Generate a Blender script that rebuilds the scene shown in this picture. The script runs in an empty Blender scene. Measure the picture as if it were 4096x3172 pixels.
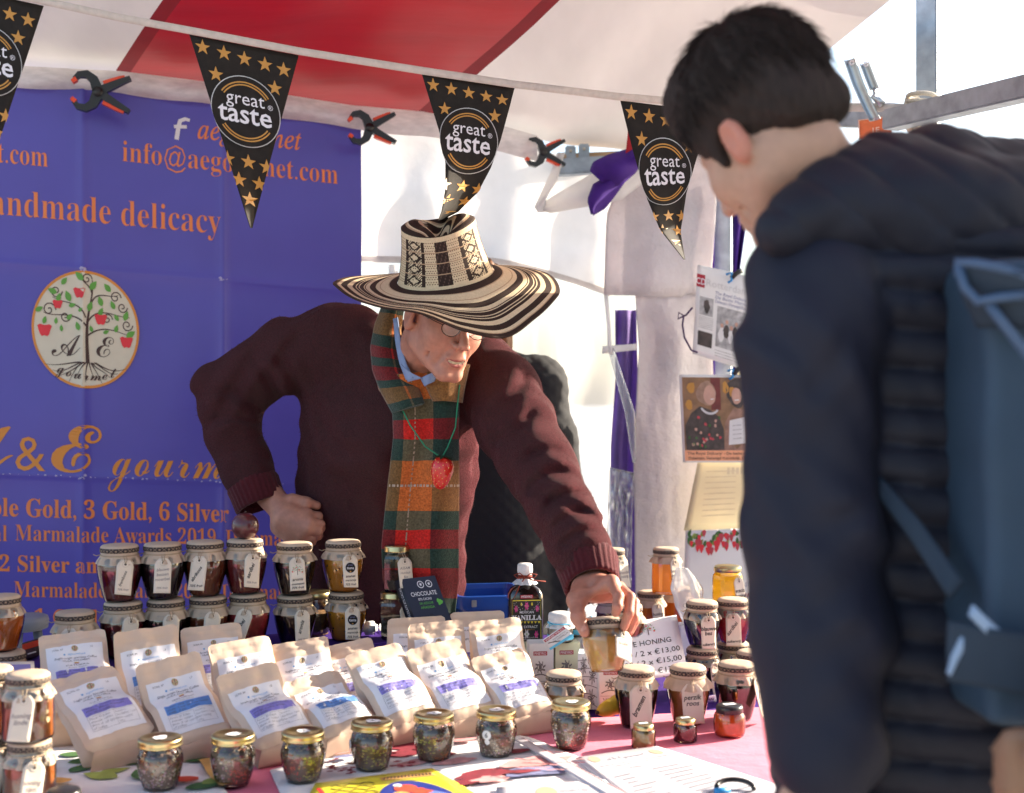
import bpy, bmesh, math, random
import numpy as np
from mathutils import Vector, Matrix, noise
from mathutils.geometry import tessellate_polygon

sc = bpy.context.scene
COL = sc.collection
R_ = math.radians
rnd = random.Random(7)

# ------------------------------------------------------------------ camera, sky, sun, exposure
FPX, CX, CY, CAMH = 5000.0, 2048.0, 1586.0, 1.36
cam = bpy.data.cameras.new('camera')
camo = bpy.data.objects.new('camera', cam)
COL.objects.link(camo)
camo.location = (0, 0, CAMH)
camo.rotation_euler = (R_(90), 0, 0)
cam.sensor_width = 36.0
cam.lens = FPX / 4096 * 36.0
cam.clip_start, cam.clip_end = 0.05, 500
cam.dof.use_dof = True
cam.dof.focus_distance = 2.72
cam.dof.aperture_fstop = 3.4
sc.camera = camo

SUN = Vector((.85, .40, .365)).normalized()
wd = bpy.data.worlds.new('World')
sc.world = wd
wd.use_nodes = True
nt = wd.node_tree
sky = nt.nodes.new('ShaderNodeTexSky')
sky.sky_type = 'NISHITA'
sky.sun_disc = False
sky.sun_elevation = math.asin(SUN.z)
sky.sun_rotation = math.atan2(SUN.x, SUN.y)
sky.air_density, sky.dust_density, sky.ozone_density = 1.0, 2.2, 1.0
nt.links.new(sky.outputs[0], nt.nodes['Background'].inputs[0])
nt.nodes['Background'].inputs[1].default_value = 0.10
sl = bpy.data.lights.new('sun', 'SUN')
sl.energy = 5.0
sl.angle = R_(0.5)
sl.color = (1.0, .87, .70)
so = bpy.data.objects.new('sun', sl)
COL.objects.link(so)
so.rotation_euler = (-SUN).to_track_quat('-Z', 'Y').to_euler()
so.location = (4, 3, 5)
sc.view_settings.view_transform = 'Standard'
sc.view_settings.look = 'None'
sc.view_settings.gamma = 1
sc.view_settings.exposure = 1.85
sc.cycles.max_bounces = 10
sc.cycles.transparent_max_bounces = 24
sc.cycles.transmission_bounces = 8
sc.cycles.diffuse_bounces = 5
sc.cycles.glossy_bounces = 4
sc.cycles.sample_clamp_indirect = 6.0
sc.cycles.caustics_reflective = False
sc.cycles.caustics_refractive = False
sc.cycles.use_denoising = True
sc.cycles.blur_glossy = 0.5

TZ = 0.71          # table height
SZ = 0.829         # height of the raised shelf


def P(px, py, Y):
    return Vector(((px - CX) / FPX * Y, Y, CAMH + (CY - py) / FPX * Y))


def onz(px, py, z=TZ):
    Y = (CAMH - z) * FPX / (py - CY)
    return Vector(((px - CX) / FPX * Y, Y, z))


# ------------------------------------------------------------------ materials
_M = {}


def L(r, g, b):
    """sRGB 0-255 to linear"""
    f = lambda c: (c / 255 / 12.92) if c <= 10 else ((c / 255 + .055) / 1.055) ** 2.4
    return (f(r), f(g), f(b))


def mat(name, col=(.5, .5, .5), rough=.6, metal=0, var=.12, vs=40, bump=0, bs=200, coat=0, sheen=0, lucent=0,
        attr=False, spec=.5, sss=0, wave=None, coords='Object', bdist=.001, stretch=(1, 1, 1)):
    if name in _M:
        return _M[name]
    m = bpy.data.materials.new(name)
    _M[name] = m
    m.use_nodes = True
    m.diffuse_color = (*col, 1)
    n, l = m.node_tree.nodes, m.node_tree.links
    b = n['Principled BSDF']
    out = n['Material Output']
    b.inputs['Roughness'].default_value = rough
    b.inputs['Metallic'].default_value = metal
    b.inputs['Coat Weight'].default_value = coat
    b.inputs['Coat Roughness'].default_value = .06
    b.inputs['Sheen Weight'].default_value = sheen
    b.inputs['Specular IOR Level'].default_value = spec
    if sss:
        b.inputs['Subsurface Weight'].default_value = sss
        b.inputs['Subsurface Radius'].default_value = (.012, .004, .002)
        b.inputs['Subsurface Scale'].default_value = 1
    tc = n.new('ShaderNodeTexCoord')
    mp = n.new('ShaderNodeMapping')
    mp.inputs['Scale'].default_value = stretch
    l.new(tc.outputs[coords], mp.inputs[0])
    base = None
    if attr:
        a = n.new('ShaderNodeAttribute')
        a.attribute_name = 'Col'
        base = a.outputs['Color']
    else:
        rgb = n.new('ShaderNodeRGB')
        rgb.outputs[0].default_value = (*col, 1)
        base = rgb.outputs[0]
    if var:
        nz = n.new('ShaderNodeTexNoise')
        nz.inputs['Scale'].default_value = vs
        nz.inputs['Detail'].default_value = 5
        l.new(mp.outputs[0], nz.inputs['Vector'])
        mr = n.new('ShaderNodeMapRange')
        mr.inputs[1].default_value, mr.inputs[2].default_value = .25, .75
        mr.inputs[3].default_value, mr.inputs[4].default_value = 1 - var, 1 + var
        l.new(nz.outputs[0], mr.inputs[0])
        mx = n.new('ShaderNodeVectorMath')
        mx.operation = 'SCALE'
        l.new(base, mx.inputs[0])
        l.new(mr.outputs[0], mx.inputs['Scale'])
        base = mx.outputs[0]
    l.new(base, b.inputs['Base Color'])
    nrm = None
    if bump:
        nb = n.new('ShaderNodeTexNoise')
        nb.inputs['Scale'].default_value = bs
        nb.inputs['Detail'].default_value = 4
        l.new(mp.outputs[0], nb.inputs['Vector'])
        h = nb.outputs[0]
        if wave:
            wv = n.new('ShaderNodeTexWave')
            wv.bands_direction = wave[0]
            wv.inputs['Scale'].default_value = wave[1]
            wv.inputs['Distortion'].default_value = wave[2]
            wv.inputs['Detail'].default_value = 2
            l.new(mp.outputs[0], wv.inputs['Vector'])
            ad = n.new('ShaderNodeMath')
            ad.operation = 'ADD'
            l.new(h, ad.inputs[0])
            l.new(wv.outputs[1], ad.inputs[1])
            h = ad.outputs[0]
        bp = n.new('ShaderNodeBump')
        bp.inputs['Strength'].default_value = bump
        bp.inputs['Distance'].default_value = bdist
        l.new(h, bp.inputs['Height'])
        nrm = bp.outputs[0]
        l.new(nrm, b.inputs['Normal'])
    if lucent:
        t = n.new('ShaderNodeBsdfTranslucent')
        l.new(base, t.inputs[0])
        if nrm:
            l.new(nrm, t.inputs['Normal'])
        mxs = n.new('ShaderNodeMixShader')
        mxs.inputs[0].default_value = lucent
        l.new(b.outputs[0], mxs.inputs[1])
        l.new(t.outputs[0], mxs.inputs[2])
        l.new(mxs.outputs[0], out.inputs[0])
    return m


def glassy(name, tint=(1, 1, 1), opacity=.04, rough=.02, boost=1.0, milky=0):
    """thin clear sheet or jar wall: see-through with Fresnel reflections"""
    if name in _M:
        return _M[name]
    m = bpy.data.materials.new(name)
    _M[name] = m
    m.use_nodes = True
    n, l = m.node_tree.nodes, m.node_tree.links
    for x in list(n):
        if x.type != 'OUTPUT_MATERIAL':
            n.remove(x)
    out = [x for x in n if x.type == 'OUTPUT_MATERIAL'][0]
    tr = n.new('ShaderNodeBsdfTransparent')
    tr.inputs[0].default_value = (*tint, 1)
    gl = n.new('ShaderNodeBsdfGlossy')
    gl.inputs['Roughness'].default_value = rough
    fr = n.new('ShaderNodeFresnel')
    fr.inputs[0].default_value = 1.5
    mu = n.new('ShaderNodeMath')
    mu.operation = 'MULTIPLY_ADD'
    mu.inputs[1].default_value = boost
    mu.inputs[2].default_value = opacity
    mu.use_clamp = True
    l.new(fr.outputs[0], mu.inputs[0])
    mx = n.new('ShaderNodeMixShader')
    l.new(mu.outputs[0], mx.inputs[0])
    l.new(tr.outputs[0], mx.inputs[1])
    l.new(gl.outputs[0], mx.inputs[2])
    last = mx.outputs[0]
    if milky:
        tl = n.new('ShaderNodeBsdfTranslucent')
        tl.inputs[0].default_value = (.9, .9, .92, 1)
        m2 = n.new('ShaderNodeMixShader')
        m2.inputs[0].default_value = milky
        l.new(last, m2.inputs[1])
        l.new(tl.outputs[0], m2.inputs[2])
        last = m2.outputs[0]
    l.new(last, out.inputs[0])
    return m


# ------------------------------------------------------------------ mesh builder
class MB:
    def __init__(s):
        s.v, s.f, s.m, s.c, s.sm, s.mats = [], [], [], [], [], []

    def mi(s, m):
        if m not in s.mats:
            s.mats.append(m)
        return s.mats.index(m)

    def add(s, vs, fs, m, smooth=True, col=None, M=None):
        o = len(s.v)
        if M is not None:
            vs = [M @ Vector(v) for v in vs]
        s.v.extend([tuple(v) for v in vs])
        k = s.mi(m)
        for i, f in enumerate(fs):
            s.f.append([a + o for a in f])
            s.m.append(k)
            s.sm.append(smooth)
            s.c.append(col[i] if isinstance(col, list) else col)

    def box(s, c, d, m, M=None, bev=.0, smooth=False):
        x, y, z = d[0] / 2, d[1] / 2, d[2] / 2
        if bev <= 0:
            vs = [(c[0] + i * x, c[1] + j * y, c[2] + k * z) for i in (-1, 1) for j in (-1, 1) for k in (-1, 1)]
            fs = [(0, 1, 3, 2), (4, 6, 7, 5), (0, 4, 5, 1), (2, 3, 7, 6), (0, 2, 6, 4), (1, 5, 7, 3)]
            s.add(vs, fs, m, smooth, M=M)
            return
        bm = bmesh.new()
        bmesh.ops.create_cube(bm, size=1)
        for v in bm.verts:
            v.co = Vector((v.co.x * d[0] + c[0], v.co.y * d[1] + c[1], v.co.z * d[2] + c[2]))
        bmesh.ops.bevel(bm, geom=list(bm.edges), offset=bev, segments=2, affect='EDGES')
        bm.verts.index_update()
        s.add([v.co.copy() for v in bm.verts], [[v.index for v in f.verts] for f in bm.faces], m, smooth, M=M)
        bm.free()

    def grid(s, fn, nu, nv, m, smooth=True, col=None, closed_u=False, flip=False):
        """fn(u,v) u,v in 0..1; col(i,j) per face"""
        nn = nu if closed_u else nu + 1
        vs = [fn(i / nu, j / nv) for j in range(nv + 1) for i in range(nn)]
        fs, cs = [], []
        for j in range(nv):
            for i in range(nu):
                a, b = j * nn + i, j * nn + (i + 1) % nn
                q = (a, b, b + nn, a + nn)
                fs.append(q[::-1] if flip else q)
                cs.append(col(i, j) if col else None)
        s.add(vs, fs, m, smooth, cs if col else None)

    def slab(s, fn, nu, nv, m, th, smooth=True, col=None, back=None):
        """a sheet with real thickness: fn surface and a copy pushed by -normal*th, rim closed"""
        g = [[Vector(fn(i / nu, j / nv)) for i in range(nu + 1)] for j in range(nv + 1)]
        nrm = []
        for j in range(nv + 1):
            r = []
            for i in range(nu + 1):
                du = g[j][min(i + 1, nu)] - g[j][max(i - 1, 0)]
                dv = g[min(j + 1, nv)][i] - g[max(j - 1, 0)][i]
                n_ = du.cross(dv)
                r.append(n_.normalized() if n_.length > 1e-12 else Vector((0, 0, 1)))
            nrm.append(r)
        nn = nu + 1
        top = [g[j][i] for j in range(nv + 1) for i in range(nn)]
        bot = [g[j][i] - nrm[j][i] * th for j in range(nv + 1) for i in range(nn)]
        N = len(top)
        fs, cs, fb, cb = [], [], [], []
        for j in range(nv):
            for i in range(nu):
                a = j * nn + i
                fs.append((a, a + 1, a + 1 + nn, a + nn))
                fb.append((N + a, N + a + nn, N + a + 1 + nn, N + a + 1))
                cs.append(col(i, j) if col else None)
        rim = []
        edge = [i for i in range(nn)] + [j * nn + nu for j in range(1, nv + 1)] + [nv * nn + i for i in range(nu - 1, -1, -1)] + [j * nn for j in range(nv - 1, 0, -1)]
        for a, b in zip(edge, edge[1:] + edge[:1]):
            rim.append((b, a, N + a, N + b))
        c2 = list(cs) if col else None
        s.add(top + bot, fs, m, smooth, c2)
        o = len(s.v) - 2 * N
        for lst in (fb, rim):
            k = s.mi(back or m)
            for q, f in enumerate(lst):
                s.f.append([x + o for x in f])
                s.m.append(k)
                s.sm.append(smooth and lst is fb)
                s.c.append((cs[q] if lst is fb else cs[0]) if col else None)

    def lathe(s, prof, m, seg=32, c=(0, 0, 0), smooth=True, wob=None, M=None, ang0=0):
        vs = []
        for (r, z) in prof:
            for k in range(seg):
                a = ang0 + 2 * math.pi * k / seg
                rr = r * (wob(a, z) if wob else 1)
                vs.append((c[0] + rr * math.cos(a), c[1] + rr * math.sin(a), c[2] + z))
        fs = [(j * seg + k, j * seg + (k + 1) % seg, (j + 1) * seg + (k + 1) % seg, (j + 1) * seg + k)
              for j in range(len(prof) - 1) for k in range(seg)]
        s.add(vs, fs, m, smooth, M=M)

    def tube(s, pts, r, m, seg=8, smooth=True, cap=True, rf=None):
        pts = [Vector(p) for p in pts]
        n = len(pts)
        vs = []
        up = Vector((0, 0, 1))
        prev = None
        for i, p in enumerate(pts):
            t = (pts[min(i + 1, n - 1)] - pts[max(i - 1, 0)]).normalized()
            if prev is None:
                a = t.cross(up)
                if a.length < .1:
                    a = t.cross(Vector((1, 0, 0)))
            else:
                a = prev - t * prev.dot(t)
            a.normalize()
            prev = a
            b = t.cross(a)
            rr = rf(i / (n - 1)) * r if rf else r
            for k in range(seg):
                q = 2 * math.pi * k / seg
                vs.append(p + (a * math.cos(q) + b * math.sin(q)) * rr)
        fs = [(j * seg + k, j * seg + (k + 1) % seg, (j + 1) * seg + (k + 1) % seg, (j + 1) * seg + k)
              for j in range(n - 1) for k in range(seg)]
        if cap:
            fs += [tuple(range(seg))[::-1], tuple((n - 1) * seg + k for k in range(seg))]
        s.add(vs, fs, m, smooth)

    def poly(s, pts2, fn, m, col=None):
        """filled flat outline: 2D points through fn(x,y)->3D"""
        tr = tessellate_polygon([[Vector((p[0], p[1], 0)) for p in pts2]])
        s.add([fn(p[0], p[1]) for p in pts2], fix2(pts2, tr), m, False, col)

    def disc(s, cx, cy, r, fn, m, rings=6, seg=40, ry=None):
        ry = ry or r
        vs = [fn(cx, cy)]
        for j in range(1, rings + 1):
            for k in range(seg):
                a = 2 * math.pi * k / seg
                vs.append(fn(cx + r * j / rings * math.cos(a), cy + ry * j / rings * math.sin(a)))
        fs = [(0, 1 + k, 1 + (k + 1) % seg) for k in range(seg)]
        fs += [(1 + (j - 1) * seg + k, 1 + j * seg + k, 1 + j * seg + (k + 1) % seg, 1 + (j - 1) * seg + (k + 1) % seg) for j in range(1, rings) for k in range(seg)]
        s.add(vs, fs, m, False)

    def rect(s, x0, y0, x1, y1, fn, m, nx=6, ny=6):
        s.grid(lambda u, v: fn(x0 + (x1 - x0) * u, y0 + (y1 - y0) * v), nx, ny, m, False)

    def prism(s, pts3a, pts3b, m, smooth=False):
        n = len(pts3a)
        c = sum((Vector(p) for p in pts3a), Vector()) / n
        vs = [tuple(p) for p in pts3a] + [tuple(p) for p in pts3b]
        fs = [tuple(range(n)), tuple(range(2 * n - 1, n - 1, -1))]
        fs += [((i + 1) % n, i, n + i, n + (i + 1) % n) for i in range(n)]
        s.add(vs, fs, m, smooth)

    def stroke(s, pts2, w, fn, m, taper=True):
        """2D ribbon along a polyline, width w (number or list)"""
        n = len(pts2)
        ps = [Vector((p[0], p[1])) for p in pts2]
        vs = []
        for i, p in enumerate(ps):
            t = ps[min(i + 1, n - 1)] - ps[max(i - 1, 0)]
            t = t.normalized() if t.length > 0 else Vector((1, 0))
            nn = Vector((-t.y, t.x))
            ww = w[i] if isinstance(w, (list, tuple)) else w
            for sg in (-.5, .5):
                q = p + nn * ww * sg
                vs.append(fn(q.x, q.y))
        s.add(vs, [(2 * i + 1, 2 * i, 2 * i + 2, 2 * i + 3) for i in range(n - 1)], m, False)

    def text(s, body, fn, x, y, size, m, style=None, align='c', off=0, shear=0, maxlen=None, width=None, rot=0):
        vs, fs = glyphs(body, style, off, shear)
        if not fs:
            return
        xs = [v[0] for v in vs]
        x0, x1 = min(xs), max(xs)
        sx = size if width is None else width / (x1 - x0)
        dx = {'c': -(x0 + x1) / 2, 'l': -x0, 'r': -x1}[align]
        pts = [((v[0] + dx) * sx, v[1] * size) for v in vs]
        if rot:
            c_, s_ = math.cos(rot), math.sin(rot)
            pts = [(p[0] * c_ - p[1] * s_, p[0] * s_ + p[1] * c_) for p in pts]
        if maxlen:
            bm = bmesh.new()
            bv = [bm.verts.new((p[0], p[1], 0)) for p in pts]
            for f in fs:
                try:
                    bm.faces.new([bv[i] for i in f])
                except ValueError:
                    pass
            for _ in range(3):
                es = [e for e in bm.edges if e.calc_length() > maxlen]
                if not es:
                    break
                bmesh.ops.subdivide_edges(bm, edges=es, cuts=1)
            bmesh.ops.triangulate(bm, faces=list(bm.faces))
            bm.verts.index_update()
            pts = [(v.co.x, v.co.y) for v in bm.verts]
            fs = [[v.index for v in f.verts] for f in bm.faces]
            bm.free()
        s.add([fn(p[0] + x, p[1] + y) for p in pts], fs, m, False)

    def build(s, name, parent=None, origin=None, label=None, cat=None, group=None, kind=None):
        me = bpy.data.meshes.new(name)
        vs = s.v
        inv = None
        if parent is not None:
            r = parent
            while r.parent:
                r = r.parent
            if not r.get('_local'):
                inv = r.matrix_basis.inverted()
        if inv is not None:
            vs = [tuple(inv @ Vector(v)) for v in vs]
        elif origin is not None:
            o_ = Vector(origin)
            vs = [tuple(Vector(v) - o_) for v in vs]
        me.from_pydata(vs, [], s.f)
        me.polygons.foreach_set('material_index', s.m)
        me.polygons.foreach_set('use_smooth', s.sm)
        for m in s.mats:
            me.materials.append(m)
        if any(c is not None for c in s.c):
            at = me.color_attributes.new('Col', 'FLOAT_COLOR', 'CORNER')
            arr = []
            for p, c in zip(me.polygons, s.c):
                arr.extend([*(c or (.5, .5, .5)), 1.0] * p.loop_total)
            at.data.foreach_set('color', arr)
        me.update()
        ob = bpy.data.objects.new(name, me)
        COL.objects.link(ob)
        if parent is not None:
            ob.parent = parent
        elif origin is not None:
            ob.location = origin
        tag(ob, label, cat, group, kind)
        return ob


def fix2(p2, tris):
    out = []
    for t in tris:
        a, b, c = (p2[i] for i in t)
        ar = (b[0] - a[0]) * (c[1] - a[1]) - (b[1] - a[1]) * (c[0] - a[0])
        out.append(tuple(t) if ar > 0 else tuple(t)[::-1])
    return out


def tag(o, label=None, cat=None, group=None, kind=None):
    for k, v in (('label', label), ('category', cat), ('group', group), ('kind', kind)):
        if v:
            o[k] = v
    return o


def thing(name, label, cat, loc=(0, 0, 0), rot=None, group=None, local=False, M=None):
    o = bpy.data.objects.new(name, None)
    COL.objects.link(o)
    o.empty_display_size = .05
    if M is not None:
        o.matrix_basis = M
    else:
        o.location = loc
        if rot:
            o.rotation_euler = rot
    if local:
        o['_local'] = 1
    return tag(o, label, cat, group)


_G = {}


def glyphs(s, style, off, shear):
    key = (s, style, off, shear)
    if key in _G:
        return _G[key]
    if style:
        A, a, d = {'bold': (0x1D400, 0x1D41A, 0x1D7CE), 'it': (0x1D434, 0x1D44E, 0), 'bs': (0x1D4D0, 0x1D4EA, 0),
                   'bi': (0x1D468, 0x1D482, 0x1D7CE)}[style]
        t = ''
        for c in s:
            if 'A' <= c <= 'Z':
                t += chr(A + ord(c) - 65)
            elif 'a' <= c <= 'z':
                t += '\u210e' if (style == 'it' and c == 'h') else chr(a + ord(c) - 97)
            elif c.isdigit() and d:
                t += chr(d + int(c))
            else:
                t += c
        s = t
    cu = bpy.data.curves.new('t', 'FONT')
    cu.body = s
    cu.size = 1
    cu.offset = off
    cu.shear = shear
    cu.resolution_u = 2
    ob = bpy.data.objects.new('t', cu)
    me = bpy.data.meshes.new_from_object(ob)
    vs = [(v.co.x, v.co.y) for v in me.vertices]
    fs = fix2(vs, [tuple(p.vertices) for p in me.polygons])
    bpy.data.objects.remove(ob)
    bpy.data.curves.remove(cu)
    bpy.data.meshes.remove(me)
    _G[key] = (vs, fs)
    return _G[key]


def circ(cx, cy, r, n=32, ry=None, rot=0):
    ry = ry or r
    o = []
    for k in range(n):
        a = 2 * math.pi * k / n
        x, y = r * math.cos(a), ry * math.sin(a)
        o.append((cx + x * math.cos(rot) - y * math.sin(rot), cy + x * math.sin(rot) + y * math.cos(rot)))
    return o


def arc(cx, cy, r, a0, a1, n=20):
    return [(cx + r * math.cos(R_(a0 + (a1 - a0) * k / n)), cy + r * math.sin(R_(a0 + (a1 - a0) * k / n))) for k in range(n + 1)]


def bez(p, n=14):
    o = []
    for k in range(n + 1):
        t = k / n
        q = [Vector(a) for a in p]
        while len(q) > 1:
            q = [q[i] * (1 - t) + q[i + 1] * t for i in range(len(q) - 1)]
        o.append(tuple(q[0]))
    return o


def star(cx, cy, r, rot=0):
    return [(cx + (r if k % 2 == 0 else r * .4) * math.sin(rot + k * math.pi / 5), cy + (r if k % 2 == 0 else r * .4) * math.cos(rot + k * math.pi / 5)) for k in range(10)]


def nz(x, y=0, z=0):
    return noise.noise(Vector((x, y, z)))


def frame(o, x, y):
    """right-handed matrix with x axis along x, y made perpendicular"""
    x = Vector(x).normalized()
    z = x.cross(Vector(y)).normalized()
    y = z.cross(x)
    m = Matrix((x, y, z)).transposed().to_4x4()
    m.translation = Vector(o)
    return m


# ------------------------------------------------------------------ SDF modelling (bodies, clothes, fruit)
def vlen(a):
    return np.sqrt((a * a).sum(-1))


def sm(a, b, k):
    h = np.clip(.5 + .5 * (b - a) / k, 0, 1)
    return b + (a - b) * h - k * h * (1 - h)


def sub(a, b, k):
    """a minus b, smooth"""
    return -sm(-a, b, k)


def cone(p, a, b, r1, r2):
    a, b = np.asarray(a, np.float32), np.asarray(b, np.float32)
    ba = b - a
    h = np.clip(((p - a) @ ba) / max(float(ba @ ba), 1e-9), 0, 1)
    return vlen(p - a - h[:, None] * ba) - (r1 + (r2 - r1) * h)


def ell(p, c, r, M=None):
    q = p - np.asarray(c, np.float32)
    if M is not None:
        q = q @ np.asarray(M, np.float32)
    r = np.asarray(r, np.float32)
    k0 = vlen(q / r)
    k1 = vlen(q / (r * r)) + 1e-9
    return k0 * (k0 - 1) / k1


def chain(p, pts, k=.02):
    """pts: list of (xyz, r); smooth chain of cones"""
    d = None
    for (a, ra), (b, rb) in zip(pts[:-1], pts[1:]):
        c = cone(p, a, b, ra, rb)
        d = c if d is None else sm(d, c, k)
    return d


def surfnet(f, lo, hi, vox, B=12, margin=1.6):
    """sparse surface nets of f(points)->distance; returns verts, quads"""
    lo = np.asarray(lo, np.float64)
    nb = np.ceil((np.asarray(hi) - lo) / (vox * B)).astype(int)
    ii = np.stack(np.meshgrid(*[np.arange(n) for n in nb], indexing='ij'), -1).reshape(-1, 3)
    cen = (lo + (ii + .5) * B * vox).astype(np.float32)
    d = np.concatenate([f(c) for c in np.array_split(cen, max(1, len(cen) // 200000))])
    act = ii[np.abs(d) < .87 * B * vox * margin]
    loc = np.stack(np.meshgrid(*[np.arange(B + 1)] * 3, indexing='ij'), -1).reshape(-1, 3)
    n1 = B + 1
    DIM = (nb * B + 2).astype(np.int64)
    key = lambda g: (g[..., 0] * DIM[1] + g[..., 1]) * DIM[2] + g[..., 2]
    cellk, cellv, edges = [], [], []
    offs = np.array([(a, b, c) for a in (0, 1) for b in (0, 1) for c in (0, 1)])
    ed = [(i, j) for i in range(8) for j in range(i + 1, 8) if np.abs(offs[i] - offs[j]).sum() == 1]
    for chunk in np.array_split(act, max(1, len(act) // 60)):
        if not len(chunk):
            continue
        g = chunk[:, None, :] * B + loc[None]
        v = f((lo + g.reshape(-1, 3) * vox).astype(np.float32)).reshape(len(chunk), n1, n1, n1)
        co = np.stack([v[:, a:a + B, b:b + B, c:c + B] for a, b, c in offs], -1)
        s = co < 0
        cnt = s.sum(-1)
        mk = (cnt > 0) & (cnt < 8)
        idx = np.argwhere(mk)
        if not len(idx):
            continue
        cv = co[mk]
        acc = np.zeros((len(cv), 3))
        num = np.zeros(len(cv))
        for i, j in ed:
            cr = (cv[:, i] < 0) != (cv[:, j] < 0)
            t = cv[:, i] / np.where(cr, cv[:, i] - cv[:, j], 1)
            pt = offs[i] + t[:, None] * (offs[j] - offs[i])
            acc += np.where(cr[:, None], pt, 0)
            num += cr
        gc = chunk[idx[:, 0]] * B + idx[:, 1:]
        cellk.append(key(gc))
        cellv.append(lo + (gc + acc / num[:, None]) * vox)
        for ax in range(3):
            o1 = 4 >> ax
            cr = (cv[:, 0] < 0) != (cv[:, o1] < 0)
            edges.append((ax, gc[cr], cv[cr, 0] < 0))
    k = np.concatenate(cellk)
    vv = np.concatenate(cellv)
    order = np.argsort(k)
    k, vv = k[order], vv[order]
    quads = []
    E3 = np.eye(3, dtype=int)
    for ax, gc, inside in edges:
        b, c = E3[(ax + 1) % 3], E3[(ax + 2) % 3]
        q = []
        ok = np.ones(len(gc), bool)
        for o in (0 * b, -b, -b - c, -c):
            kk = key(gc + o)
            pos = np.clip(np.searchsorted(k, kk), 0, len(k) - 1)
            ok &= k[pos] == kk
            q.append(pos)
        q = np.stack(q, -1)
        q = np.where(inside[:, None], q, q[:, ::-1])
        quads.append(q[ok])
    return vv, np.concatenate(quads)


def sdf_obj(name, f, lo, hi, vox, mats, pick=None, parent=None, label=None, cat=None, origin=None, relax=1, margin=1.6, colf=None):
    v, q = surfnet(f, lo, hi, vox, margin=margin)
    for _ in range(relax):
        acc = np.zeros_like(v)
        n = np.zeros(len(v))
        for a in range(4):
            for b_ in (1, 3):
                np.add.at(acc, q[:, a], v[q[:, (a + b_) % 4]])
                np.add.at(n, q[:, a], 1)
        v = .5 * v + .5 * acc / np.maximum(n, 1)[:, None]
    cen = v[q].mean(1)
    mi = pick(cen) if pick else np.zeros(len(q), int)
    me = bpy.data.meshes.new(name)
    off = np.zeros(3)
    loc = v
    if parent is not None:
        r = parent
        while r.parent:
            r = r.parent
        M = np.array(r.matrix_basis.inverted())
        loc = v @ M[:3, :3].T + M[:3, 3]
    elif origin is not None:
        loc = v - np.array(origin)
    me.vertices.add(len(v))
    me.vertices.foreach_set('co', loc.astype(np.float32).ravel())
    me.loops.add(len(q) * 4)
    me.polygons.add(len(q))
    me.loops.foreach_set('vertex_index', q.astype(np.int32).ravel())
    me.polygons.foreach_set('loop_start', np.arange(0, len(q) * 4, 4, dtype=np.int32))
    me.polygons.foreach_set('loop_total', np.full(len(q), 4, np.int32))
    for m in mats:
        me.materials.append(m)
    me.polygons.foreach_set('material_index', np.asarray(mi, np.int32))
    me.polygons.foreach_set('use_smooth', np.ones(len(q), bool))
    if colf is not None:
        at = me.color_attributes.new('Col', 'FLOAT_COLOR', 'POINT')
        c = colf(v)
        at.data.foreach_set('color', np.concatenate([c, np.ones((len(c), 1))], 1).astype(np.float32).ravel())
    me.update(calc_edges=True)
    me.validate()
    ob = bpy.data.objects.new(name, me)
    COL.objects.link(ob)
    if parent is not None:
        ob.parent = parent
    elif origin is not None:
        ob.location = origin
    tag(ob, label, cat)
    return ob

# ================================================================== the place: ground, stall frame, canopy, walls
W0, WS = 3.72, .30


def wallY(px, off=0.0):
    a = (px - CX) / FPX
    return (W0 + off + WS * .38) / (1 - WS * a)


def wp(px, py, off=0.0):
    return P(px, py, wallY(px, off))


m_pave = mat('paving', (.40, .39, .37), .9, var=.2, vs=3, bump=.4, bs=60)
mb = MB()
mb.grid(lambda u, v: (-120 + 240 * u, -60 + 240 * v, 0), 24, 24, m_pave)
mb.build('ground', kind='structure')

m_steel = mat('galvanised_steel', (.33, .37, .42), .45, .75, var=.25, vs=25, bump=.25, bs=60)
m_rope = mat('rope_fibre', (.55, .5, .42), .9, var=.25, vs=200)
fr = thing('stall_frame', 'galvanised square steel frame posts and rails holding up the striped stall', 'stall frame', (P(2890, 1586, 3.98).x, 3.98, 0))


def bar(mb, a, b, w, m, up=(0, 0, 1), h=None):
    a, b = Vector(a), Vector(b)
    t = (b - a)
    M = frame(a, t, up)
    Lh = t.length
    mb.box((Lh / 2, 0, 0), (Lh, h or w, w), m, M=M, bev=w * .08)


mb = MB()
cp = P(2890, 1586, 3.98)
bar(mb, (cp.x, cp.y, 0), (cp.x, cp.y, 2.13), .058, m_steel, (.3, 1, 0))
mb.build('post', fr)
mb = MB()
sp = P(3714, 1586, 3.3)
bar(mb, (sp.x, sp.y, 0), (sp.x, sp.y, 3.3), .054, m_steel, (.6, 1, 0))
mb.build('post', fr)
mb = MB()
a_, b_ = P(2960, 470, 4.0), P(3660, 482, 3.36)
bar(mb, a_, b_, .045, m_steel)
mb.build('rail', fr)
mb = MB()
bar(mb, P(3560, 482, 3.24), P(4500, 260, 2.5), .052, m_steel)
mb.build('rail', fr)
mb = MB()
bar(mb, P(2235, 652, 3.95), P(2870, 622, 4.0), .05, mat('plain_timber', (.42, .28, .16), .75, var=.3, vs=12, stretch=(1, 8, 8)))
mb.build('timber_rail', fr)
for px, py in ((2282, 620), (2336, 612)):
    mb = MB()
    mb.box((0, 0, 0), (.034, .006, .058), m_steel, M=Matrix.Translation(P(px, py, 3.93)), bev=.004)
    mb.box((0, -.005, .012), (.008, .006, .008), m_rope, M=Matrix.Translation(P(px, py, 3.93)))
    mb.build('bracket', fr)
mb = MB()
bar(mb, P(2230, 672, 3.9), P(2420, 660, 3.91), .05, m_steel)
mb.build('rail', fr)
mb = MB()
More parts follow.
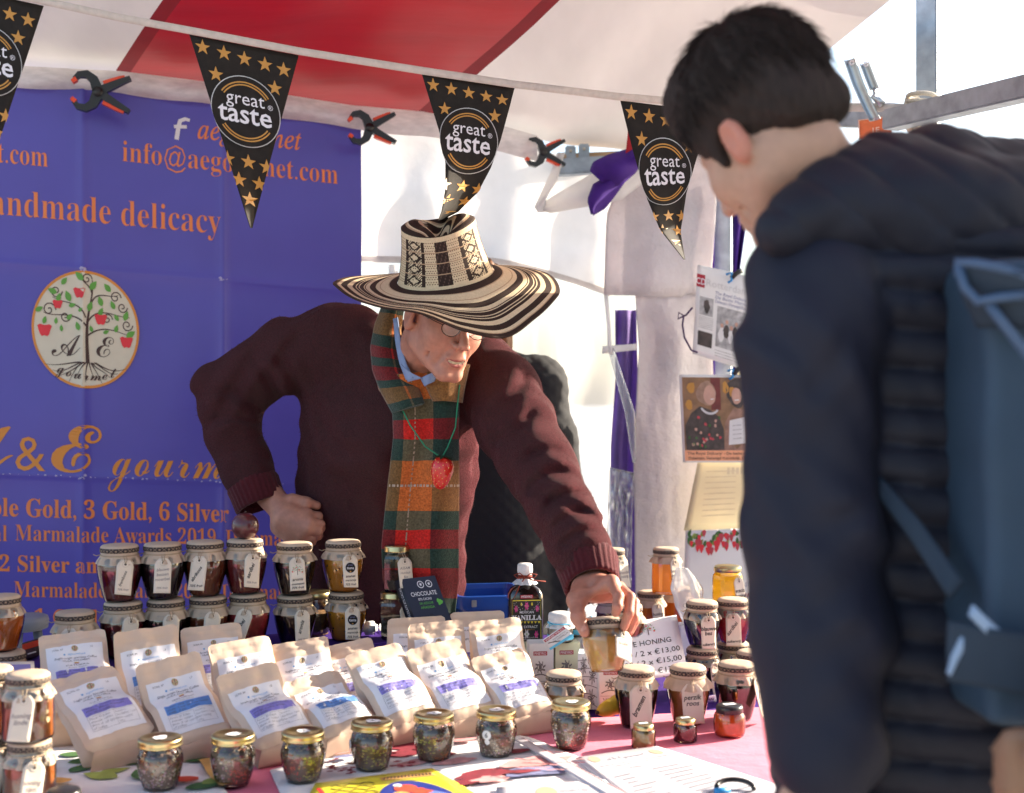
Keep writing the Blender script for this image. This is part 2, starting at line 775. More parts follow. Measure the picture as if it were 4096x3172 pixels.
for k in range(4):
    q = P(3690, 400 + k * 14, 3.2)
    mb.tube([q + Vector((.036 * math.cos(t), .036 * math.sin(t), .012 * math.sin(t * .5 + k))) for t in [i * .45 for i in range(15)]], .006, m_rope, 6)
for k in range(4):
    q = P(3640 + k * 8, 455, 3.26)
    mb.tube([q + Vector((.02 * math.cos(t), .0 + .03 * math.cos(t), .045 * math.sin(t))) for t in [i * .45 for i in range(15)]], .007, m_rope, 6)
mb.tube([P(3650, 500, 3.2), P(3655, 530, 3.2), P(3665, 560, 3.2), P(3655, 590, 3.2)], .005, m_rope, 6)
mb.tube([P(3660, 500, 3.2), P(3680, 520, 3.2), P(3672, 545, 3.2)], .005, m_rope, 6)
mb.build('rope_lashing', fr)
mb = MB()
mb.tube([P(2990, 430, 3.5), P(3300, 428, 3.4), P(3560, 430, 3.28), P(3640, 436, 3.24)], .012, mat('white_strap', (.62, .6, .58), .8, lucent=.2), 8)
mb.build('strap', fr)

# ---- striped canopy
m_cw = mat('canopy_white', (.84, .81, .78), .7, var=.12, vs=5, bump=.25, bs=14, lucent=.07, bdist=.004, stretch=(1, .25, 1))
m_cr = mat('canopy_red', (.42, .006, .012), .45, var=.22, vs=5, bump=.35, bs=10, lucent=.05, bdist=.006, stretch=(.25, 1.6, 1))
m_cs = mat('canopy_seam', (.16, .008, .012), .7, var=.12, vs=20, lucent=.2)
CE = [(-900, 190), (-400, 240), (0, 275), (478, 300), (807, 340), (1400, 436), (1690, 462), (2015, 520), (2190, 570), (2600, 612), (2745, 622)]


def cedge(px):
    for (a, b) in zip(CE[:-1], CE[1:]):
        if px <= b[0]:
            t = (px - a[0]) / (b[0] - a[0])
            return a[1] + (b[1] - a[1]) * t
    return CE[-1][1]


def CD(px):
    return Vector((float(np.interp(px, [-900, 478, 1690, 2745], [.70, .66, .585, .45])), -1, .305))


ts = [-900 + 3645 * i / 100 for i in range(101)]
for s_ in (452, 512, 1660, 1722):
    i = min(range(101), key=lambda j: abs(ts[j] - s_))
    ts[i] = s_
ts.sort()


def canop(i, k):
    px = ts[i]
    b = wp(px, cedge(px), .06)
    q = b + CD(px) * k
    q.z += .02 * math.sin(px * .006 + k * 2) * min(k, 1) + .012 * nz(px * .004, k * 2.2, 3) - .05 * k * (2.4 - k) * .5
    return q


mb = MB()
NK = 26
vs = [canop(i, 2.75 * j / NK) for j in range(NK + 1) for i in range(101)]
fw, frd, fsm = [], [], []
for j in range(NK):
    for i in range(100):
        a = j * 101 + i
        q = (a, a + 1, a + 102, a + 101)
        c = (ts[i] + ts[i + 1]) / 2
        (fsm if (452 < c < 512 or 1660 < c < 1722) else frd if 512 <= c <= 1660 else fw).append(q)
for fs, m in ((fw, m_cw), (frd, m_cr), (fsm, m_cs)):
    mb.add(vs, fs, m)
can = mb.build('canopy', None, wp(800, 340), 'red and white striped canvas canopy sloping over the stall', 'canopy')
mb = MB()
m_hem = mat('hem_canvas', (.74, .69, .68), .8, var=.15, vs=30, bump=.5, bs=60, lucent=.35, bdist=.003, stretch=(1, 1, 3))


def hemf(u, v):
    px = -500 + 2650 * u
    y0 = cedge(px) - 16
    return wp(px, y0 + (80 + 22 * u) * v + 5 * math.sin(px * .013) * v, -.035 - .03 * math.sin(math.pi * v) + .012 * math.sin(px * .02 + v * 2))


mb.grid(hemf, 110, 6, m_hem)
mb.build('hem', can)

mb = MB()
E0 = wp(2745, 622, .06)


def shade_sheetf(u, v):  # unseen sheet, added beside the canopy to keep the sun off the customer
    k = 1.55 + 1.2 * u
    q = E0 + CD(2745) * k
    return Vector((q.x + .01 + .03 * math.sin(u * 17) * v, q.y + .02 * math.sin(u * 11) * v, q.z - .02 - 1.25 * v))


mb.slab(shade_sheetf, 40, 14, m_cw, .002)
mb.build('added_shade_sheet', can)

# ---- white back wall cloth and clear plastic window
m_wc = mat('wall_canvas', (.86, .85, .85), .8, var=.04, vs=18, bump=.35, bs=16, lucent=.60, bdist=.006)
m_wh = mat('wall_hem', (.62, .58, .56), .8, var=.1, vs=40, lucent=.5)
m_pl = glassy('clear_sheet', (1, .99, .97), .03, .1, milky=.42)
bw = thing('back_wall_cloth', 'white translucent cloth back wall with a clear plastic lower window, right of the banner', 'stall cloth', wp(1950, 1200, .06))


def wcl(u, v):
    px = 1380 + 1070 * u
    y0 = cedge(px) + 40
    y1 = 1040 + 12 * u + 190 * max(0, u - .55) ** 1.3 * 1.9
    py = y0 + (y1 - y0) * v
    d = .06 + .02 * math.sin(u * 21 + v) * v + .012 * nz(u * 5, v * 2.5, 1) + .02 * nz(u * 2.2 + v * 1.4, v * 2, 5)
    return wp(px, py, d)


mb = MB()
mb.grid(wcl, 70, 36, m_wc)
mb.build('cloth_panel', bw)
mb = MB()
mb.grid(lambda u, v: Vector(wcl(u, .97 + .05 * v)) + Vector((0, -.006, 0)), 70, 2, m_wh)
mb.build('hem', bw)
mb = MB()
mb.grid(lambda u, v: wp(1380 + 1300 * u, 1000 + 2000 * v, .12 + .03 * nz(u * 6, v * 3, 2) + .015 * math.sin(u * 30 + v * 5)), 50, 40, m_pl)
mb.build('clear_panel', bw)
m_tape = mat('white_binding', (.85, .85, .86), .6, lucent=.6)
for pts in ([(2185, 2260), (2290, 2330)], [(2235, 1900), (2245, 2200), (2215, 2420)], [(2140, 2160), (2330, 2330)]):
    mb = MB()
    mb.tube([wp(x, y, .09) for x, y in pts], .012, m_tape, 6)
    mb.build('window_bar', bw)
mb = MB()
mb.tube([wp(1573, 1060, .1), wp(1573, 1300, .1)], .016, m_tape, 6)
mb.build('window_bar', bw)

# side cloths near the corner
m_sc = mat('side_canvas', (.70, .66, .68), .6, var=.06, vs=16, bump=.8, bs=55, lucent=.32, bdist=.006)
m_pur = mat('purple_cloth', (.055, .018, .20), .85, var=.12, vs=30, bump=.3, bs=300, lucent=.06, spec=.2)


def edge(pts, v):
    n = len(pts) - 1
    t = min(v * n, n - 1e-6)
    i = int(t)
    f_ = t - i
    a, b = pts[i], pts[i + 1]
    return (a[0] + (b[0] - a[0]) * f_, a[1] + (b[1] - a[1]) * f_)


def ruled(lp, rp, Yf):
    def fn(u, v):
        a, b = edge(lp, v), edge(rp, v)
        x, y = a[0] + (b[0] - a[0]) * u, a[1] + (b[1] - a[1]) * u
        return P(x, y, Yf(u, v))
    return fn


mb = MB()
mb.slab(ruled([(2560, 610), (2480, 720), (2425, 860), (2415, 1180)], [(2860, 560), (2870, 700), (2860, 900), (2840, 1190)], lambda u, v: 3.86 + .012 * math.sin(u * 9 + v) * (.3 + v) + .02 * nz(u * 3, v * 3, 1) + .004 * nz(u * 14, v * 18, 6)), 34, 14, m_sc, .003)
mb.slab(ruled([(2540, 1180), (2555, 1400), (2535, 1800), (2545, 2760)], [(2840, 1180), (2850, 1400), (2860, 1800), (2900, 2760)], lambda u, v: 3.87 + .012 * math.sin(u * 8 + v * 2) + .03 * nz(u * 2.5, v * 3, 4) + .006 * nz(u * 10, v * 26, 9)), 40, 30, m_sc, .003)
mb.slab(ruled([(2415, 1180), (2428, 1300), (2430, 1390), (2440, 1420)], [(2432, 1180), (2442, 1300), (2446, 1380), (2452, 1420)], lambda u, v: 3.8), 3, 6, m_wc, .003)
sc_ = mb.build('side_cloth', None, P(2640, 1586, 3.87), 'creased white side cloth hanging in folds by the corner post', 'stall cloth')
mb = MB()
mb.slab(ruled([(2610, 590), (2540, 640), (2380, 690), (2140, 830)], [(2640, 640), (2560, 740), (2480, 800), (2200, 850)], lambda u, v: 3.80 + .03 * math.sin(v * 7) - .03 * math.sin(u * 3)), 8, 20, m_wc, .003)
mb.slab(ruled([(2230, 610), (2200, 700), (2140, 830), (2150, 850)], [(2260, 610), (2230, 720), (2180, 800), (2190, 845)], lambda u, v: 3.8 + .02 * math.sin(v * 5 + u * 2)), 6, 12, m_wc, .003)
mb.build('gathered_valance', sc_)

mb = MB()
mb.slab(ruled([(2460, 1240), (2462, 1500), (2445, 1800), (2440, 2760)], [(2545, 1240), (2552, 1500), (2545, 1800), (2560, 2760)], lambda u, v: 3.95 + .02 * math.sin(u * 9 + v * 3)), 14, 20, mat('veiled_purple', (.20, .13, .40), .8, var=.15, vs=20, lucent=.35), .003)  # lighter purple, the pale veil of plastic in front put into the colour
mb.build('purple_curtain', None, P(2500, 1586, 3.95), 'narrow purple curtain strip between the clear window and the white side cloth', 'curtain')
mb = MB()
mb.slab(ruled([(2815, 730), (2790, 900), (2768, 1080), (2750, 1500)], [(2858, 730), (2858, 900), (2858, 1080), (2860, 1500)], lambda u, v: 3.9 + .015 * math.sin(u * 8 + v * 2)), 10, 14, m_pur, .003)
mb.slab(ruled([(2925, 790), (2925, 900), (2925, 1080), (2925, 1500)], [(2990, 820), (2985, 900), (2960, 1080), (2950, 1500)], lambda u, v: 4.02 + .02 * math.sin(u * 9 + v * 2)), 10, 14, m_pur, .003)
mb.build('purple_curtain', None, P(2860, 1586, 3.95), 'purple curtain behind the corner post, either side of it', 'curtain')
mb = MB()
mb.slab(ruled([(2545, 590), (2440, 620), (2375, 650), (2362, 688)], [(2560, 650), (2540, 690), (2480, 740), (2420, 740)], lambda u, v: 3.70 - .05 * math.sin(u * 3.1) + .015 * math.sin(v * 9)), 10, 14, m_pur, .004)
mb.slab(ruled([(2490, 660), (2410, 720), (2375, 740), (2353, 800), (2368, 856)], [(2560, 610), (2500, 720), (2465, 770), (2420, 830), (2370, 858)], lambda u, v: 3.72 - .05 * math.sin(u * 3.1 + v)), 10, 14, m_pur, .004)
mb.build('purple_drape', None, P(2450, 700, 3.72), 'dark purple cloth bunched and tied high beside the white side cloth', 'cloth')
mb = MB()
mb.slab(ruled([(2512, 520), (2500, 640)], [(2530, 530), (2535, 640)], lambda u, v: 3.68 + .01 * math.sin(v * 3)), 3, 6, mat('red_strap', (.5, .01, .02), .6, lucent=.3), .003)
mb.build('red_strap', None, P(2515, 580, 3.68), 'short red strap above the bunched purple cloth', 'strap')
# wrinkled clear film bundle low by the window
mb = MB()
mb.slab(ruled([(2440, 1870), (2430, 2050), (2430, 2300), (2425, 2520)], [(2535, 1890), (2530, 2050), (2525, 2300), (2520, 2520)], lambda u, v: 3.84 + .03 * nz(u * 9, v * 12, 8)), 16, 30, glassy('film', (.9, .93, .97), .12, .12, milky=.25), .002)
mb.build('plastic_film', None, P(2480, 2200, 3.84), 'crumpled clear plastic film hanging below the purple curtain strip', 'plastic film')
mb = MB()
mb.slab(ruled([(2410, 1385), (2408, 1415)], [(2545, 1375), (2545, 1400)], lambda u, v: 3.82), 6, 2, m_wc, .003)
mb.slab(ruled([(2432, 1400), (2450, 1470), (2500, 1650), (2530, 1850)], [(2455, 1392), (2480, 1470), (2540, 1650), (2545, 1850)], lambda u, v: 3.81), 4, 12, glassy('film'), .002)
mb.build('tie_band', None, P(2470, 1390, 3.82), 'white band tied round the purple curtain strip with a plastic tail', 'tie band')
mb = MB()
m_th = mat('dark_string', (.05, .02, .09), .8)
mb.tube([P(x, y, 3.7) for x, y in [(2770, 1230), (2745, 1260), (2712, 1275), (2715, 1250), (2735, 1262), (2730, 1300), (2738, 1350), (2765, 1400), (2790, 1410)]], .003, m_th, 5)
mb.build('cord', None, P(2740, 1300, 3.7), 'thin dark cord knotted on the white side cloth beside the newspaper page', 'cord')

# ---- big blue banner
m_ban = mat('banner_vinyl', L(84, 77, 172), .33, var=.05, vs=6, bump=.12, bs=700, bdist=.0006)
m_org = mat('banner_orange', L(230, 130, 70), .45, var=.03)
m_amb = mat('banner_amber', L(216, 138, 52), .45, var=.03)
m_crm = mat('banner_cream', L(214, 205, 182), .5, var=.03)
m_brn = mat('print_brown', (.055, .022, .016), .5, var=.05)
m_grn = mat('print_green', L(96, 160, 60), .5, var=.05)
m_rd = mat('print_red', L(222, 48, 58), .5, var=.05)
m_wht = mat('print_white', (.75, .74, .78), .5, var=.03)
WD = Vector((1, WS, 0)).normalized()
BO = wp(333, 1586, -.015)


def uv_of(px, py):
    q = wp(px, py, -.015)
    u = (q - BO).dot(WD)
    return u, q.z + .057 * u


CREASE_U = [uv_of(333, 1500)[0], uv_of(893, 1500)[0]]
CREASE_V = [uv_of(333, 1075)[1], uv_of(333, 1905)[1], uv_of(333, 240)[1]]


def ban(u, v, o=0.0):
    d = 0
    for c in CREASE_U:
        t = (u - c)
        d += .009 * math.exp(-abs(t) / .014) + .010 * math.exp(-(t / .16) ** 2)
    for c in CREASE_V:
        t = (v - c)
        d += .0045 * math.exp(-abs(t) / .015) - .006 * math.exp(-(t / .12) ** 2)
    d += .016 * nz(u * 1.6, v * 1.3, 2) + .0045 * nz(u * 5, v * 4, 7)
    q = BO + WD * u
    return Vector((q.x + .28 * (d + o), q.y - .96 * (d + o), v - .057 * u))


T1 = lambda x, y: ban(x, y, .0016)
T2 = lambda x, y: ban(x, y, .0024)
T3 = lambda x, y: ban(x, y, .0032)
T4 = lambda x, y: ban(x, y, .0040)
ub0, ub1 = uv_of(-900, 1500)[0], uv_of(1445, 1500)[0]
vb0, vb1 = .35, uv_of(333, 345)[1]
us = sorted(set([ub0 + (ub1 - ub0) * i / 90 for i in range(91)] + [c + d for c in CREASE_U for d in (-.02, -.008, 0, .008, .02)]))
vv = sorted(set([vb0 + (vb1 - vb0) * i / 80 for i in range(81)] + [c + d for c in CREASE_V[:2] for d in (-.015, -.006, 0, .006, .015)]))
mb = MB()
nu = len(us)
tops = lambda u: (.012 * math.sin(u * 5) if True else 0)
vs = [ban(u, v + (tops(u) if v == vv[-1] else 0)) for v in vv for u in us]
mb.add(vs, [(j * nu + i, j * nu + i + 1, (j + 1) * nu + i + 1, (j + 1) * nu + i) for j in range(len(vv) - 1) for i in range(nu - 1)], m_ban)
S_ = wallY(400) / FPX


def blob2(cx, cy, r, n, seed):
    return [(cx + r * (1 + .7 * nz(math.cos(6.283 * k / n) * 2, math.sin(6.283 * k / n) * 2, seed * 1.7)) * math.cos(6.283 * k / n),
             cy + .7 * r * (1 + .7 * nz(math.cos(6.283 * k / n) * 2, math.sin(6.283 * k / n) * 2, seed * 1.7)) * math.sin(6.283 * k / n)) for k in range(n)]


def btext(body, px0, px1, base, em, m, style='bold', off=0.0, lift=T1):
    u0, v0 = uv_of(px0, base)
    u1, v1 = uv_of(px1, base)
    mb.text(body, lift, u0, v0, em * S_, m, style, 'l', off, maxlen=.03, width=(u1 - u0))


btext('www.aegourmet.com', -610, 192, 587, 118, m_org, 'bold', -.008)
btext('aegourmet', 790, 1205, 556, 118, m_org, 'it', .006)
btext('info@aegourmet.com', 490, 1350, 647, 122, m_org, 'bold', -.009)
btext('A handmade delicacy', -235, 881, 836, 150, m_org, 'bold', -.009)
btext('&', 62, 182, 1880, 200, m_amb, 'bold', -.004)
btext('E', 205, 408, 1884, 300, m_amb, 'bs', .003)
btext('A', -330, 55, 1890, 300, m_amb, 'bs', .003)
btext('gourmet', 432, 1030, 1900, 225, m_amb, 'bs', -.006)
btext('Double Gold, 3 Gold, 6 Silver', -205, 915, 2057, 104, m_org, 'bold', .004)
btext('Original', -255, 30, 2157, 92, m_org, 'bold', -.006)
btext('Marmalade Awards 2019, Dalemain', 63, 1185, 2160, 92, m_org, 'bold', -.006)
btext('2 Silver and 3 Bronze', -2, 770, 2283, 92, m_org, 'bold', .003)
btext('Marmalade Awards 2018, Dalemain', 57, 1165, 2385, 90, m_org, 'bold', -.006)
btext('1 Gold and 2 Bronze', 140, 900, 2497, 92, m_org, 'bold', -.002)
u0, v0 = uv_of(706, 560)
k_ = S_
mb.stroke([(u0, v0), (u0 + 8 * k_, v0 + 55 * k_), (u0 + 14 * k_, v0 + 78 * k_), (u0 + 34 * k_, v0 + 88 * k_), (u0 + 52 * k_, v0 + 84 * k_)], [17 * k_, 17 * k_, 17 * k_, 15 * k_, 13 * k_], T1, m_wht)
mb.stroke([(u0 - 10 * k_, v0 + 52 * k_), (u0 + 40 * k_, v0 + 56 * k_)], 14 * k_, T2, m_wht)
m_worn = mat('banner_wear', L(176, 170, 205), .6, var=.2, vs=90)
for k in range(34):
    px = 20 + 34 * k + rnd.uniform(-14, 14)
    u_, v_ = uv_of(px, 1905)
    mb.poly(blob2(u_, CREASE_V[1] + rnd.uniform(-.002, .002), rnd.uniform(.0012, .0035), 9, k), T2, m_worn)
for cu__ in CREASE_U:
    for cv__ in CREASE_V[:2]:
        for k in range(5):
            mb.poly(blob2(cu__ + rnd.uniform(-.012, .012), cv__ + rnd.uniform(-.006, .006), rnd.uniform(.002, .005), 10, k + 50), T2, m_worn)
mb.build('banner', None, wp(333, 2400, -.015), 'big blue violet vinyl banner with orange lettering and a round tree emblem', 'banner')


def leaf2(x, y, r, a):
    o = []
    for t in [i / 10 for i in range(11)]:
        o.append((t * 2 * r - r, .55 * r * math.sin(math.pi * t ** .8)))
    for t in [1 - i / 10 for i in range(1, 10)]:
        o.append((t * 2 * r - r, -.55 * r * math.sin(math.pi * t ** .8)))
    return [(x + p[0] * math.cos(a) - p[1] * math.sin(a), y + p[0] * math.sin(a) + p[1] * math.cos(a)) for p in o]


APPLE = [(0, -.75), (.35, -.9), (.6, -.6), (.75, 0), (.95, .6), (.6, .85), (.2, .7), (-.2, .7), (-.6, .85), (-.95, .6), (-.8, 0), (-.6, -.6), (-.35, -.9)]


def tree_emblem(mb, f1, f2, f3, cx, cy, R, detail=True, ring=None, face=None):
    """round fruit-tree emblem in 2D units: face disc, ring, curly branches, leaves, apples, roots"""
    if face:
        mb.disc(cx, cy, R * .97, f1, face, 30, 96)
    if ring:
        n = 64
        o, i_ = circ(cx, cy, R, n), circ(cx, cy, R * .955, n)
        mb.add([f2(*p) for p in o + i_], [(k, (k + 1) % n, n + (k + 1) % n, n + k) for k in range(n)], ring, False)
    g = lambda x, y: (cx + x * R, cy + y * R)
    tw = .05 if detail else .07
    mb.stroke([g(*p) for p in bez([(.04, -.57), (.02, -.2), (.0, .1), (.02, .3), (.16, .55), (.12, .85)])], [R * (tw * (1.4 - 1.1 * i / 14)) for i in range(15)], f2, m_brn)
    br = [[(.02, .05), (-.2, .35), (-.6, .15), (-.78, .25)], [(.0, .2), (-.1, .5), (-.4, .4), (-.62, .52)],
          [(.02, .1), (.2, .45), (.5, .25), (.82, .25)], [(.04, -.1), (.3, .1), (.5, .02), (.78, -.05)],
          [(.1, .45), (.2, .7), (.4, .55), (.6, .62)], [(.12, .6), (.1, .8), (-.15, .8), (-.08, .95)]]
    for b in br:
        mb.stroke([g(*p) for p in bez(b)], [R * .022 * (1.3 - .9 * i / 14) for i in range(15)], f2, m_brn)
    sp = [(-.68, .3, .13, 1), (-.55, .62, .12, -1), (.55, .58, .11, 1), (.68, .42, .1, -1), (.4, .2, .1, 1), (.77, .12, .11, -1), (.02, .86, .1, 1), (-.38, .2, .1, -1)]
    for (x, y, r, s_) in sp if detail else sp[:6:2]:
        mb.stroke([g(x + r * (1 - t / 16) * math.cos(s_ * t * .62), y + r * (1 - t / 16) * math.sin(s_ * t * .62)) for t in range(15)], R * .02, f2, m_brn)
    lf = [(-.12, .9, .1, 2.4), (-.4, .8, .08, .9), (-.62, .62, .09, 2.8), (-.5, .52, .08, 1.2), (-.33, .55, .1, 2.0), (-.86, .3, .08, .5), (-.76, .12, .07, 1.3), (-.55, .12, .06, 1.5), (-.3, .2, .07, .8),
          (-.15, .05, .08, 1.9), (-.45, .0, .06, 1.6), (.14, .76, .1, .9), (.4, .74, .09, 2.3), (.27, .5, .09, 1.9), (.08, .4, .09, 1.2), (.5, .45, .08, 2.0), (.28, .32, .08, 1.1), (.57, .24, .07, 2.2),
          (.75, .28, .09, 1.2), (.57, .05, .07, 1.3), (.38, -.02, .06, .4), (.1, .02, .06, 1.9), (.84, -.03, .1, .6), (-.25, .4, .07, .3), (-.1, .33, .05, .8)]
    for x, y, r, a in (lf if detail else lf[::2]):
        mb.poly([g(*p) for p in leaf2(x, y, r * (1 if detail else 1.2), a)], f3, m_grn)
    for x, y, r in [(-.12, .62, .12), (-.52, .4, .1), (.28, .19, .125), (-.76, -.05, .14), (.76, -.17, .13)]:
        mb.poly([g(x + p[0] * r, y + p[1] * r * .85) for p in APPLE], f3, m_rd)
    if detail:
        for k in range(11):
            a = -.95 + k * .19
            pts = [(.04 + a * .15, -.56), (a * .35, -.58 - .05 * (k % 3)), (a * .55, -.66 - .08 * ((k * 7) % 4) * .5), (a * .8, -.62 - .1 * (k % 2) - (.18 if abs(a) < .6 else 0))]
            mb.stroke([g(*p) for p in bez(pts, 10)], [R * .024 * (1.1 - .085 * i) for i in range(11)], f2, m_brn)
        for ch, x, y, sz in (('A', -.36, -.47, .58), ('E', .36, -.45, .56)):
            mb.text(ch, f2, *g(x, y), R * sz, m_brn, 'bs', 'c', -.004)
        for i, ch in enumerate('gourmet'):
            a = -.5 + i * .166
            mb.text(ch, f3, *g(a + .02, -.86 + .32 * (a - .05) ** 2), R * .28, m_brn, 'bs', 'c', 0)


mb = MB()
u0, v0 = uv_of(344, 1319)
mb2 = mb
ban_obj = [o for o in COL.objects if o.name == 'banner'][0]
EX = lambda o: (lambda x, y: ban(u0 + (x - u0) * .87, y, o))
tree_emblem(mb, EX(.0030), EX(.0038), EX(.0046), u0, v0, 233 * S_, True, m_amb, m_crm)
mb.build('emblem', ban_obj)

# ---- string of pennants
m_bunt = mat('bunting_black', (.022, .019, .017), .8, var=.2, vs=60, bump=.15, bs=300, spec=.2)
m_gold = mat('bunting_gold', L(190, 138, 60), .45, var=.08, vs=60)
m_tapeb = mat('bunting_tape', (.72, .66, .60), .85, var=.1, vs=80, bump=.5, bs=400, lucent=.25)
m_silv = mat('bunting_silver', (.62, .62, .62), .5)


def buntY(px):
    a = (px - CX) / FPX
    return (2.60 + .25 * .12) / (1 - .25 * a)


TP = [(-300, -95), (175, 5), (470, 70), (757, 122), (1195, 205), (1687, 283), (2058, 338), (2481, 388), (2650, 402), (2850, 430), (3050, 452)]
bunt = thing('bunting', 'string of black triangular award pennants with gold stars on a cream tape across the stall', 'bunting', P(1600, 270, buntY(1600)))
mb = MB()


def tapef(u, v):
    q = edge(TP, u)
    w = 15
    return P(q[0], q[1] - w + 2 * w * v, buntY(q[0]) - .004)


mb.slab(tapef, 90, 2, m_tapeb, .002)
mb.build('tape', bunt)


def pennant(lp, rp, curl=0.0):
    mb = MB()

    def base(x, y, o=0.0):
        y = min(max(y, 0), 1)
        w = max(1 - y, .012)
        a = min(max(.5 + x / w, -.02), 1.02)
        l, r = edge(lp, y), edge(rp, y)
        qx, qy = l[0] + (r[0] - l[0]) * a, l[1] + (r[1] - l[1]) * a
        Y = buntY(qx) + curl * (y ** 2) * math.sin((a - .3) * 2.5) - o + .006 * math.sin(y * 5 + a * 2)
        return P(qx, qy, Y)

    def g(u, v):
        return base((u - .5) * max(1 - v, .012), v)
    mb.slab(g, 10, 30, m_bunt, .0012)
    f1, f2, f3 = (lambda x, y: base(x, y, .003)), (lambda x, y: base(x, y, .0045)), (lambda x, y: base(x, y, .006))
    fl = lambda f: (lambda x, y: f(x, -y))
    A = 1.0 / 1.62                               # triangle width : height

    def sh(f):                                   # 2D in units of pennant height, x right, y up from top
        return lambda x, y: f(x / A, -y)
    stars = [(-.235, -.055), (-.115, -.065), (0, -.075), (.115, -.085), (.22, -.095), (-.165, -.19), (.165, -.205),
             (-.115, -.64), (0, -.64), (.1, -.65), (-.055, -.745), (.055, -.75), (0, -.845)]
    for x, y in stars:
        mb.poly(star(x, y, .044), sh(f1), m_gold)
    c = (-.005, -.365)
    mb.disc(c[0], c[1], .195, sh(f2), m_silv, 10)
    mb.disc(c[0], c[1], .19, sh(f3), m_bunt, 10)
    f4 = lambda x, y: base(x, y, .0075)
    for r_ in (.145, .160):
        mb.stroke(arc(c[0], c[1], r_, 35, 145, 22), .0075, sh(f4), m_gold)
        mb.stroke(arc(c[0], c[1], r_, 215, 325, 22), .0075, sh(f4), m_gold)
    mb.text('great', sh(f4), c[0], c[1] + .035, .105, m_wht, None, 'c', 0, maxlen=.04)
    mb.text('taste', sh(f4), c[0] - .005, c[1] - .065, .155, m_wht, None, 'c', .012, width=.30, maxlen=.04)
    mb.text('®', sh(f4), c[0] + .14, c[1] + .03, .04, m_wht)
    mb.build('pennant', bunt)


pennant([(-255, -70), (-60, 700)], [(175, 24), (-50, 705)], 0)
pennant([(757, 138), (1000, 912)], [(1195, 222), (1008, 912)], .03)
pennant([(1687, 296), (1723, 416), (1755, 520), (1781, 650), (1781, 755), (1765, 846), (1752, 880)], [(2058, 352), (2035, 442), (2003, 559), (1964, 670), (1912, 768), (1833, 846), (1758, 884)], .10)
pennant([(2481, 402), (2530, 600), (2590, 800), (2640, 920), (2734, 1038)], [(2850, 448), (2790, 620), (2745, 774), (2722, 925), (2739, 1038)], .06)

# ---- spring clamps
m_blk = mat('black_plastic', (.012, .012, .014), .35, var=.1)
m_clo = mat('orange_plastic', L(225, 72, 30), .4, var=.08)


def ribbon(pts, w):
    ps = [Vector((p[0], p[1])) for p in pts]
    n = len(ps)
    a, b = [], []
    for i, p in enumerate(ps):
        t = (ps[min(i + 1, n - 1)] - ps[max(i - 1, 0)]).normalized()
        k = Vector((-t.y, t.x)) * (w[i] if isinstance(w, (list, tuple)) else w) * .5
        a.append(tuple(p + k))
        b.append(tuple(p - k))
    return a, b


def extr(mb, pts, w, d, m, M):
    """ribbon along pts in local XZ extruded along local Y by d"""
    a, b = ribbon(pts, w)
    n = len(a)
    vs = []
    for (p, q) in zip(a, b):
        vs += [M @ Vector((p[0], -d / 2, p[1])), M @ Vector((q[0], -d / 2, q[1])), M @ Vector((q[0], d / 2, q[1])), M @ Vector((p[0], d / 2, p[1]))]
    fs = [(i * 4 + j, i * 4 + (j + 1) % 4, i * 4 + 4 + (j + 1) % 4, i * 4 + 4 + j) for i in range(n - 1) for j in range(4)]
    fs += [(3, 2, 1, 0), tuple((n - 1) * 4 + j for j in range(4))]
    mb.add(vs, fs, m, False)


def clamp(px, py, sc_, off, label, roll=0, first=[None]):
    loc = wp(px, py, off)
    t = thing('spring_clamp', label, 'clamp', group='spring clamps holding the banner and canopy hem',
              M=Matrix.Translation(loc) @ Matrix.Rotation(R_(14), 4, 'Z') @ Matrix.Rotation(roll, 4, 'Y') @ Matrix.Scale(sc_, 4), local=True)
    if first[0] is None:
        I = Matrix.Identity(4)
        for s_ in (1, -1):
            mb = MB()
            extr(mb, [(-.062, s_ * .030), (-.05, s_ * .043), (-.03, s_ * .046), (-.012, s_ * .034), (0, s_ * .004)], [.010, .016, .02, .024, .03], .02, m_blk, I)
            extr(mb, [(0, -s_ * .004), (.02, s_ * .012), (.06, s_ * .034), (.083, s_ * .046)], [.028, .022, .016, .012], .022, m_blk, I)
            mb.build('jaw', t)
            mb = MB()
            extr(mb, [(.014, s_ * .024), (.03, s_ * .03), (.055, s_ * .043), (.068, s_ * .049)], [.014, .016, .01, .006], .017, m_clo, I)
            mb.build('grip', t)
            mb = MB()
            extr(mb, [(-.067, s_ * .022), (-.056, s_ * .031)], [.010, .012], .022, m_clo, I)
            mb.build('jaw_pad', t)
        mb = MB()
        mb.lathe([(.0, -.014), (.013, -.014), (.014, -.010), (.014, .012), (0, .013)], m_blk, 20, M=Matrix.Rotation(R_(90), 4, 'X'))
        mb.build('pivot', t)
        first[0] = t
    else:
        for c in first[0].children:
            d = c.copy()
            COL.objects.link(d)
            d.parent = t
    return t


clamp(392, 370, 1.0, -.11, 'black spring clamp with orange grips above the emblem on the blue banner', R_(2))
clamp(1478, 512, .9, -.10, 'black spring clamp with orange grips at the right top corner of the blue banner', R_(-2))
clamp(2172, 610, .82, -.06, 'black spring clamp with orange grips on the white back wall, beside two steel brackets', R_(-1))

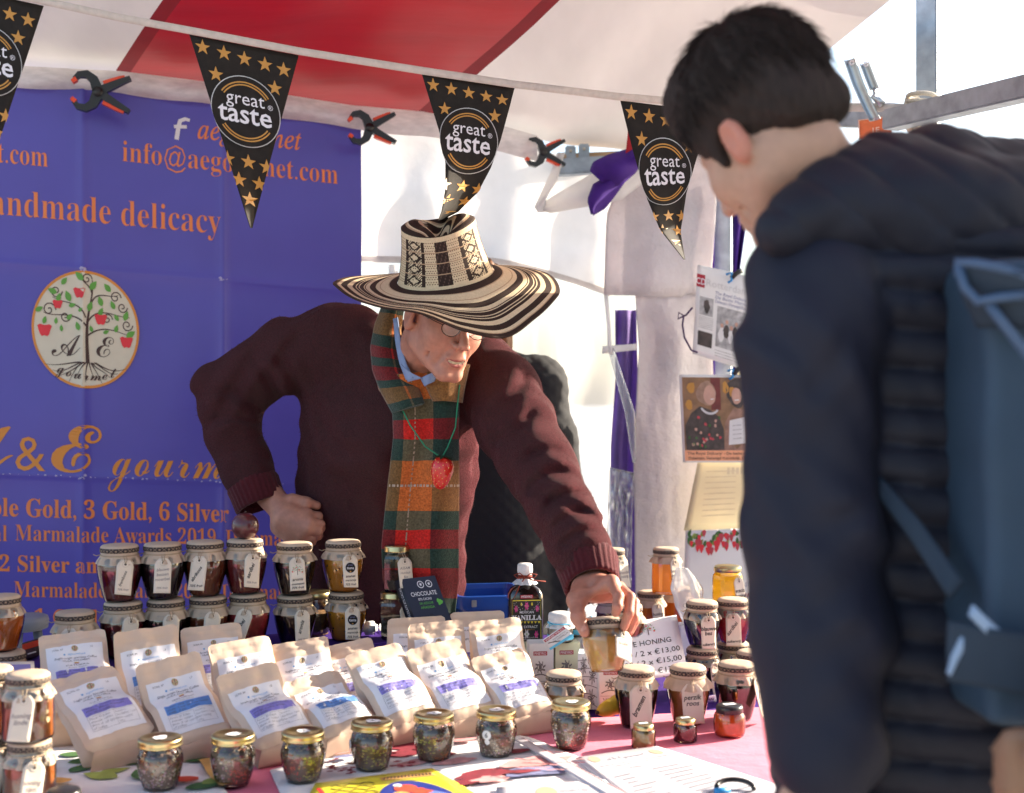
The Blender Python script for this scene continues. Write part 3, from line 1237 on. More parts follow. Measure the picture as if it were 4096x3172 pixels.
# ================================================================== table, cloths, raised shelf
m_wood = mat('table_wood', (.30, .20, .11), .7, var=.3, vs=10, stretch=(1, 8, 8))
BL = lambda x: 2.66 + .43 * (x + .793)         # back edge of the front table part
TPOLY = [(-1.75, .95), (1.0, 2.06), (1.03, 3.45), (-.10, 3.42), (-.10, 2.96), (-1.75, BL(-1.75))]
tb = thing('market_table', 'long wooden market table carrying all the jars and coffee bags, covered by cloths', 'table', (0, 2.3, 0))
mb = MB()
mb.prism([(x, y, TZ - .006) for x, y in TPOLY][::-1], [(x, y, TZ - .034) for x, y in TPOLY][::-1], m_wood)
mb.build('table_top', tb)
for x, y in ((-1.5, 1.2), (-1.5, 2.2), (.9, 2.2), (.95, 3.3)):
    mb = MB()
    mb.box((x, y, (TZ - .034) / 2), (.05, .05, TZ - .034), m_wood, bev=.004)
    mb.build('leg', tb)


def clothsheet(name, poly, z, m, label, cat='tablecloth', step=.05, amp=.0012, th=.0025, decor=None, group=None, drop=None):
    """a cloth lying on the table: outline filled on a grid, gently wrinkled"""
    bm = bmesh.new()
    vs = [bm.verts.new((x, y, 0)) for x, y in poly]
    bm.faces.new(vs)
    xs = [p[0] for p in poly]
    ys = [p[1] for p in poly]
    for ax, lo, hi in ((0, min(xs), max(xs)), (1, min(ys), max(ys))):
        k = lo + step
        while k < hi:
            no = (1, 0, 0) if ax == 0 else (0, 1, 0)
            co = (k, 0, 0) if ax == 0 else (0, k, 0)
            bmesh.ops.bisect_plane(bm, geom=list(bm.verts) + list(bm.edges) + list(bm.faces), plane_co=co, plane_no=no)
            k += step
    for v in bm.verts:
        v.co.z = hz(v.co.x, v.co.y, z, amp)
    r = bmesh.ops.extrude_face_region(bm, geom=list(bm.faces))
    for g in r['geom']:
        if isinstance(g, bmesh.types.BMVert):
            g.co.z += th
    bmesh.ops.recalc_face_normals(bm, faces=list(bm.faces))
    bm.verts.index_update()
    mb = MB()
    mb.add([v.co.copy() for v in bm.verts], [[v.index for v in f.verts] for f in bm.faces], m, True)
    bm.free()
    if decor:
        decor(mb, lambda x, y, o=0: Vector((x, y, hz(x, y, z, amp) + th + .0012 + o)))
    c = Vector((sum(xs) / len(xs), sum(ys) / len(ys), z))
    return mb.build(name, None, c, label, cat, group)


def hz(x, y, z, amp):
    return z + amp * (1 + nz(x * 7, y * 7, z * 300) + .7 * nz(x * 17, y * 19, 3) + 1.2 * max(0, nz(x * 4 + y * 5, y * 2 - x * 3, z * 100)))


m_pink = mat('pink_cloth', L(226, 112, 140), .85, var=.05, vs=25, bump=.5, bs=25, sheen=.1, bdist=.006)
clothsheet('purple_tablecloth', [(x * .999, y) for x, y in TPOLY], TZ - .0055, m_pur, 'deep purple cloth under the back rows of jars, showing behind the pink cloth', amp=.0012)
pl_ = onz(2369, 2880)
pr_ = onz(2990, 2838)
dd = (pr_ - pl_) / (pr_.x - pl_.x)
pk = lambda x: pl_.y + dd.y * (x - pl_.x)
clothsheet('pink_tablecloth', [(-1.72, .99), (.98, 2.075), (.98, pk(.98)), (pl_.x, pk(pl_.x)), (-.3, 2.36), (-1.72, 1.9)], TZ - .001, m_pink, 'plain pink tablecloth over the front of the table', amp=.0018)
TZ2 = TZ + .004
# skirts hanging down the front
mb = MB()
mb.slab(lambda u, v: Vector((-1.7 + 2.66 * u, .985 + 1.085 * u - .02 - .03 * v * (1 + math.sin(u * 60)), TZ - .002 - .5 * v)), 120, 5, m_pink, .003)
pkc = [o for o in COL.objects if o.name == 'pink_tablecloth'][0]
mb.build('skirt', pkc)

# printed towel with red fruit, floral cloth
m_tow = mat('white_cotton', (.78, .78, .80), .85, var=.04, vs=30, bump=.6, bs=18, bdist=.006)
m_bur = mat('burgundy_print', L(128, 28, 48), .85, var=.25, vs=60)
m_pk2 = mat('faded_print', L(205, 150, 150), .85, var=.3, vs=50)
m_blu = mat('greyblue_print', L(120, 125, 165), .85, var=.2, vs=50)
m_lea = mat('leaf_print', L(70, 110, 62), .85, var=.3, vs=50)
m_ol = mat('olive_print', L(150, 165, 80), .85, var=.3, vs=50)
m_fr = mat('fruit_print', L(200, 66, 40), .85, var=.25, vs=50)
m_och = mat('ochre_print', L(205, 160, 90), .85, var=.2, vs=50)


def blob(cx, cy, r, n=18, irr=.35, seed=0, ry=1.0, rot=0):
    o = []
    for k in range(n):
        a = 2 * math.pi * k / n
        q = r * (1 + irr * nz(math.cos(a) * 1.5 + seed, math.sin(a) * 1.5, seed * 1.7))
        x, y = q * math.cos(a), q * ry * math.sin(a)
        o.append((cx + x * math.cos(rot) - y * math.sin(rot), cy + x * math.sin(rot) + y * math.cos(rot)))
    return o


def px_poly(pts, z=TZ2):
    return [tuple(onz(x, y, z).xy) for x, y in pts]


def towel_decor(mb, f):
    T = lambda px, py: onz(px, py, TZ2).xy
    lay = [0]

    def b(px, py, r, m, ry=.5, seed=0, rot=0.4):
        x, y = T(px, py)
        lay[0] += 1
        o = .0003 * lay[0]
        mb.poly(blob(x, y, r, 18, .5, seed, ry, rot), lambda a, c: f(a, c, o), m)
    for i, (px, py, r, m, ry) in enumerate([(1650, 2995, .05, m_bur, .5), (1605, 3030, .035, m_bur, .6), (1760, 3040, .03, m_bur, .5), (1830, 3062, .04, m_pk2, .4), (1665, 3065, .03, m_pk2, .5), (1700, 3012, .02, m_bur, .5),
                                            (2060, 3025, .03, m_bur, .5), (2120, 3070, .06, m_pk2, .4), (2190, 3060, .05, m_pk2, .5), (2160, 3105, .055, m_blu, .45), (2090, 3110, .03, m_bur, .3), (2230, 3095, .03, m_blu, .5),
                                            (1935, 3120, .05, m_bur, .5), (1890, 3150, .04, m_bur, .4), (1960, 3145, .03, m_pk2, .5), (1345, 3030, .03, m_pk2, .5), (1375, 3050, .018, m_blu, .5), (1850, 2985, .025, m_pk2, .4)]):
        b(px, py, r, m, ry, i * 1.3)
    for i in range(26):
        b(1300 + rnd.uniform(0, 120), 3065 + rnd.uniform(0, 60), .006, m_bur, .6, i)
    for i in range(12):
        b(1560 + rnd.uniform(0, 90), 3060 + rnd.uniform(0, 60), .007, m_bur, .6, i)
    for i in range(9):
        x0, y0 = T(2030 + i * 28, 3150 - rnd.uniform(0, 95))
        lay[0] += 1
        mb.stroke([(x0 + k * .006, y0 + .012 * nz(k * .4, i)) for k in range(9)], .0035, lambda a, c: f(a, c, .0003 * lay[0]), m_bur if i % 2 else m_pk2)


clothsheet('printed_towel', px_poly([(1080, 3090), (1500, 2985), (2050, 2945), (2110, 2955), (2420, 3080), (2560, 3240), (2560, 3420), (1300, 3420), (1150, 3250)]), TZ2, m_tow,
           'white cotton cloth with burgundy and pink fruit prints, under the front bean jars', 'cloth', .03, .0022, decor=towel_decor)


def floral_decor(mb, f):
    T = lambda px, py: onz(px, py, TZ2).xy
    lay = [0]

    def shp(pts, m):
        lay[0] += 1
        o = .0003 * lay[0]
        mb.poly(pts, lambda a, c: f(a, c, o), m)
    for px, py, r, m, a in [(360, 3050, .055, m_lea, .5), (430, 3072, .05, m_lea, .1), (330, 3085, .045, m_lea, 1.2), (500, 3060, .05, m_lea, 2.6), (460, 3100, .04, m_ol, .7), (400, 3120, .05, m_ol, 2.8), (300, 3030, .04, m_lea, .2), (790, 3055, .035, m_lea, .3), (820, 3160, .05, m_lea, .6), (860, 3140, .04, m_ol, 1), (560, 3120, .04, m_lea, 2.1), (180, 3100, .04, m_lea, 1.3), (120, 3060, .05, m_ol, .3), (40, 3080, .05, m_lea, 2.2)]:
        shp(leaf2(*T(px, py), r * .7, a), m)
    for px, py, r, m in [(560, 3045, .045, m_fr), (470, 3040, .02, m_bur), (745, 3140, .03, m_fr), (640, 3120, .03, m_fr), (70, 3140, .05, m_fr), (230, 3150, .03, m_och)]:
        shp(blob(*T(px, py), r * .75, 18, .3, px, .7), m)
    x0, y0 = T(815, 3062)
    x1, y1 = T(900, 3172)
    lay[0] += 1
    mb.stroke([(x0 + (x1 - x0) * t / 8, y0 + (y1 - y0) * t / 8 + .004 * math.sin(t)) for t in range(9)], .02, lambda a, c: f(a, c, .0003 * lay[0]), m_och)


clothsheet('floral_tablecloth', px_poly([(-500, 2890), (150, 2960), (480, 3010), (800, 3030), (860, 3110), (960, 3260), (960, 3700), (-500, 3700)]), TZ2, m_tow,
           'white tablecloth printed with green leaves and red fruit, left front of the table', 'tablecloth', .04, .002, decor=floral_decor)

# raised shelf under the back left jars
m_purs = m_pur
ang = math.atan2(.43, 1)
ex = Vector((math.cos(ang), math.sin(ang), 0))
ey = Vector((-math.sin(ang), math.cos(ang), 0))
s0 = Vector((-1.75, 2.47 + .43 * (-1.75 + .793), 0))
sh = thing('display_riser', 'low display riser under the back left rows of jars, draped in purple cloth', 'riser', (s0 + ex * .8 + ey * .09) + Vector((0, 0, TZ2)))
mb = MB()
SLEN = 1.70
M = Matrix((ex, ey, Vector((0, 0, 1)))).transposed().to_4x4()
M.translation = s0
mb.box((SLEN / 2, .10, TZ2 + .058), (SLEN, .185, .112), m_wood, M=M)
mb.build('board', sh)
mb = MB()


def drape(u, v):
    # path: front bottom up, over the top, down the back
    path = [(-.006, TZ2 + .002), (-.004, TZ2 + .06), (-.001, SZ - .008), (.004, SZ - .001), (.012, SZ), (.10, SZ), (.196, SZ), (.204, SZ - .006), (.206, TZ2 - .1)]
    q = edge(path, v)
    x = u * SLEN
    w = (.008 * math.sin(x * 38) + .01 * nz(x * 9, 2)) * max(0, 1 - v * 4.5)
    return M @ Vector((x, q[0] - abs(w), q[1] + (.0 if v < .4 else 0)))


mb.slab(drape, 150, 32, m_purs, .002)
mb.build('purple_cover', sh)


def shelfP(px, py):
    """point on the shelf top, located along the picture column px"""
    a = (px - CX) / FPX
    return a


# ================================================================== jars
m_kraft = mat('kraft_paper', (.56, .44, .33), .85, var=.14, vs=35, bump=.6, bs=35, bdist=.0015, lucent=.12)
m_manila = mat('manila_tag', (.80, .72, .60), .8, var=.05, vs=40, lucent=.15)
m_tagd = mat('tag_grommet', (.62, .53, .42), .8)
m_ink = mat('ink', (.015, .013, .015), .7)
m_ink2 = mat('faint_ink', (.30, .25, .24), .8)
m_str = mat('twine', (.42, .32, .22), .9)
m_gl = glassy('jar_glass', (.985, .99, .99), .02, boost=1.5)
m_lid = mat('gold_lid', L(196, 180, 132), .30, 1.0, var=.06, vs=20)
m_lid2 = mat('black_lid', (.02, .02, .022), .3, var=.05)
m_stick = mat('white_sticker', (.78, .78, .80), .6)


def band_mat():
    m = bpy.data.materials.new('ribbon_band')
    m.use_nodes = True
    n, l = m.node_tree.nodes, m.node_tree.links
    b = n['Principled BSDF']
    b.inputs['Roughness'].default_value = .8
    tc = n.new('ShaderNodeTexCoord')
    sp = n.new('ShaderNodeSeparateXYZ')
    l.new(tc.outputs['Object'], sp.inputs[0])
    at = n.new('ShaderNodeMath')
    at.operation = 'ARCTAN2'
    l.new(sp.outputs[0], at.inputs[0])
    l.new(sp.outputs[1], at.inputs[1])

    def mth(op, a, b_=None, c=None):
        k = n.new('ShaderNodeMath')
        k.operation = op
        for i, x in enumerate((a, b_, c)):
            if x is None:
                continue
            if isinstance(x, (int, float)):
                k.inputs[i].default_value = x
            else:
                l.new(x, k.inputs[i])
        return k.outputs[0]
    t = mth('MULTIPLY', at.outputs[0], 26 / (2 * math.pi))
    f = mth('FRACT', t)
    fx = mth('ABSOLUTE', mth('SUBTRACT', f, .5))
    fl = mth('FLOOR', t)
    odd = mth('MODULO', mth('ADD', fl, 40), 2)
    z = mth('FRACT', mth('MULTIPLY', sp.outputs[2], 140))
    cross = mth('LESS_THAN', mth('ABSOLUTE', mth('SUBTRACT', fx, mth('ABSOLUTE', mth('SUBTRACT', z, .5)))), .09)
    dots = mth('MULTIPLY', mth('LESS_THAN', fx, .22), mth('LESS_THAN', mth('ABSOLUTE', mth('SUBTRACT', z, .5)), .25))
    pat = mth('ADD', mth('MULTIPLY', cross, odd), mth('MULTIPLY', dots, mth('SUBTRACT', 1, odd)))
    mx = n.new('ShaderNodeMix')
    mx.data_type = 'RGBA'
    mx.inputs[6].default_value = (.035, .026, .024, 1)
    mx.inputs[7].default_value = (.30, .22, .15, 1)
    l.new(mth('MULTIPLY', pat, .8), mx.inputs[0])
    l.new(mx.outputs[2], b.inputs['Base Color'])
    return m


m_band = band_mat()


def jam(name, col, luc=.0, var=.25, vs=60):
    return mat(name, col, .18, var=var, vs=vs, coat=1.0, lucent=luc, spec=.3)


JAM = {
    'raspberry': jam('jam_raspberry', (.12, .010, .016)), 'black': jam('jam_black', (.010, .006, .010)),
    'apricot': jam('jam_apricot', (.15, .032, .012)), 'strawberry': jam('jam_strawberry', (.13, .012, .018)),
    'mango': jam('jam_mango', (.62, .27, .03), .2, .2), 'honey': jam('honey', (.95, .50, .05), .6, .08, 20),
    'acacia': jam('honey_light', (.97, .70, .10), .6, .08, 20), 'amber': jam('honey_dark', (.70, .30, .07), .5, .12, 20),
    'brown': jam('jam_brown', (.34, .11, .03), .2), 'orange': jam('jam_orange', (.80, .20, .025), .35, .25, 50), 'bluegrey': jam('jam_blue', (.014, .014, .035)),
    'redpink': jam('jam_redpink', (.62, .06, .07), .3), 'pale': jam('jam_pale', (.55, .46, .30), .3, .15),
    'peach': jam('jam_peach', (.50, .20, .06), .3, .2), 'cream': jam('honey_cream', (.85, .58, .22), .45, .10), 'sand': jam('honey_sand', (.66, .42, .16), .3, .2, 90)}


def ORCIO(R, h):
    return [(0, .0), (.58 * R, .0), (.66 * R, .012 * h), (.72 * R, .08 * h), (.82 * R, .22 * h), (.92 * R, .38 * h), (.985 * R, .52 * h), (1.0 * R, .60 * h), (.985 * R, .67 * h), (.93 * R, .74 * h), (.84 * R, .79 * h), (.77 * R, .82 * h), (.76 * R, .90 * h)]


_JM = {}


def put(key, make, parent, name):
    """one mesh per kind, a copy of the object for every jar"""
    if key in _JM:
        o = _JM[key].copy()
        COL.objects.link(o)
        o.name = name
    else:
        mb = MB()
        make(mb)
        o = mb.build(name)
        _JM[key] = o
    o.parent = parent
    return o


def inset(prof, d, z0, z1):
    o = [(0, z0)]
    for r, z in prof[1:]:
        if z < z0:
            continue
        if z > z1:
            break
        if len(o) == 1:
            o.append((max(r - d, .001), z0))
        o.append((r - d, z))
    o.append((o[-1][0] * .98, o[-1][1] + .001))
    o.append((0, o[-1][1]))
    return o


def paper_lid(t, R, h, var, band=True, skirt=1.0):
    def mk(mb):
        r = .83 * R
        sd = var * 3.1
        mb.lathe([(0, h + .001), (r * .6, h + .0012 + .0004), (r * .9, h + .0004), (r * .985, h - .0022), (r, h - .006), (r * .99, h - .0145), (r * .955, h - .019),
                  (r * (.99 + .05 * skirt), h - .0235), (r * (1.05 + .1 * skirt), h - .030), (r * (1.10 + .14 * skirt), h - .0345 - .003 * skirt)], m_kraft, 60,
                 wob=lambda a, z: 1 + (.05 * max(0, min(1, (h - .019 - z) / .012)) * (math.sin(a * 9 + sd) + .6 * math.sin(a * 15 + sd * 2)) if z < h - .019 else .006 * math.sin(a * 14 + sd)))
    o = put(('pl', R, h, var, skirt), mk, t, 'paper_cover')

    def mk2(mb):
        r = .83 * R + .0012
        mb.lathe([(r * .985, h - .0045), (r * 1.0, h - .0055), (r * 1.0, h - .0125), (r * .985, h - .0135)], m_band, 60, wob=lambda a, z: 1 + .008 * math.sin(a * 7 + var))
    if band:
        put(('bd', R, h, var), mk2, t, 'ribbon')

    def mk3(mb):
        r = .80 * R + .0014
        mb.tube([(r * 1.0 * math.cos(a), r * math.sin(a), h - .0195) for a in [2 * math.pi * k / 40 for k in range(41)]], .0012, m_str, 6, cap=False)
        mb.tube([(-r, 0, h - .0195), (-r - .008, -.004, h - .022), (-r - .014, -.006, h - .019)], .001, m_str, 5)
    put(('st', R, h), mk3, t, 'twine')


def tag_label(t, R, h, az, roll, lines, w=.033, hh=.070, emblem=None, drop=.0, tilt=None, zt=None, face=0):
    """manila luggage tag hanging at azimuth az (0 = camera side), lines: (text, x, y, size, rot, ink, thick)"""
    mb = MB()
    r0 = .90 * R
    ztop = (h - .022) if zt is None else zt
    ca, sa = math.sin(az), -math.cos(az)
    base = Vector((ca * r0, sa * r0, ztop))
    out = Vector((math.sin(az + face), -math.cos(az + face), 0))
    side = Vector((-out.y, out.x, 0))
    tl = R_(16) if tilt is None else tilt
    down = Vector((out.x * math.sin(tl), out.y * math.sin(tl), -math.cos(tl)))
    c_, s_ = math.cos(roll), math.sin(roll)
    x_ = side * c_ - down * s_
    y_ = -(down * c_ + side * s_)                      # up the tag
    n_ = x_.cross(y_).normalized()
    if n_.dot(out) < 0:
        n_ = -n_
    o_ = base + out * .003 + Vector((0, 0, -.004))

    def f(x, y, o=0.0):
        bend = -.0016 * math.sin(3 * y / hh + x * 40) + .03 * (x * x) * 8
        return o_ + x_ * x + y_ * (y - hh) + n_ * (o + bend)
    c = w * .27
    out2 = [(-w / 2, 0), (w / 2, 0), (w / 2, hh - c), (w / 2 - c, hh), (-w / 2 + c, hh), (-w / 2, hh - c)]

    def clip(v):                                    # half-width at height v
        return w / 2 if v < hh - c else w / 2 - (v - (hh - c)) * .95
    mb.slab(lambda u, v: f((u - .5) * 2 * clip(v * hh), v * hh), 6, 12, m_manila, .0008)
    hy = hh - .009
    f1 = lambda x, y: f(x, y, .0004)
    f2 = lambda x, y: f(x, y, .0007)
    mb.poly(circ(0, hy, .0062, 20), f1, m_tagd)
    mb.poly(circ(0, hy, .0056, 20), f2, m_manila)
    mb.poly(circ(0, hy, .0024, 14), lambda x, y: f(x, y, .001), m_ink)
    if emblem == 'tree':
        mb.disc(0, hh * .58, w * .40, f1, mat('emblem_face', (.78, .72, .60), .8), 3, 24)
        tree_emblem(mb, f1, f2, lambda x, y: f(x, y, .001), 0, hh * .58, w * .40, False)
    elif emblem == 'award':
        mb.disc(0, hh * .60, w * .36, f1, m_silv, 3, 24)
        mb.disc(0, hh * .60, w * .33, f2, m_bunt, 3, 24)
        f3 = lambda x, y: f(x, y, .001)
        mb.text('great', f3, 0, hh * .66, w * .16, m_blu)
        mb.text('taste', f3, 0, hh * .555, w * .25, m_wht, None, 'c', .01)
        mb.poly(star(0, hh * .48, w * .08), f3, m_gold)
    for ln in lines:
        s, x, y, sz, rot, ink, th = ln
        mb.text(s, f1, x * w, y * hh, sz * w * (1.3 if len(s) < 8 else 1.08), m_ink if ink else m_ink2, None, 'c', th + .010, .25, rot=R_(rot))
    o = mb.build('tag', t)
    mb = MB()
    p0 = base + Vector((0, 0, .004)) - out * (.06 * R)
    hp = f(0, hy, .0006)
    for sg in (-1, 1):
        mb.tube([p0 + side * .003 * sg, (p0 + hp) / 2 + out * .004 + side * .0025 * sg, hp], .0007, m_str, 5)
    mb.build('string', o)
    return o


def jarthing(label, loc, group, cat='jar', name='jam_jar', rz=0, M=None):
    t = thing(name, label, cat, loc, (0, 0, rz), group, local=True, M=M)
    return t


JG = 'paper-topped jars of jam and honey on the stall'


def jar(label, loc, R, h, content, tagspec=None, var=0, skirt=1.0, lid='paper', shape='orcio', M=None, fill=.82, rz=0):
    t = jarthing(label, loc, JG, M=M, rz=rz)
    J = JAM[content]
    if shape == 'orcio':
        prof = ORCIO(R, h)
    elif shape == 'round':
        prof = [(0, 0), (.80 * R, 0), (.90 * R, .02 * h), (.97 * R, .15 * h), (1.0 * R, .4 * h), (.98 * R, .62 * h), (.90 * R, .72 * h), (.80 * R, .77 * h), (.79 * R, .9 * h)]
    elif shape == 'straight':
        prof = [(0, 0), (.90 * R, 0), (.97 * R, .02 * h), (1.0 * R, .06 * h), (1.0 * R, .66 * h), (.97 * R, .72 * h), (.84 * R, .78 * h), (.82 * R, .9 * h)]
    if shape == 'hex':
        def hexring(r, z, n=6, bev=.16):
            o = []
            for k in range(n):
                a0, a1 = math.pi / 3 * k, math.pi / 3 * (k + 1)
                A_, B_ = Vector((r * math.cos(a0), r * math.sin(a0), z)), Vector((r * math.cos(a1), r * math.sin(a1), z))
                o += [A_ + (B_ - A_) * bev, B_ - (B_ - A_) * bev]
            return o

        def hexmk(m, d, z0, z1, top):
            def mk(mb):
                rows = [(.90, z0), (.98, z0 + .004), (1, z0 + .01), (1, z1 - .01), (.96, z1)] + ([(.72, z1 + .012), (.72, h * .93)] if top else [])
                vs = []
                for q, z in rows:
                    vs += hexring(R * q - d, z)
                n = 12
                fs = [(j * n + k, j * n + (k + 1) % n, (j + 1) * n + (k + 1) % n, (j + 1) * n + k) for j in range(len(rows) - 1) for k in range(n)]
                fs.append(tuple(range(n))[::-1])
                if not top:
                    fs.append(tuple((len(rows) - 1) * n + k for k in range(n)))
                mb.add(vs, fs, m, False)
            return mk
        put(('hg', R, h), hexmk(m_gl, 0, 0, h * .80, True), t, 'glass')
        put(('hc', R, h, content), hexmk(J, .0028, .005, h * .80, False), t, 'contents')
    else:
        put(('g', shape, R, h), lambda mb: mb.lathe(prof, m_gl, 40), t, 'glass')
        put(('c', shape, R, h, content, fill), lambda mb: mb.lathe(inset(prof, .0022, .0045, fill * h), J, 40, wob=lambda a, z: 1 + .004 * math.sin(a * 5 + z * 90)), t, 'contents')
    if lid == 'paper':
        paper_lid(t, R, h, var, skirt=skirt)
    else:
        put(('lid', R, h, lid), lambda mb: mb.lathe([(0, h), (.70 * R, h), (.78 * R, h - .001), (.83 * R, h - .0035), (.85 * R, h - .0065), (.84 * R, h - .009), (.85 * R, h - .0135), (.82 * R, h - .0145)], m_lid if lid == 'gold' else m_lid2, 44), t, 'lid')
        if lid in ('gold', 'black') and shape in ('straight', 'round'):
            put(('ls', R, h), lambda mb: mb.box((0, 0, h + .0006), (.8 * R, .42 * R, .0006), m_stick, M=Matrix.Rotation(R_(20), 4, 'Z')), t, 'lid_sticker')
    if tagspec:
        tag_label(t, R, h, **tagspec)
    return t


def sY(px):           # depth of the shelf's jar row along picture column px
    a = (px - CX) / FPX
    return (2.535 + .43 * .793) / (1 - .43 * a)


def sp_(px, z=SZ, off=0.0):
    Y = sY(px) + off
    return Vector(((px - CX) / FPX * Y, Y, z))


def ln(s, y=.5, sz=.2, rot=0, ink=1, th=.004, x=0):
    return (s, x, y, sz, rot, ink, th)


RJ, HJ = .0450, .113
D2R = R_
FR = ln('70% fruit', .12, .17, 4, 0)
# bottom row on the riser, then the row stacked on it
low = [(300, 'black', 'paper-topped jar half hidden behind the coffee bags, alone at the left end of its row', dict(az=R_(5), roll=R_(2), lines=[])),
       (492, 'raspberry', 'dark red jam jar under the framboos jar', dict(az=R_(40), roll=R_(-14), lines=[ln('framboos', .4, .2, 75)])),
       (664, 'black', 'black jam jar under the jar of blueberry jam', dict(az=R_(30), roll=R_(-6), lines=[ln('blauwe', .55, .2, 3), ln('bessen', .4, .2, 3)])),
       (832, 'apricot', 'dark jam jar under the abrikoos jar', dict(az=R_(28), roll=R_(-10), lines=[ln('abrikoos', .4, .2, 70)])),
       (992, 'redpink', 'red strawberry jam jar under the jar that carries the purple fruit', dict(az=R_(8), roll=R_(-18), lines=[ln('aardbei', .45, .27, 70, 1, .008)])),
       (1180, 'black', 'black aronia jar of the lower row with its name written up the tag', dict(az=R_(30), roll=R_(-4), lines=[ln('aronia', .48, .27, 72, 1, .002), ln('70% fruit', .1, .17, 8, 0)])),
       (1385, 'mango', 'lower jar of orange yellow pineapple passion fruit jam with dark seeds', dict(az=R_(26), roll=R_(-5), emblem='award', lines=[ln('ananas', .31, .19, 4), ln('maracuja', .19, .19, 4), ln('70% fruit', .06, .19, 4)]))]
hi = [(478, 'raspberry', 'dark red raspberry jam jar with a slanted sunlit tag', dict(az=R_(34), roll=R_(-10), lines=[ln('framboos', .45, .24, 72, 1, -.002), FR])),
      (650, 'black', 'black blueberry jam jar with a straight tag, standing on a jar between raspberry and apricot', dict(az=R_(18), roll=R_(-3), lines=[ln('blauwe', .64, .2, 6, 0), ln('bessen', .5, .2, 6, 0), ln('moerbei', .36, .2, 6, 0), FR])),
      (820, 'apricot', 'apricot jam jar with abrikoos in thick black writing up its tag', dict(az=R_(0), roll=R_(-3), lines=[ln('abrikoos', .46, .27, 62, 1, .012), ln('70% fruit', .1, .2, 4, 1, .004)])),
      (980, 'strawberry', 'dark red strawberry jam jar with the purple fruit on its lid', dict(az=R_(34), roll=R_(-9), lines=[ln('aardbei', .48, .26, 70, 1, .010), FR])),
      (1178, 'black', 'black aronia orange jam jar with a tree emblem on its tag', dict(az=R_(16), roll=R_(1), emblem='tree', lines=[ln('aronia', .30, .2, 3), ln('sinaasappel', .18, .17, 3), ln('70% fruit', .06, .2, 3)])),
      (1372, 'mango', 'upper jar of orange yellow pineapple passion fruit jam, stacked in front of the vendor', dict(az=R_(28), roll=R_(-4), emblem='award', lines=[ln('ananas', .31, .19, 4), ln('maracuja', .19, .19, 4), ln('70% fruit', .06, .19, 4)]))]
m_seed = mat('dark_seed', (.012, .008, .006), .3)


def seeds(t, n=26):
    def mk(mb):
        rr = random.Random(3)
        for _ in range(n):
            z = rr.uniform(.02, .085)
            a = rr.uniform(0, 6.28)
            r = RJ * (.70 + .28 * min(1, z / .06)) - .0018
            mb.lathe([(0, -.003), (.0016, -.0018), (.002, 0), (.0014, .002), (0, .0028)], m_seed, 6, M=Matrix.Translation((r * math.cos(a), r * math.sin(a), z)) @ Matrix.Rotation(rr.uniform(0, 3), 4, 'X'))
    o = put(('seeds',), mk, t, 'seeds')
    o['kind'] = 'stuff'


for i, (px, c, lab, tg) in enumerate(low):
    loc = sp_(px, SZ + .0022, -.012 if i == 0 else 0)
    if i == 0:
        loc.z -= .012
    t = jar(lab, loc, RJ, HJ if px < 1100 else .104, c, tg, i % 3, 1.0)
    if c == 'mango':
        seeds(t)
for i, (px, c, lab, tg) in enumerate(hi):
    loc = sp_(px, SZ + (HJ if px < 1100 else .104) + .004, rnd.uniform(-.004, .004))
    hh_ = HJ if px < 1100 else .110
    t = jar(lab, loc, RJ, hh_, c, tg, (i + 1) % 3, 1.0 if i else .8)
    if c == 'mango':
        seeds(t)

# ================================================================== coffee bags
m_bag = mat('kraft_bag', L(216, 192, 170), .7, var=.06, vs=14, bump=.45, bs=9, bdist=.008)
m_gus = mat('kraft_gusset', L(202, 172, 150), .75, var=.06, vs=14, bump=.4, bs=12, bdist=.004)
m_lab = mat('label_paper', (.80, .80, .84), .55, var=.02, vs=20, bump=.15, bs=30, bdist=.002)
m_txt = mat('label_print', (.10, .10, .13), .7)
m_txg = mat('label_print_grey', (.32, .32, .36), .7)
m_hl = mat('label_violet', L(132, 126, 205), .6)
m_hl2 = mat('label_blue', L(92, 140, 210), .6)
m_web = mat('label_weblink', L(110, 165, 215), .6)
m_fy = mat('flag_yellow', L(230, 190, 70), .6)
m_fb = mat('flag_blue', L(90, 80, 160), .6)
m_frd = mat('flag_red', L(190, 70, 80), .6)
m_emb = mat('label_emblem', L(190, 170, 140), .7, var=.35, vs=900)
BG = 'kraft coffee bags displayed in two leaning rows'


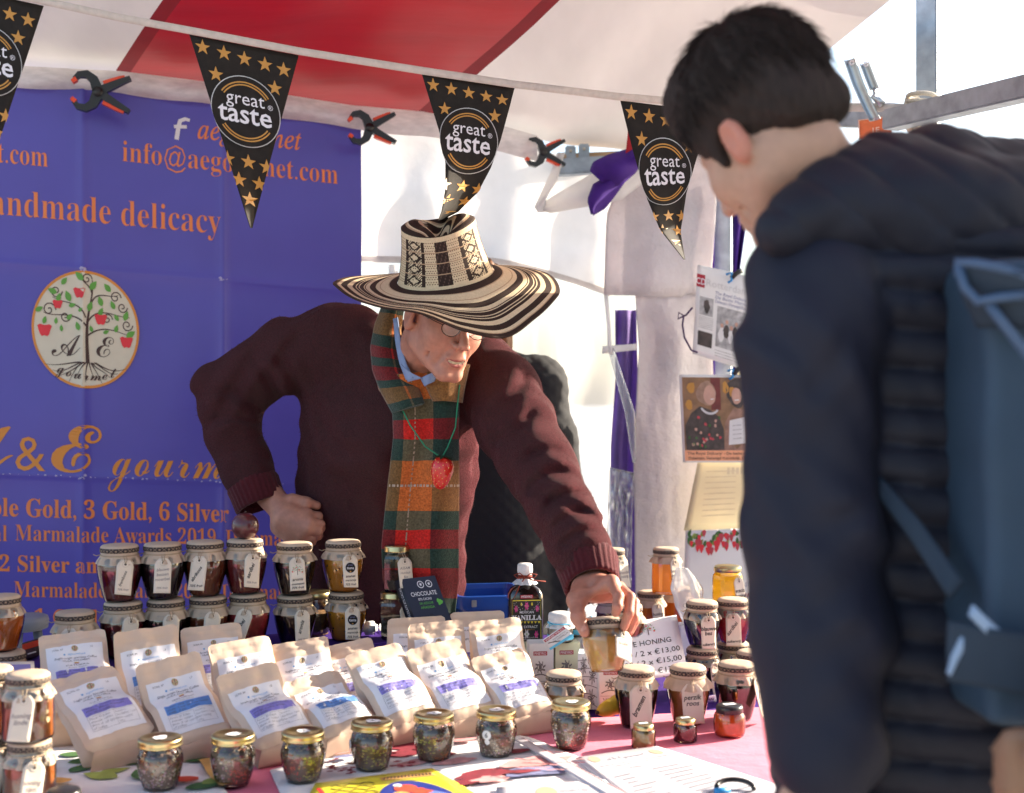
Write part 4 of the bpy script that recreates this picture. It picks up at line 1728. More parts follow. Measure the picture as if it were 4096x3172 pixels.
def bag(label, top, lip, w, Yt, Yl, hl, title, sub_, notes, seed, yaw=24, emb=(0, .845), small=False):
    """top=(px,py) centre of the top edge, lip=(px,py) centre of the lower front edge, at depths Yt and Yl"""
    T_, B_ = P(*top, Yt), P(*lip, Yl)
    up = (T_ - B_)
    Ln = up.length
    up.normalize()
    xv = Vector((math.cos(R_(yaw)), math.sin(R_(yaw)), 0))
    n = xv.cross(up).normalized()              # front normal, toward the camera
    xv = up.cross(n).normalized()
    t = thing('coffee_bag', label, 'coffee bag', (B_.x, B_.y, TZ2), None, BG)
    rr = random.Random(seed)
    bend = rr.uniform(-.012, .02)
    bow = rr.uniform(.004, .012)
    dent = rr.uniform(-.4, .4)

    def F(x, s, o=0.0):                         # front panel; x in -1..1, s 0 lip .. 1 top
        ww = w / 2
        e = 1 - s
        if e < .05:
            ww -= .008 * (1 - math.sqrt(max(0, 1 - (1 - e / .05) ** 2)))
        if s < .06:
            ww -= .012 * (1 - math.sqrt(max(0, 1 - (1 - s / .06) ** 2)))
        bulge = (.010 + bow) * (1 - x ** 4) * math.sin(math.pi * min(1, s * 1.15)) ** .7 * (1 - .35 * s)
        flap = bend * max(0, (s - .72) / .28) ** 1.4 - .012 * math.exp(-((s - .62) / .13) ** 2) * (1 + dent * x)
        cr = .0045 * nz(x * 2.2 + seed, s * 4, seed * .7) - .0028 * abs(nz(x * 3.5 + s * 4, s * 6 - x * 2, seed)) + .0016 * nz(x * 7, s * 11, seed)
        lipround = -.006 * math.exp(-s / .02)
        zipr = (.0012 if (s > .86 and s < .93 and int(s * 300) % 4 < 2) else 0)
        return B_ + xv * (x * ww) + up * (s * Ln) + n * (bulge + flap + cr + lipround + zipr + o)

    def thick(s):
        return .066 * (1 - s) ** 1.1 * (1 if s < .8 else 1) + .0035

    def Bk(x, s):
        return F(x, s) - n * (thick(s) * (1 - .25 * x * x))
    nx, ns = 18, 40
    mb = MB()
    mb.grid(lambda u, v: F(u * 2 - 1, v), nx, ns, m_bag)
    mb.grid(lambda u, v: Bk(u * 2 - 1, v), nx, 14, m_bag, flip=True)

    def side(sg):
        def fn(u, v):
            a, b = F(sg, v), Bk(sg, v)
            return a + (b - a) * u - xv * sg * (.012 * math.sin(math.pi * u) * (1 - v) ** .5)
        return fn
    mb.grid(side(1), 4, 14, m_bag)
    mb.grid(side(-1), 4, 14, m_bag, flip=True)
    mb.grid(lambda u, v: F(u * 2 - 1, 1) * (1 - v) + Bk(u * 2 - 1, 1) * v, nx, 1, m_bag)
    mb.build('pouch', t)
    # gusset base: from the lip down to the table and back under the pouch
    mb = MB()
    q0, q1 = F(0, 0), Bk(0, 0)
    drop_ = max(.012, B_.z - TZ2 - .002)

    def gus(u, v):
        x = u * 2 - 1
        a, b = F(x, 0), Bk(x, 0)
        c = .86
        lo = B_ + xv * (x * w / 2 * .9) - n * .012
        lo.z = TZ2 + .002
        hi_ = b.copy()
        lo2 = lo + Vector((b.x - a.x, b.y - a.y, 0)) * .9
        lo2.z = TZ2 + .002
        if v < .45:
            k = v / .45
            q = a + (lo - a) * k + n * (.008 * math.sin(math.pi * k)) + Vector((0, 0, .002 * nz(x * 4, k * 3, seed)))
        elif v < .75:
            q = lo + (lo2 - lo) * ((v - .45) / .3)
        else:
            q = lo2 + (hi_ - lo2) * ((v - .75) / .25)
        return q
    mb.grid(gus, nx, 20, m_gus, flip=True)
    mb.build('gusset', t)
    # label
    mb = MB()
    lw = .84
    s0_, s1_ = .09, .79
    off = .0012
    G = lambda x, y: F(x * lw, s0_ + (s1_ - s0_) * y, off)      # x -1..1, y 0..1
    mb.grid(lambda u, v: G(u * 2 - 1, v), 16, 26, m_lab)
    ar = (w * lw / 2) / (Ln * (s1_ - s0_))                      # half width / height
    G2 = lambda x, y: F(x / ar * lw, s0_ + (s1_ - s0_) * y, off + .0006)   # square units: height 1
    G3 = lambda x, y: F(x / ar * lw, s0_ + (s1_ - s0_) * y, off + .0010)
    hw = ar
    mb.disc(0, .925, .052, G2, m_emb, 3, 20)
    mb.stroke([(0, .885), (.004, .93), (0, .955)], .008, G3, m_brn)
    for k in range(9):
        mb.poly(circ(.036 * math.cos(k * .7), .93 + .03 * math.sin(k * .7), .007, 6), G3, (m_grn, m_rd, m_brn)[k % 3])
    mb.text('SCAA: %s' % (86 + seed % 3), G2, -hw * .6, .915, .042, m_txt, maxlen=.08)
    mb.text('L%d' % (1 + seed % 8), G2, hw * .6, .915, .042, m_txt, maxlen=.08)
    mb.poly(circ(-hw * .38, .835, .016, 12), G2, m_web)
    mb.text('aegourmet.com', G2, .02, .82, .052, m_web, None, 'c', 0, .2, maxlen=.08, width=hw * .62)
    mb.text('Single-origin Specialty Coffee', G2, 0, .75, .056, m_txt, None, 'c', .004, .2, maxlen=.08, width=hw * 1.5)
    mb.text(title, G2, 0, .69, .055, m_txt, None, 'c', .002, .2, maxlen=.08, width=hw * .95)
    for i, m in enumerate((m_fy, m_fb, m_frd)):
        y1 = .668 - (.0 if i == 0 else .022 if i == 1 else .033)
        y0 = y1 - (.022 if i == 0 else .011)
        mb.rect(-.035, y0, .035, y1, G2, m, 2, 1)
    mb.text(sub_, G2, 0, .565, .052, m_txt, None, 'c', .002, .2, maxlen=.08, width=hw * .8)
    mb.text('Process: Washed' if seed % 2 else 'Process: Honey', G2, 0, .51, .046, m_txg, None, 'c', .001, .2, maxlen=.08, width=hw * .65)
    hh_ = .17
    mb.rect(-hw * .78, .32, hw * .84, .32 + hh_, G2, hl, 10, 4)
    for i, s in enumerate(notes):
        mb.text(s, G3, -hw * .72, .32 + hh_ - .05 - .052 * i, .05, m_txt, None, 'l', 0, .2, maxlen=.08, width=min(hw * 1.5, hw * .052 * len(s)))
    for yy in (.30, .08):
        mb.stroke([(-hw * .78 + hw * 1.62 * i / 8, yy) for i in range(9)], .004, G2, m_txg)
    for xx in (-.78, .1, .84):
        mb.stroke([(hw * xx, .08 + .22 * i / 4) for i in range(5)], .004, G2, m_txg)
    for i, s in enumerate(('Finca: El Eden', 'Altitude: 1600m', 'Best if: all types', 'of coffee')):
        mb.text(s, G2, -hw * .74, .25 - .052 * i, .046, m_txg, None, 'l', 0, .2, maxlen=.08, width=hw * .05 * len(s))
    for i, s in enumerate(('Roasted on', 'Best Before: 1 year', 'after roasting', '250 g')):
        mb.text(s, G2, hw * .14, .25 - .052 * i, .042, m_txg, None, 'l', 0, .2, maxlen=.08, width=hw * .036 * len(s))
    mb.build('label', t)
    return t


N1 = ['red fruits, medium to sweet', 'acidity, floral, aromatic,', 'creamy consistency']
N2 = ['melon, cane syrup, citrus,', 'caramel, orange, rose honey,', 'medium citric acidity']
N3 = ['cane syrup, citrus, floral', 'orange, medium acidity,', 'full body']
# back row
bag('leftmost bag of the back row, only its top half showing over the front bags', (287, 2520), (330, 2830), .122, 2.40, 2.30, m_hl, 'HUILA, COLOMBIA', 'CATURRA', N1, 1)
bag('back row bag with a blue highlighted label, second from the left', (577, 2532), (640, 2850), .122, 2.44, 2.35, m_hl2, 'HUILA, COLOMBIA', 'SIDRA', N2, 2)
bag('back bag mostly hidden behind a tilted bag, below the strawberry jar', (843, 2498), (880, 2790), .120, 2.52, 2.46, m_hl, 'HUILA, COLOMBIA', 'GEISHA', N3, 3)
bag('tilted back row bag in front of the hidden one, its top edge sloping', (955, 2556), (1040, 2880), .124, 2.44, 2.36, m_hl, 'HUILA, COLOMBIA', 'TABI', N1, 4, yaw=27)
bag('back row bag with pink bourbon label, peeping between two front bags', (1190, 2574), (1260, 2850), .120, 2.50, 2.42, m_hl, 'HUILA, COLOMBIA', 'PINK BOURBON', N1, 6, yaw=20)
bag('small visible corner of a bag behind the pink bourbon bag, below the seeded yellow jars', (1374, 2570), (1450, 2860), .120, 2.56, 2.50, m_hl, 'TOLIMA, COLOMBIA', 'CASTILLO', N2, 7, yaw=18)
bag('rear bag in front of the chocolate box, half covered by another bag', (1664, 2470), (1690, 2770), .122, 2.62, 2.56, m_hl, 'HUILA, COLOMBIA', 'GEISHA', N3, 9, yaw=16)
bag('rear bag between the chocolate box and the vanilla bottle, its flap bent back', (1737, 2492), (1800, 2790), .120, 2.56, 2.48, m_hl, 'TOLIMA, COLOMBIA', 'CATURRA', N1, 10, yaw=22)
bag('rearmost bag whose top shows in front of the blue crate', (1908, 2446), (1930, 2740), .118, 2.70, 2.64, m_hl, 'TOLIMA, COLOMBIA', 'TABI', N2, 11, yaw=14)
bag('rear bag directly left of the vanilla bottle', (1975, 2480), (2050, 2780), .116, 2.60, 2.52, m_hl, 'TOLIMA, COLOMBIA', 'CASTILLO', N3, 12, yaw=20)
# front row
bag('leftmost bag of the front row, beside the blurred stacked jars', (318, 2680), (490, 2962), .124, 2.28, 2.16, m_hl, 'HUILA, COLOMBIA', 'CATURRA', N1, 21, yaw=27)
bag('front row bag with a bright blue stripe on its label', (664, 2660), (800, 2950), .122, 2.31, 2.20, m_hl2, 'HUILA, COLOMBIA', 'SIDRA CASTILLO', N2, 22, yaw=25)
bag('front row bag with a violet stripe, behind the third bean jar', (978, 2702), (1150, 2958), .122, 2.30, 2.19, m_hl, 'HUILA, COLOMBIA', 'GEISHA', N3, 23, yaw=27)
bag('low slumped front bag behind the fourth bean jar', (1238, 2722), (1408, 2915), .118, 2.36, 2.24, m_hl2, 'HUILA, COLOMBIA', 'PINK BOURBON', N1, 24, yaw=24)
bag('upright front bag with a three line violet block, centre of the display', (1486, 2594), (1650, 2876), .118, 2.42, 2.30, m_hl, 'COLOMBIA, HUILA', 'PINK BOURBON', N1, 25, yaw=22)
bag('front bag labelled castillo, behind the jar with a number six', (1726, 2590), (1885, 2862), .118, 2.46, 2.34, m_hl, 'TOLIMA, COLOMBIA', 'CASTILLO', N2, 26, yaw=20)
bag('rightmost front bag, beside the vanilla boxes', (1982, 2622), (2120, 2852), .116, 2.48, 2.37, m_hl, 'TOLIMA, COLOMBIA', 'CASTILLO', N3, 27, yaw=20)

# ================================================================== right-hand jars
RB, HB = .0425, .108
jar('black blackberry jar with bramen written up its tag, beside the yellow fruit', onz(2545, 2904, TZ2), .0425, .115, 'black', dict(az=R_(6), roll=R_(-2), w=.043, hh=.082, lines=[ln('bramen', .5, .25, 62, 1, .012), ln('70% fruit', .06, .2, 3, 0)]), 0, 1.0)
jar('orange brown peach jar with a widely flared paper cover, marked perzik roos', onz(2752, 2892, TZ2), .0425, .113, 'peach', dict(az=R_(2), roll=R_(1), w=.041, hh=.075, lines=[ln('perzik', .6, .25, 2, 1, .004), ln('roos', .45, .25, 2, 1, .004)]), 1, 2.0)
jar('black jam jar by the customer\'s sleeve, behind the orange jar with a black lid', onz(2945, 2876, TZ2), .0435, .113, 'black', dict(az=R_(62), roll=R_(-12), w=.036, hh=.078, lines=[ln('braam', .5, .25, 70)]), 2, .9)
jar('squat jar of orange fruit jam with a black metal lid', onz(2918, 2940, TZ2), .0305, .0585, 'orange', None, lid='black', shape='round', fill=.74)
jar('tiny sample jar of pale yellow cream honey with a gold lid', onz(2574, 2989, TZ2), .0225, .044, 'sand', None, lid='gold', shape='straight', fill=.74)
jar('tiny sample jar of dark jam with a gold lid, in front of the perzik jar', onz(2741, 2963, TZ2), .0222, .043, 'raspberry', None, lid='gold', shape='straight', fill=.74)
jar('jar with a brown paper cover half hidden behind the rightmost bean jar', onz(2255, 2900, TZ2), .0415, .104, 'sand', None, 1, .9)
for px, Y, up_, c, lab, tg, v in [
        (2810, 2.745, 0, 'bluegrey', 'dark jar under the blauwe bes jar, its tag turned sideways', dict(az=R_(38), roll=R_(-10), lines=[ln('blauwe', .55, .25, 5, 1, .008), ln('bes', .4, .25, 5, 1, .008)]), 0),
        (2935, 2.80, 0, 'raspberry', 'dark jar under the sugar free strawberry jar', dict(az=R_(0), roll=R_(0), lines=[]), 1),
        (3010, 2.70, 0, 'brown', 'paper-topped jar pressed against the customer\'s sleeve above the black jam jar', None, 2),
        (2808, 2.745, 1, 'bluegrey', 'dark blue blueberry jar with blauwe bes suikervrij on its tag', dict(az=R_(12), roll=R_(-5), lines=[ln('blauwe', .56, .28, 6, 1, .010), ln('bes', .42, .28, 6, 1, .010), ln('suikervrij', .1, .23, 8, 1, .010)]), 1),
        (2932, 2.78, 1, 'redpink', 'bright red strawberry jar with aardbei suikervrij on its tag', dict(az=R_(-10), roll=R_(2), lines=[ln('aardbei', .5, .27, 52, 1, .0), ln('suikervrij', .1, .22, 3, 1, .010)]), 2)]:
    loc = P(px, 1586, Y)
    loc.z = TZ2 + up_ * .0985 + (.0 if not up_ else .002)
    jar(lab, loc, .041, .096, c, tg, v, .9)
RH, HH = .040, .122
for px, Y, z, h, c, lab, tg, lid, v in [
        (2602, 3.28, 0, .135, 'amber', 'hexagonal honey jar under the oranjebloesem jar, left of the pair behind the price sign', dict(az=R_(20), roll=R_(0), lines=[ln('honing', .56, .26, 3, 1, .004), ln('oranje', .42, .26, 3, 1, .004)]), 'paper', 0),
        (2712, 3.36, 0, .135, 'amber', 'hexagonal honey jar above the price sign, right of the pair under oranjebloesem', dict(az=R_(32), roll=R_(-8), lines=[ln('honing', .56, .26, 3, 1, .004)]), 'paper', 1),
        (2664, 3.24, .137, .117, 'honey', 'glowing orange honey jar marked oranjebloesem, standing on two other jars', dict(az=R_(30), roll=R_(-4), lines=[ln('honing', .54, .27, 6, 1, .006), ln('oranje-', .38, .27, 6, 1, .006), ln('bloesem', .22, .27, 6, 1, .006)]), 'paper', 2),
        (2910, 3.10, .112, .115, 'acacia', 'glowing yellow acacia honey jar with a gold lid, below the strawberry poster', dict(az=R_(34), roll=R_(-5), lines=[ln('acacia', .5, .3, 5, 1, .010), ln('honing', .32, .3, 5, 1, .010)]), 'gold', 0)]:
    loc = P(px, 1586, Y)
    loc.z = TZ2 + z
    jar(lab, loc, RH, h, c, tg, v, 1.1, lid=lid, shape='hex')
for px, Y, c, lab, tg, v in [(2880, 3.08, 'pale', 'pale honey jar under the yellow acacia jar', dict(az=R_(42), roll=R_(-16), lines=[]), 0),
                             (2990, 3.14, 'pale', 'pale jar right of the acacia honey, half hidden behind the customer', dict(az=R_(30), roll=R_(-8), lines=[ln('pollen', .55, .27, 5)]), 1)]:
    loc = P(px, 1586, Y)
    loc.z = TZ2
    jar(lab, loc, .043, .110, c, tg, v, .9)
loc = P(2452, 1586, 3.2)
loc.z = TZ2 + .137
jar('slim amber almond honey jar just behind the vendor\'s cuff', loc, .036, .120, 'brown', dict(az=R_(40), roll=R_(-5), lines=[ln('amandel', .5, .24, 6, 0), ln('honing', .36, .24, 6, 0)]), 0, 1.0, shape='hex')
loc = P(2440, 1586, 3.2)
loc.z = TZ2
jar('dark amber jar seen through the vendor\'s fingers, under the almond honey', loc, .038, .134, 'brown', None, 1, 1.0, shape='hex')
for px, py_b, c, lab, tg, v in [(2500, 2790, 'brown', 'reddish jar right behind the jar the vendor holds', dict(az=R_(-20), roll=R_(2), lines=[ln('roos', .3, .27, 5)]), 0)]:
    jar(lab, P(2508, 1586, 2.72).xy.to_3d() + Vector((0, 0, TZ2 + .090)), .040, .104, c, tg, v, .9)
    jar('lower jar showing its paper top right above the bramen jar', P(2505, 1586, 2.70).xy.to_3d() + Vector((0, 0, TZ2)), .040, .088, c, None, 1, .9)

# left blurred jars, close to the camera
for px, Y, z, c, lab, tg in [
        (118, 1.98, 0, 'brown', 'amber jar at the bottom of the blurred stack beside the front bags', dict(az=R_(34), roll=R_(-12), lines=[ln('honing', .5, .25, 5, 0), ln('tijm', .36, .25, 5, 0)])),
        (112, 1.98, .105, 'brown', 'amber jar on top of the blurred stack beside the front bags', dict(az=R_(14), roll=R_(-6), lines=[ln('honing', .5, .25, 5, 0), ln('linde', .36, .25, 5, 0)])),
        (-30, 2.02, 0, 'brown', 'cut off blurred jar at the left picture edge, lower one of two', dict(az=R_(30), roll=R_(-12), lines=[])),
        (-35, 2.02, .105, 'amber', 'cut off blurred jar at the left picture edge, upper one of two', None)]:
    loc = P(px, 1586, Y)
    loc.z = TZ2 + z
    jar(lab, loc, .040, .103, c, tg, 1, .9, shape='straight')
for px, Y, z, c, lab, tg in [
        (25, 2.40, 0, 'raspberry', 'dark jam jar with slanted writing at the left edge, under the orange jar', dict(az=R_(10), roll=R_(-12), lines=[ln('kersen', .45, .26, 72, 1, .006)])),
        (5, 2.40, .107, 'orange', 'orange jar at the left edge, stacked on the dark jam jar', dict(az=R_(-20), roll=R_(-8), lines=[ln('sinaas', .5, .24, 60, 0)]))]:
    loc = P(px, 1586, Y)
    loc.z = TZ2 + z + .052
    jar(lab, loc, .0425, .105, c, tg, 1, .8)
mb = MB()
mb.box((0, 0, 0), (.20, .11, .05), mat('dark_box', (.09, .035, .02), .6), M=Matrix.Translation(P(0, 1586, 2.42).xy.to_3d() + Vector((0, 0, TZ2 + .0245))) @ Matrix.Rotation(R_(24), 4, 'Z'), bev=.003)
mb.build('wooden_box', None, P(0, 1586, 2.42).xy.to_3d() + Vector((0, 0, TZ2)), 'dark wooden box under the two jars at the left edge', 'box')
# tasting jar, nearly out of the frame
loc = P(255, 1586, 1.86)
loc.z = TZ2
t = jar('small open tasting jar of orange jam at the very bottom left', loc, .030, .062, 'orange', None, lid='none', shape='straight', fill=.66)

# ================================================================== bean jars
m_bean = mat('coffee_bean', (.045, .020, .010), .35, attr=True, var=.2, vs=80, coat=.3)


def beans_mk(colf, seed, R, h):
    def mk(mb):
        rr = random.Random(seed)
        prof = [(0, .006), (.60, .006), (.70, .012), (.86, .030), (.95, .048), (.93, .058)]
        mb.lathe([(r * R * .93, z) for r, z in prof] + [(0, .06)], m_bean, 24)
        n0 = len(mb.f)
        for i in range(n0):
            mb.c[i] = (.22, .15, .11)
        for _ in range(420):
            a = rr.uniform(0, 6.283)
            z = .008 + .056 * rr.random()
            k = min(1, max(0, (z - .006) / .042))
            r = R * (.60 + .35 * k ** .7) - .004
            if z > .056:
                r *= math.sqrt(rr.random())
            c = colf(a, z, rr)
            M = Matrix.Translation((r * math.cos(a), r * math.sin(a), z)) @ Matrix.Rotation(rr.uniform(0, 6), 4, 'Z') @ Matrix.Rotation(rr.uniform(0, 3), 4, 'X')
            vs = []
            for q in (-1, 0, 1):
                for k2 in range(6):
                    t_ = k2 * math.pi / 3
                    s_ = .0024 if q == 0 else .0015
                    vs.append((q * .0036, s_ * math.cos(t_), s_ * .75 * math.sin(t_)))
            vs += [(-.0050, 0, 0), (.0050, 0, 0)]
            fs = [(j * 6 + k2, j * 6 + (k2 + 1) % 6, j * 6 + 6 + (k2 + 1) % 6, j * 6 + 6 + k2) for j in (0, 1) for k2 in range(6)]
            fs += [(18, (k2 + 1) % 6, k2) for k2 in range(6)] + [(19, 12 + k2, 12 + (k2 + 1) % 6) for k2 in range(6)]
            mb.add(vs, fs, m_bean, True, [c] * len(fs), M=M)
    return mk


def cpick(opts):
    def f(a, z, rr):
        for lo, hi_, zl, zh, c in opts:
            if lo <= a < hi_ and zl <= z < zh and rr.random() < .85:
                return tuple(min(.85, 2.6 * x * rr.uniform(.7, 1.25)) for x in c)
        return tuple(2.4 * x * rr.uniform(.6, 1.4) for x in (.16, .095, .06))
    return f


gry, red_, olv, rst = (.36, .27, .25), (.34, .09, .07), (.36, .30, .09), (.28, .12, .05)
BJ = [(640, 3165, '', 'first bean jar, lower left, with greyish brown beans', [(0, 7, 0, .04, gry)]),
      (932, 3148, '', 'bean jar with a patch of reddish beans, before the blue striped bag', [(4.6, 7, 0, .035, red_), (3.2, 4.6, 0, .05, gry)]),
      (1212, 3135, '', 'bean jar on the pink cloth edge, half olive and half reddish beans', [(4.7, 7, 0, .05, olv), (3.2, 4.7, .0, .035, red_)]),
      (1487, 3088, 'A', 'bean jar with olive beans and a white sticker on its left side', [(4.3, 5.9, 0, .045, olv)]),
      (1735, 3052, '', 'bean jar above the yellow leaflet with rusty beans at its bottom', [(4.8, 6.2, 0, .022, rst), (3.5, 4.9, .02, .05, olv)]),
      (1985, 3036, '6', 'bean jar with a handwritten number six on a white sticker', [(0, 7, 0, .038, gry)]),
      (2283, 2998, '', 'rightmost bean jar, standing on the pink cloth', [(0, 7, .02, .042, gry), (0, 7, 0, .02, red_)])]
RBJ, HBJ = .0375, .086
for i, (px, py, num, lab, opts) in enumerate(BJ):
    loc = onz(px, py - 6, TZ2 + .001)
    t = jarthing(lab + ', gold lid', loc, 'glass jars of coffee beans in a row at the table front', 'jar', 'bean_jar', rz=0)
    prof = [(0, 0), (.62 * RBJ, 0), (.70 * RBJ, .003), (.80 * RBJ, .014), (.93 * RBJ, .032), (1.0 * RBJ, .048), (.985 * RBJ, .056), (.90 * RBJ, .066), (.80 * RBJ, .071), (.79 * RBJ, .080)]
    put(('bjg',), lambda mb: (mb.lathe(prof, m_gl, 44)), t, 'glass')
    mb = MB()
    beans_mk(cpick(opts), i + 5, RBJ, HBJ)(mb)
    b = mb.build('beans', t, kind='stuff')
    b.location = (0, 0, 0)
    put(('bjl',), lambda mb: mb.lathe([(0, HBJ - .0006), (.62 * RBJ, HBJ - .0006), (.70 * RBJ, HBJ + .0008), (.88 * RBJ, HBJ + .0006), (.955 * RBJ, HBJ - .0015), (.965 * RBJ, HBJ - .004), (.945 * RBJ, HBJ - .006), (.955 * RBJ, HBJ - .0105), (.97 * RBJ, HBJ - .012), (.93 * RBJ, HBJ - .013)], m_lid, 48), t, 'lid')
    mb = MB()
    mb.poly([(p[0] * (1 + .25 * (k % 2)), p[1]) for k, p in enumerate(blob(.002, -.002, .011, 16, .5, i))], lambda x, y: (x, y, HBJ + .0006), m_stick)
    mb.text(num or str(i + 1), lambda x, y: (x, y, HBJ + .001), .001, -.005, .011, m_ink)
    mb.build('lid_sticker', t)
    if num:
        az = R_(-26) if num == '6' else R_(-72)
        mb = MB()

        def cyl(x, y, o=.0012):
            a = az + x / RBJ
            k = .045 + y
            r = RBJ * (1.0 - 9 * (y - .003) ** 2 * 20) + o
            return (r * math.sin(a), -r * math.cos(a), k)
        mb.disc(0, .004, .0085, cyl, m_stick, 3, 20)
        mb.poly(circ(.001, -.008, .005, 14), cyl, m_stick)
        mb.text(num, lambda x, y: cyl(x, y, .0018), 0, .0, .012, m_ink, maxlen=.004)
        mb.build('sticker', t)

# ================================================================== people
m_skin = mat('skin_ruddy', (.43, .19, .13), .5, var=.16, vs=70, bump=.25, bs=220, bdist=.001, sss=.12)
m_skin2 = mat('skin_pale', (.50, .29, .20), .5, var=.08, vs=60, bump=.15, bs=250, bdist=.0008, sss=.12)
m_lip = mat('lips', (.33, .10, .085), .4, var=.1, vs=100)
m_teeth = mat('teeth', (.66, .58, .42), .3, var=.05)
m_hairg = mat('hair_grey', (.16, .13, .11), .7, var=.3, vs=200)
m_hairb = mat('hair_black', (.026, .016, .013), .75, var=.4, vs=150, bump=.5, bs=260, bdist=.003, stretch=(1, 1, .3), spec=.3)
m_hairbr = mat('hair_brown', (.17, .075, .03), .6, var=.3, vs=150)


def qp(px, py, Y):
    return np.array(P(px, py, Y), np.float32)


def wig(p, f, seed=0):
    """cheap smooth pseudo noise"""
    r = np.random.default_rng(seed)
    o = 0
    for k in range(4):
        a, b = r.normal(size=3), r.normal(size=3)
        o = o + np.sin(p @ (a * f).astype(np.float32) + r.uniform(0, 6)) * np.sin(p @ (b * f).astype(np.float32) + r.uniform(0, 6))
    return o / 2


def hframe(f, u):
    f = np.array(f, float)
    f /= np.linalg.norm(f)
    u = np.array(u, float)
    u -= f * (u @ f)
    u /= np.linalg.norm(u)
    return np.stack([np.cross(u, f), f, u])           # rows: left, forward, up


def finger(p, pts, r0, r1):
    n = len(pts) - 1
    return chain(p, [(q, r0 + (r1 - r0) * i / n) for i, q in enumerate(pts)], .004)


# ------------------------------------------------------------------ the vendor
VH = np.array([-.1425, 2.64, 1.531])
VS = .95
yaw_, pit_, rol_ = R_(30), R_(20), R_(6)
vf = np.array([math.sin(yaw_) * math.cos(pit_), -math.cos(yaw_) * math.cos(pit_), -math.sin(pit_)])
VA = hframe(vf, (math.sin(rol_), 0, 1))
neckb = qp(1665, 1500, 2.84)


def tolocal(p, O, A):
    return (p - O.astype(np.float32)) @ A.T.astype(np.float32)


def head_sdf(q, age=1.0):
    """q in head coordinates: left, forward, up; origin between the ears"""
    ax = np.abs(q[:, 0])
    s = np.stack([ax, q[:, 1], q[:, 2]], -1)
    d = ell(q, (0, -.008, .045), (.077, .098, .092))
    d = sm(d, ell(q, (0, .030, -.030), (.064, .068, .080)), .03)
    d = sm(d, cone(s, (.050, .002, -.068), (.018, .078, -.108), .017, .015), .038)
    d = sm(d, cone(q, (-.012, .088, -.112), (.012, .088, -.112), .013, .013), .018)
    d = sm(d, ell(s, (.040, .060, -.030), (.022, .022, .022)), .034)               # cheeks
    d = sm(d, cone(s, (.008, .088, .022), (.044, .072, .020), .010, .008), .012)    # brows
    d = sub(d, ell(s, (.032, .104, .002), (.020, .018, .012)), .012)                # sockets
    d = sm(d, ell(s, (.031, .080, .001), (.0135, .0125, .0125)), .003)              # eyes
    d = sm(d, cone(q, (0, .094, .010), (0, .118, -.032), .008, .0115), .010)        # nose
    d = sm(d, ell(s, (.0135, .104, -.040), (.009, .012, .009)), .006)
    d = sub(d, ell(s, (.0065, .109, -.0525), (.0035, .005, .003)), .004)
    d = sm(d, ell(q, (0, .084, -.070), (.034, .020, .026)), .015)                   # muzzle
    # smile
    mz = -.078 + 11.0 * q[:, 0] ** 2
    m = np.stack([q[:, 0], q[:, 1], q[:, 2] - mz], -1)
    d = sm(d, ell(m, (0, .097, .0058), (.026, .007, .0032)), .006)
    d = sm(d, ell(m, (0, .096, -.0068), (.022, .008, .0046)), .006)
    d = sub(d, ell(m, (0, .104, -.0002), (.0235, .022, .0030)), .002)
    d = sm(d, ell(m, (0, .0895, .0008), (.024, .0090, .0040)), .001)               # teeth
    d = sub(d, chain(s, [((.018, .104, -.046), .0016), ((.031, .091, -.066), .0020), ((.036, .078, -.090), .0012)], .002), .012)
    d = sub(d, chain(s, [((.044, .068, -.050), .0008), ((.048, .056, -.080), .001)], .002), .012)
    # ears
    e = ell(s, (.080, -.010, -.010), (.009, .019, .031))
    e = sm(e, cone(s, (.074, .004, -.030), (.080, -.006, -.038), .006, .008), .006)
    e = sub(e, ell(s, (.089, -.006, -.006), (.006, .011, .019)), .004)
    return sm(d, e, .006)


HC = P(1785, 1120, 2.66)
HU = Vector((-.12, -.38, .92)).normalized()
HX = (Vector((1, 0, 0)) - HU * HU.x).normalized()
HY = HX.cross(HU)
if HY.y > 0:
    HY = -HY

wristR = qp(2372, 2322, 2.415)
wristL = qp(1082, 1985, 2.90)


def hand_R(p):
    """hand reaching down over the jar lid"""
    kn = [qp(2446, 2330, 2.325), qp(2478, 2350, 2.345), qp(2500, 2374, 2.37), qp(2512, 2400, 2.40)]
    d = cone(p, wristR, qp(2400, 2360, 2.37), .027, .024)
    d = sm(d, cone(p, qp(2365, 2345, 2.39), kn[0], .022, .0135), .018)
    for k in kn[1:]:
        d = sm(d, cone(p, qp(2385, 2350, 2.40), k, .024, .0115), .014)
    fg = [[kn[0], qp(2474, 2385, 2.275), qp(2470, 2424, 2.262), qp(2463, 2450, 2.270)],
          [kn[1], qp(2520, 2388, 2.29), qp(2516, 2450, 2.272), qp(2494, 2510, 2.282)],
          [kn[2], qp(2537, 2410, 2.32), qp(2537, 2468, 2.300), qp(2513, 2526, 2.305)],
          [kn[3], qp(2540, 2430, 2.36), qp(2542, 2482, 2.34), qp(2520, 2530, 2.335)]]
    for pts, r in zip(fg, (.0108, .0106, .0102, .0092)):
        d = sm(d, finger(p, pts, r, r * .80), .0045)
    th = [qp(2330, 2350, 2.385), qp(2306, 2400, 2.33), qp(2312, 2470, 2.285), qp(2338, 2528, 2.272)]
    d = sm(d, chain(p, [(th[0], .022), (th[1], .016), (th[2], .0125), (th[3], .0100)], .01), .015)
    d = sm(d, cone(p, th[1], kn[0], .010, .008), .018)
    return d


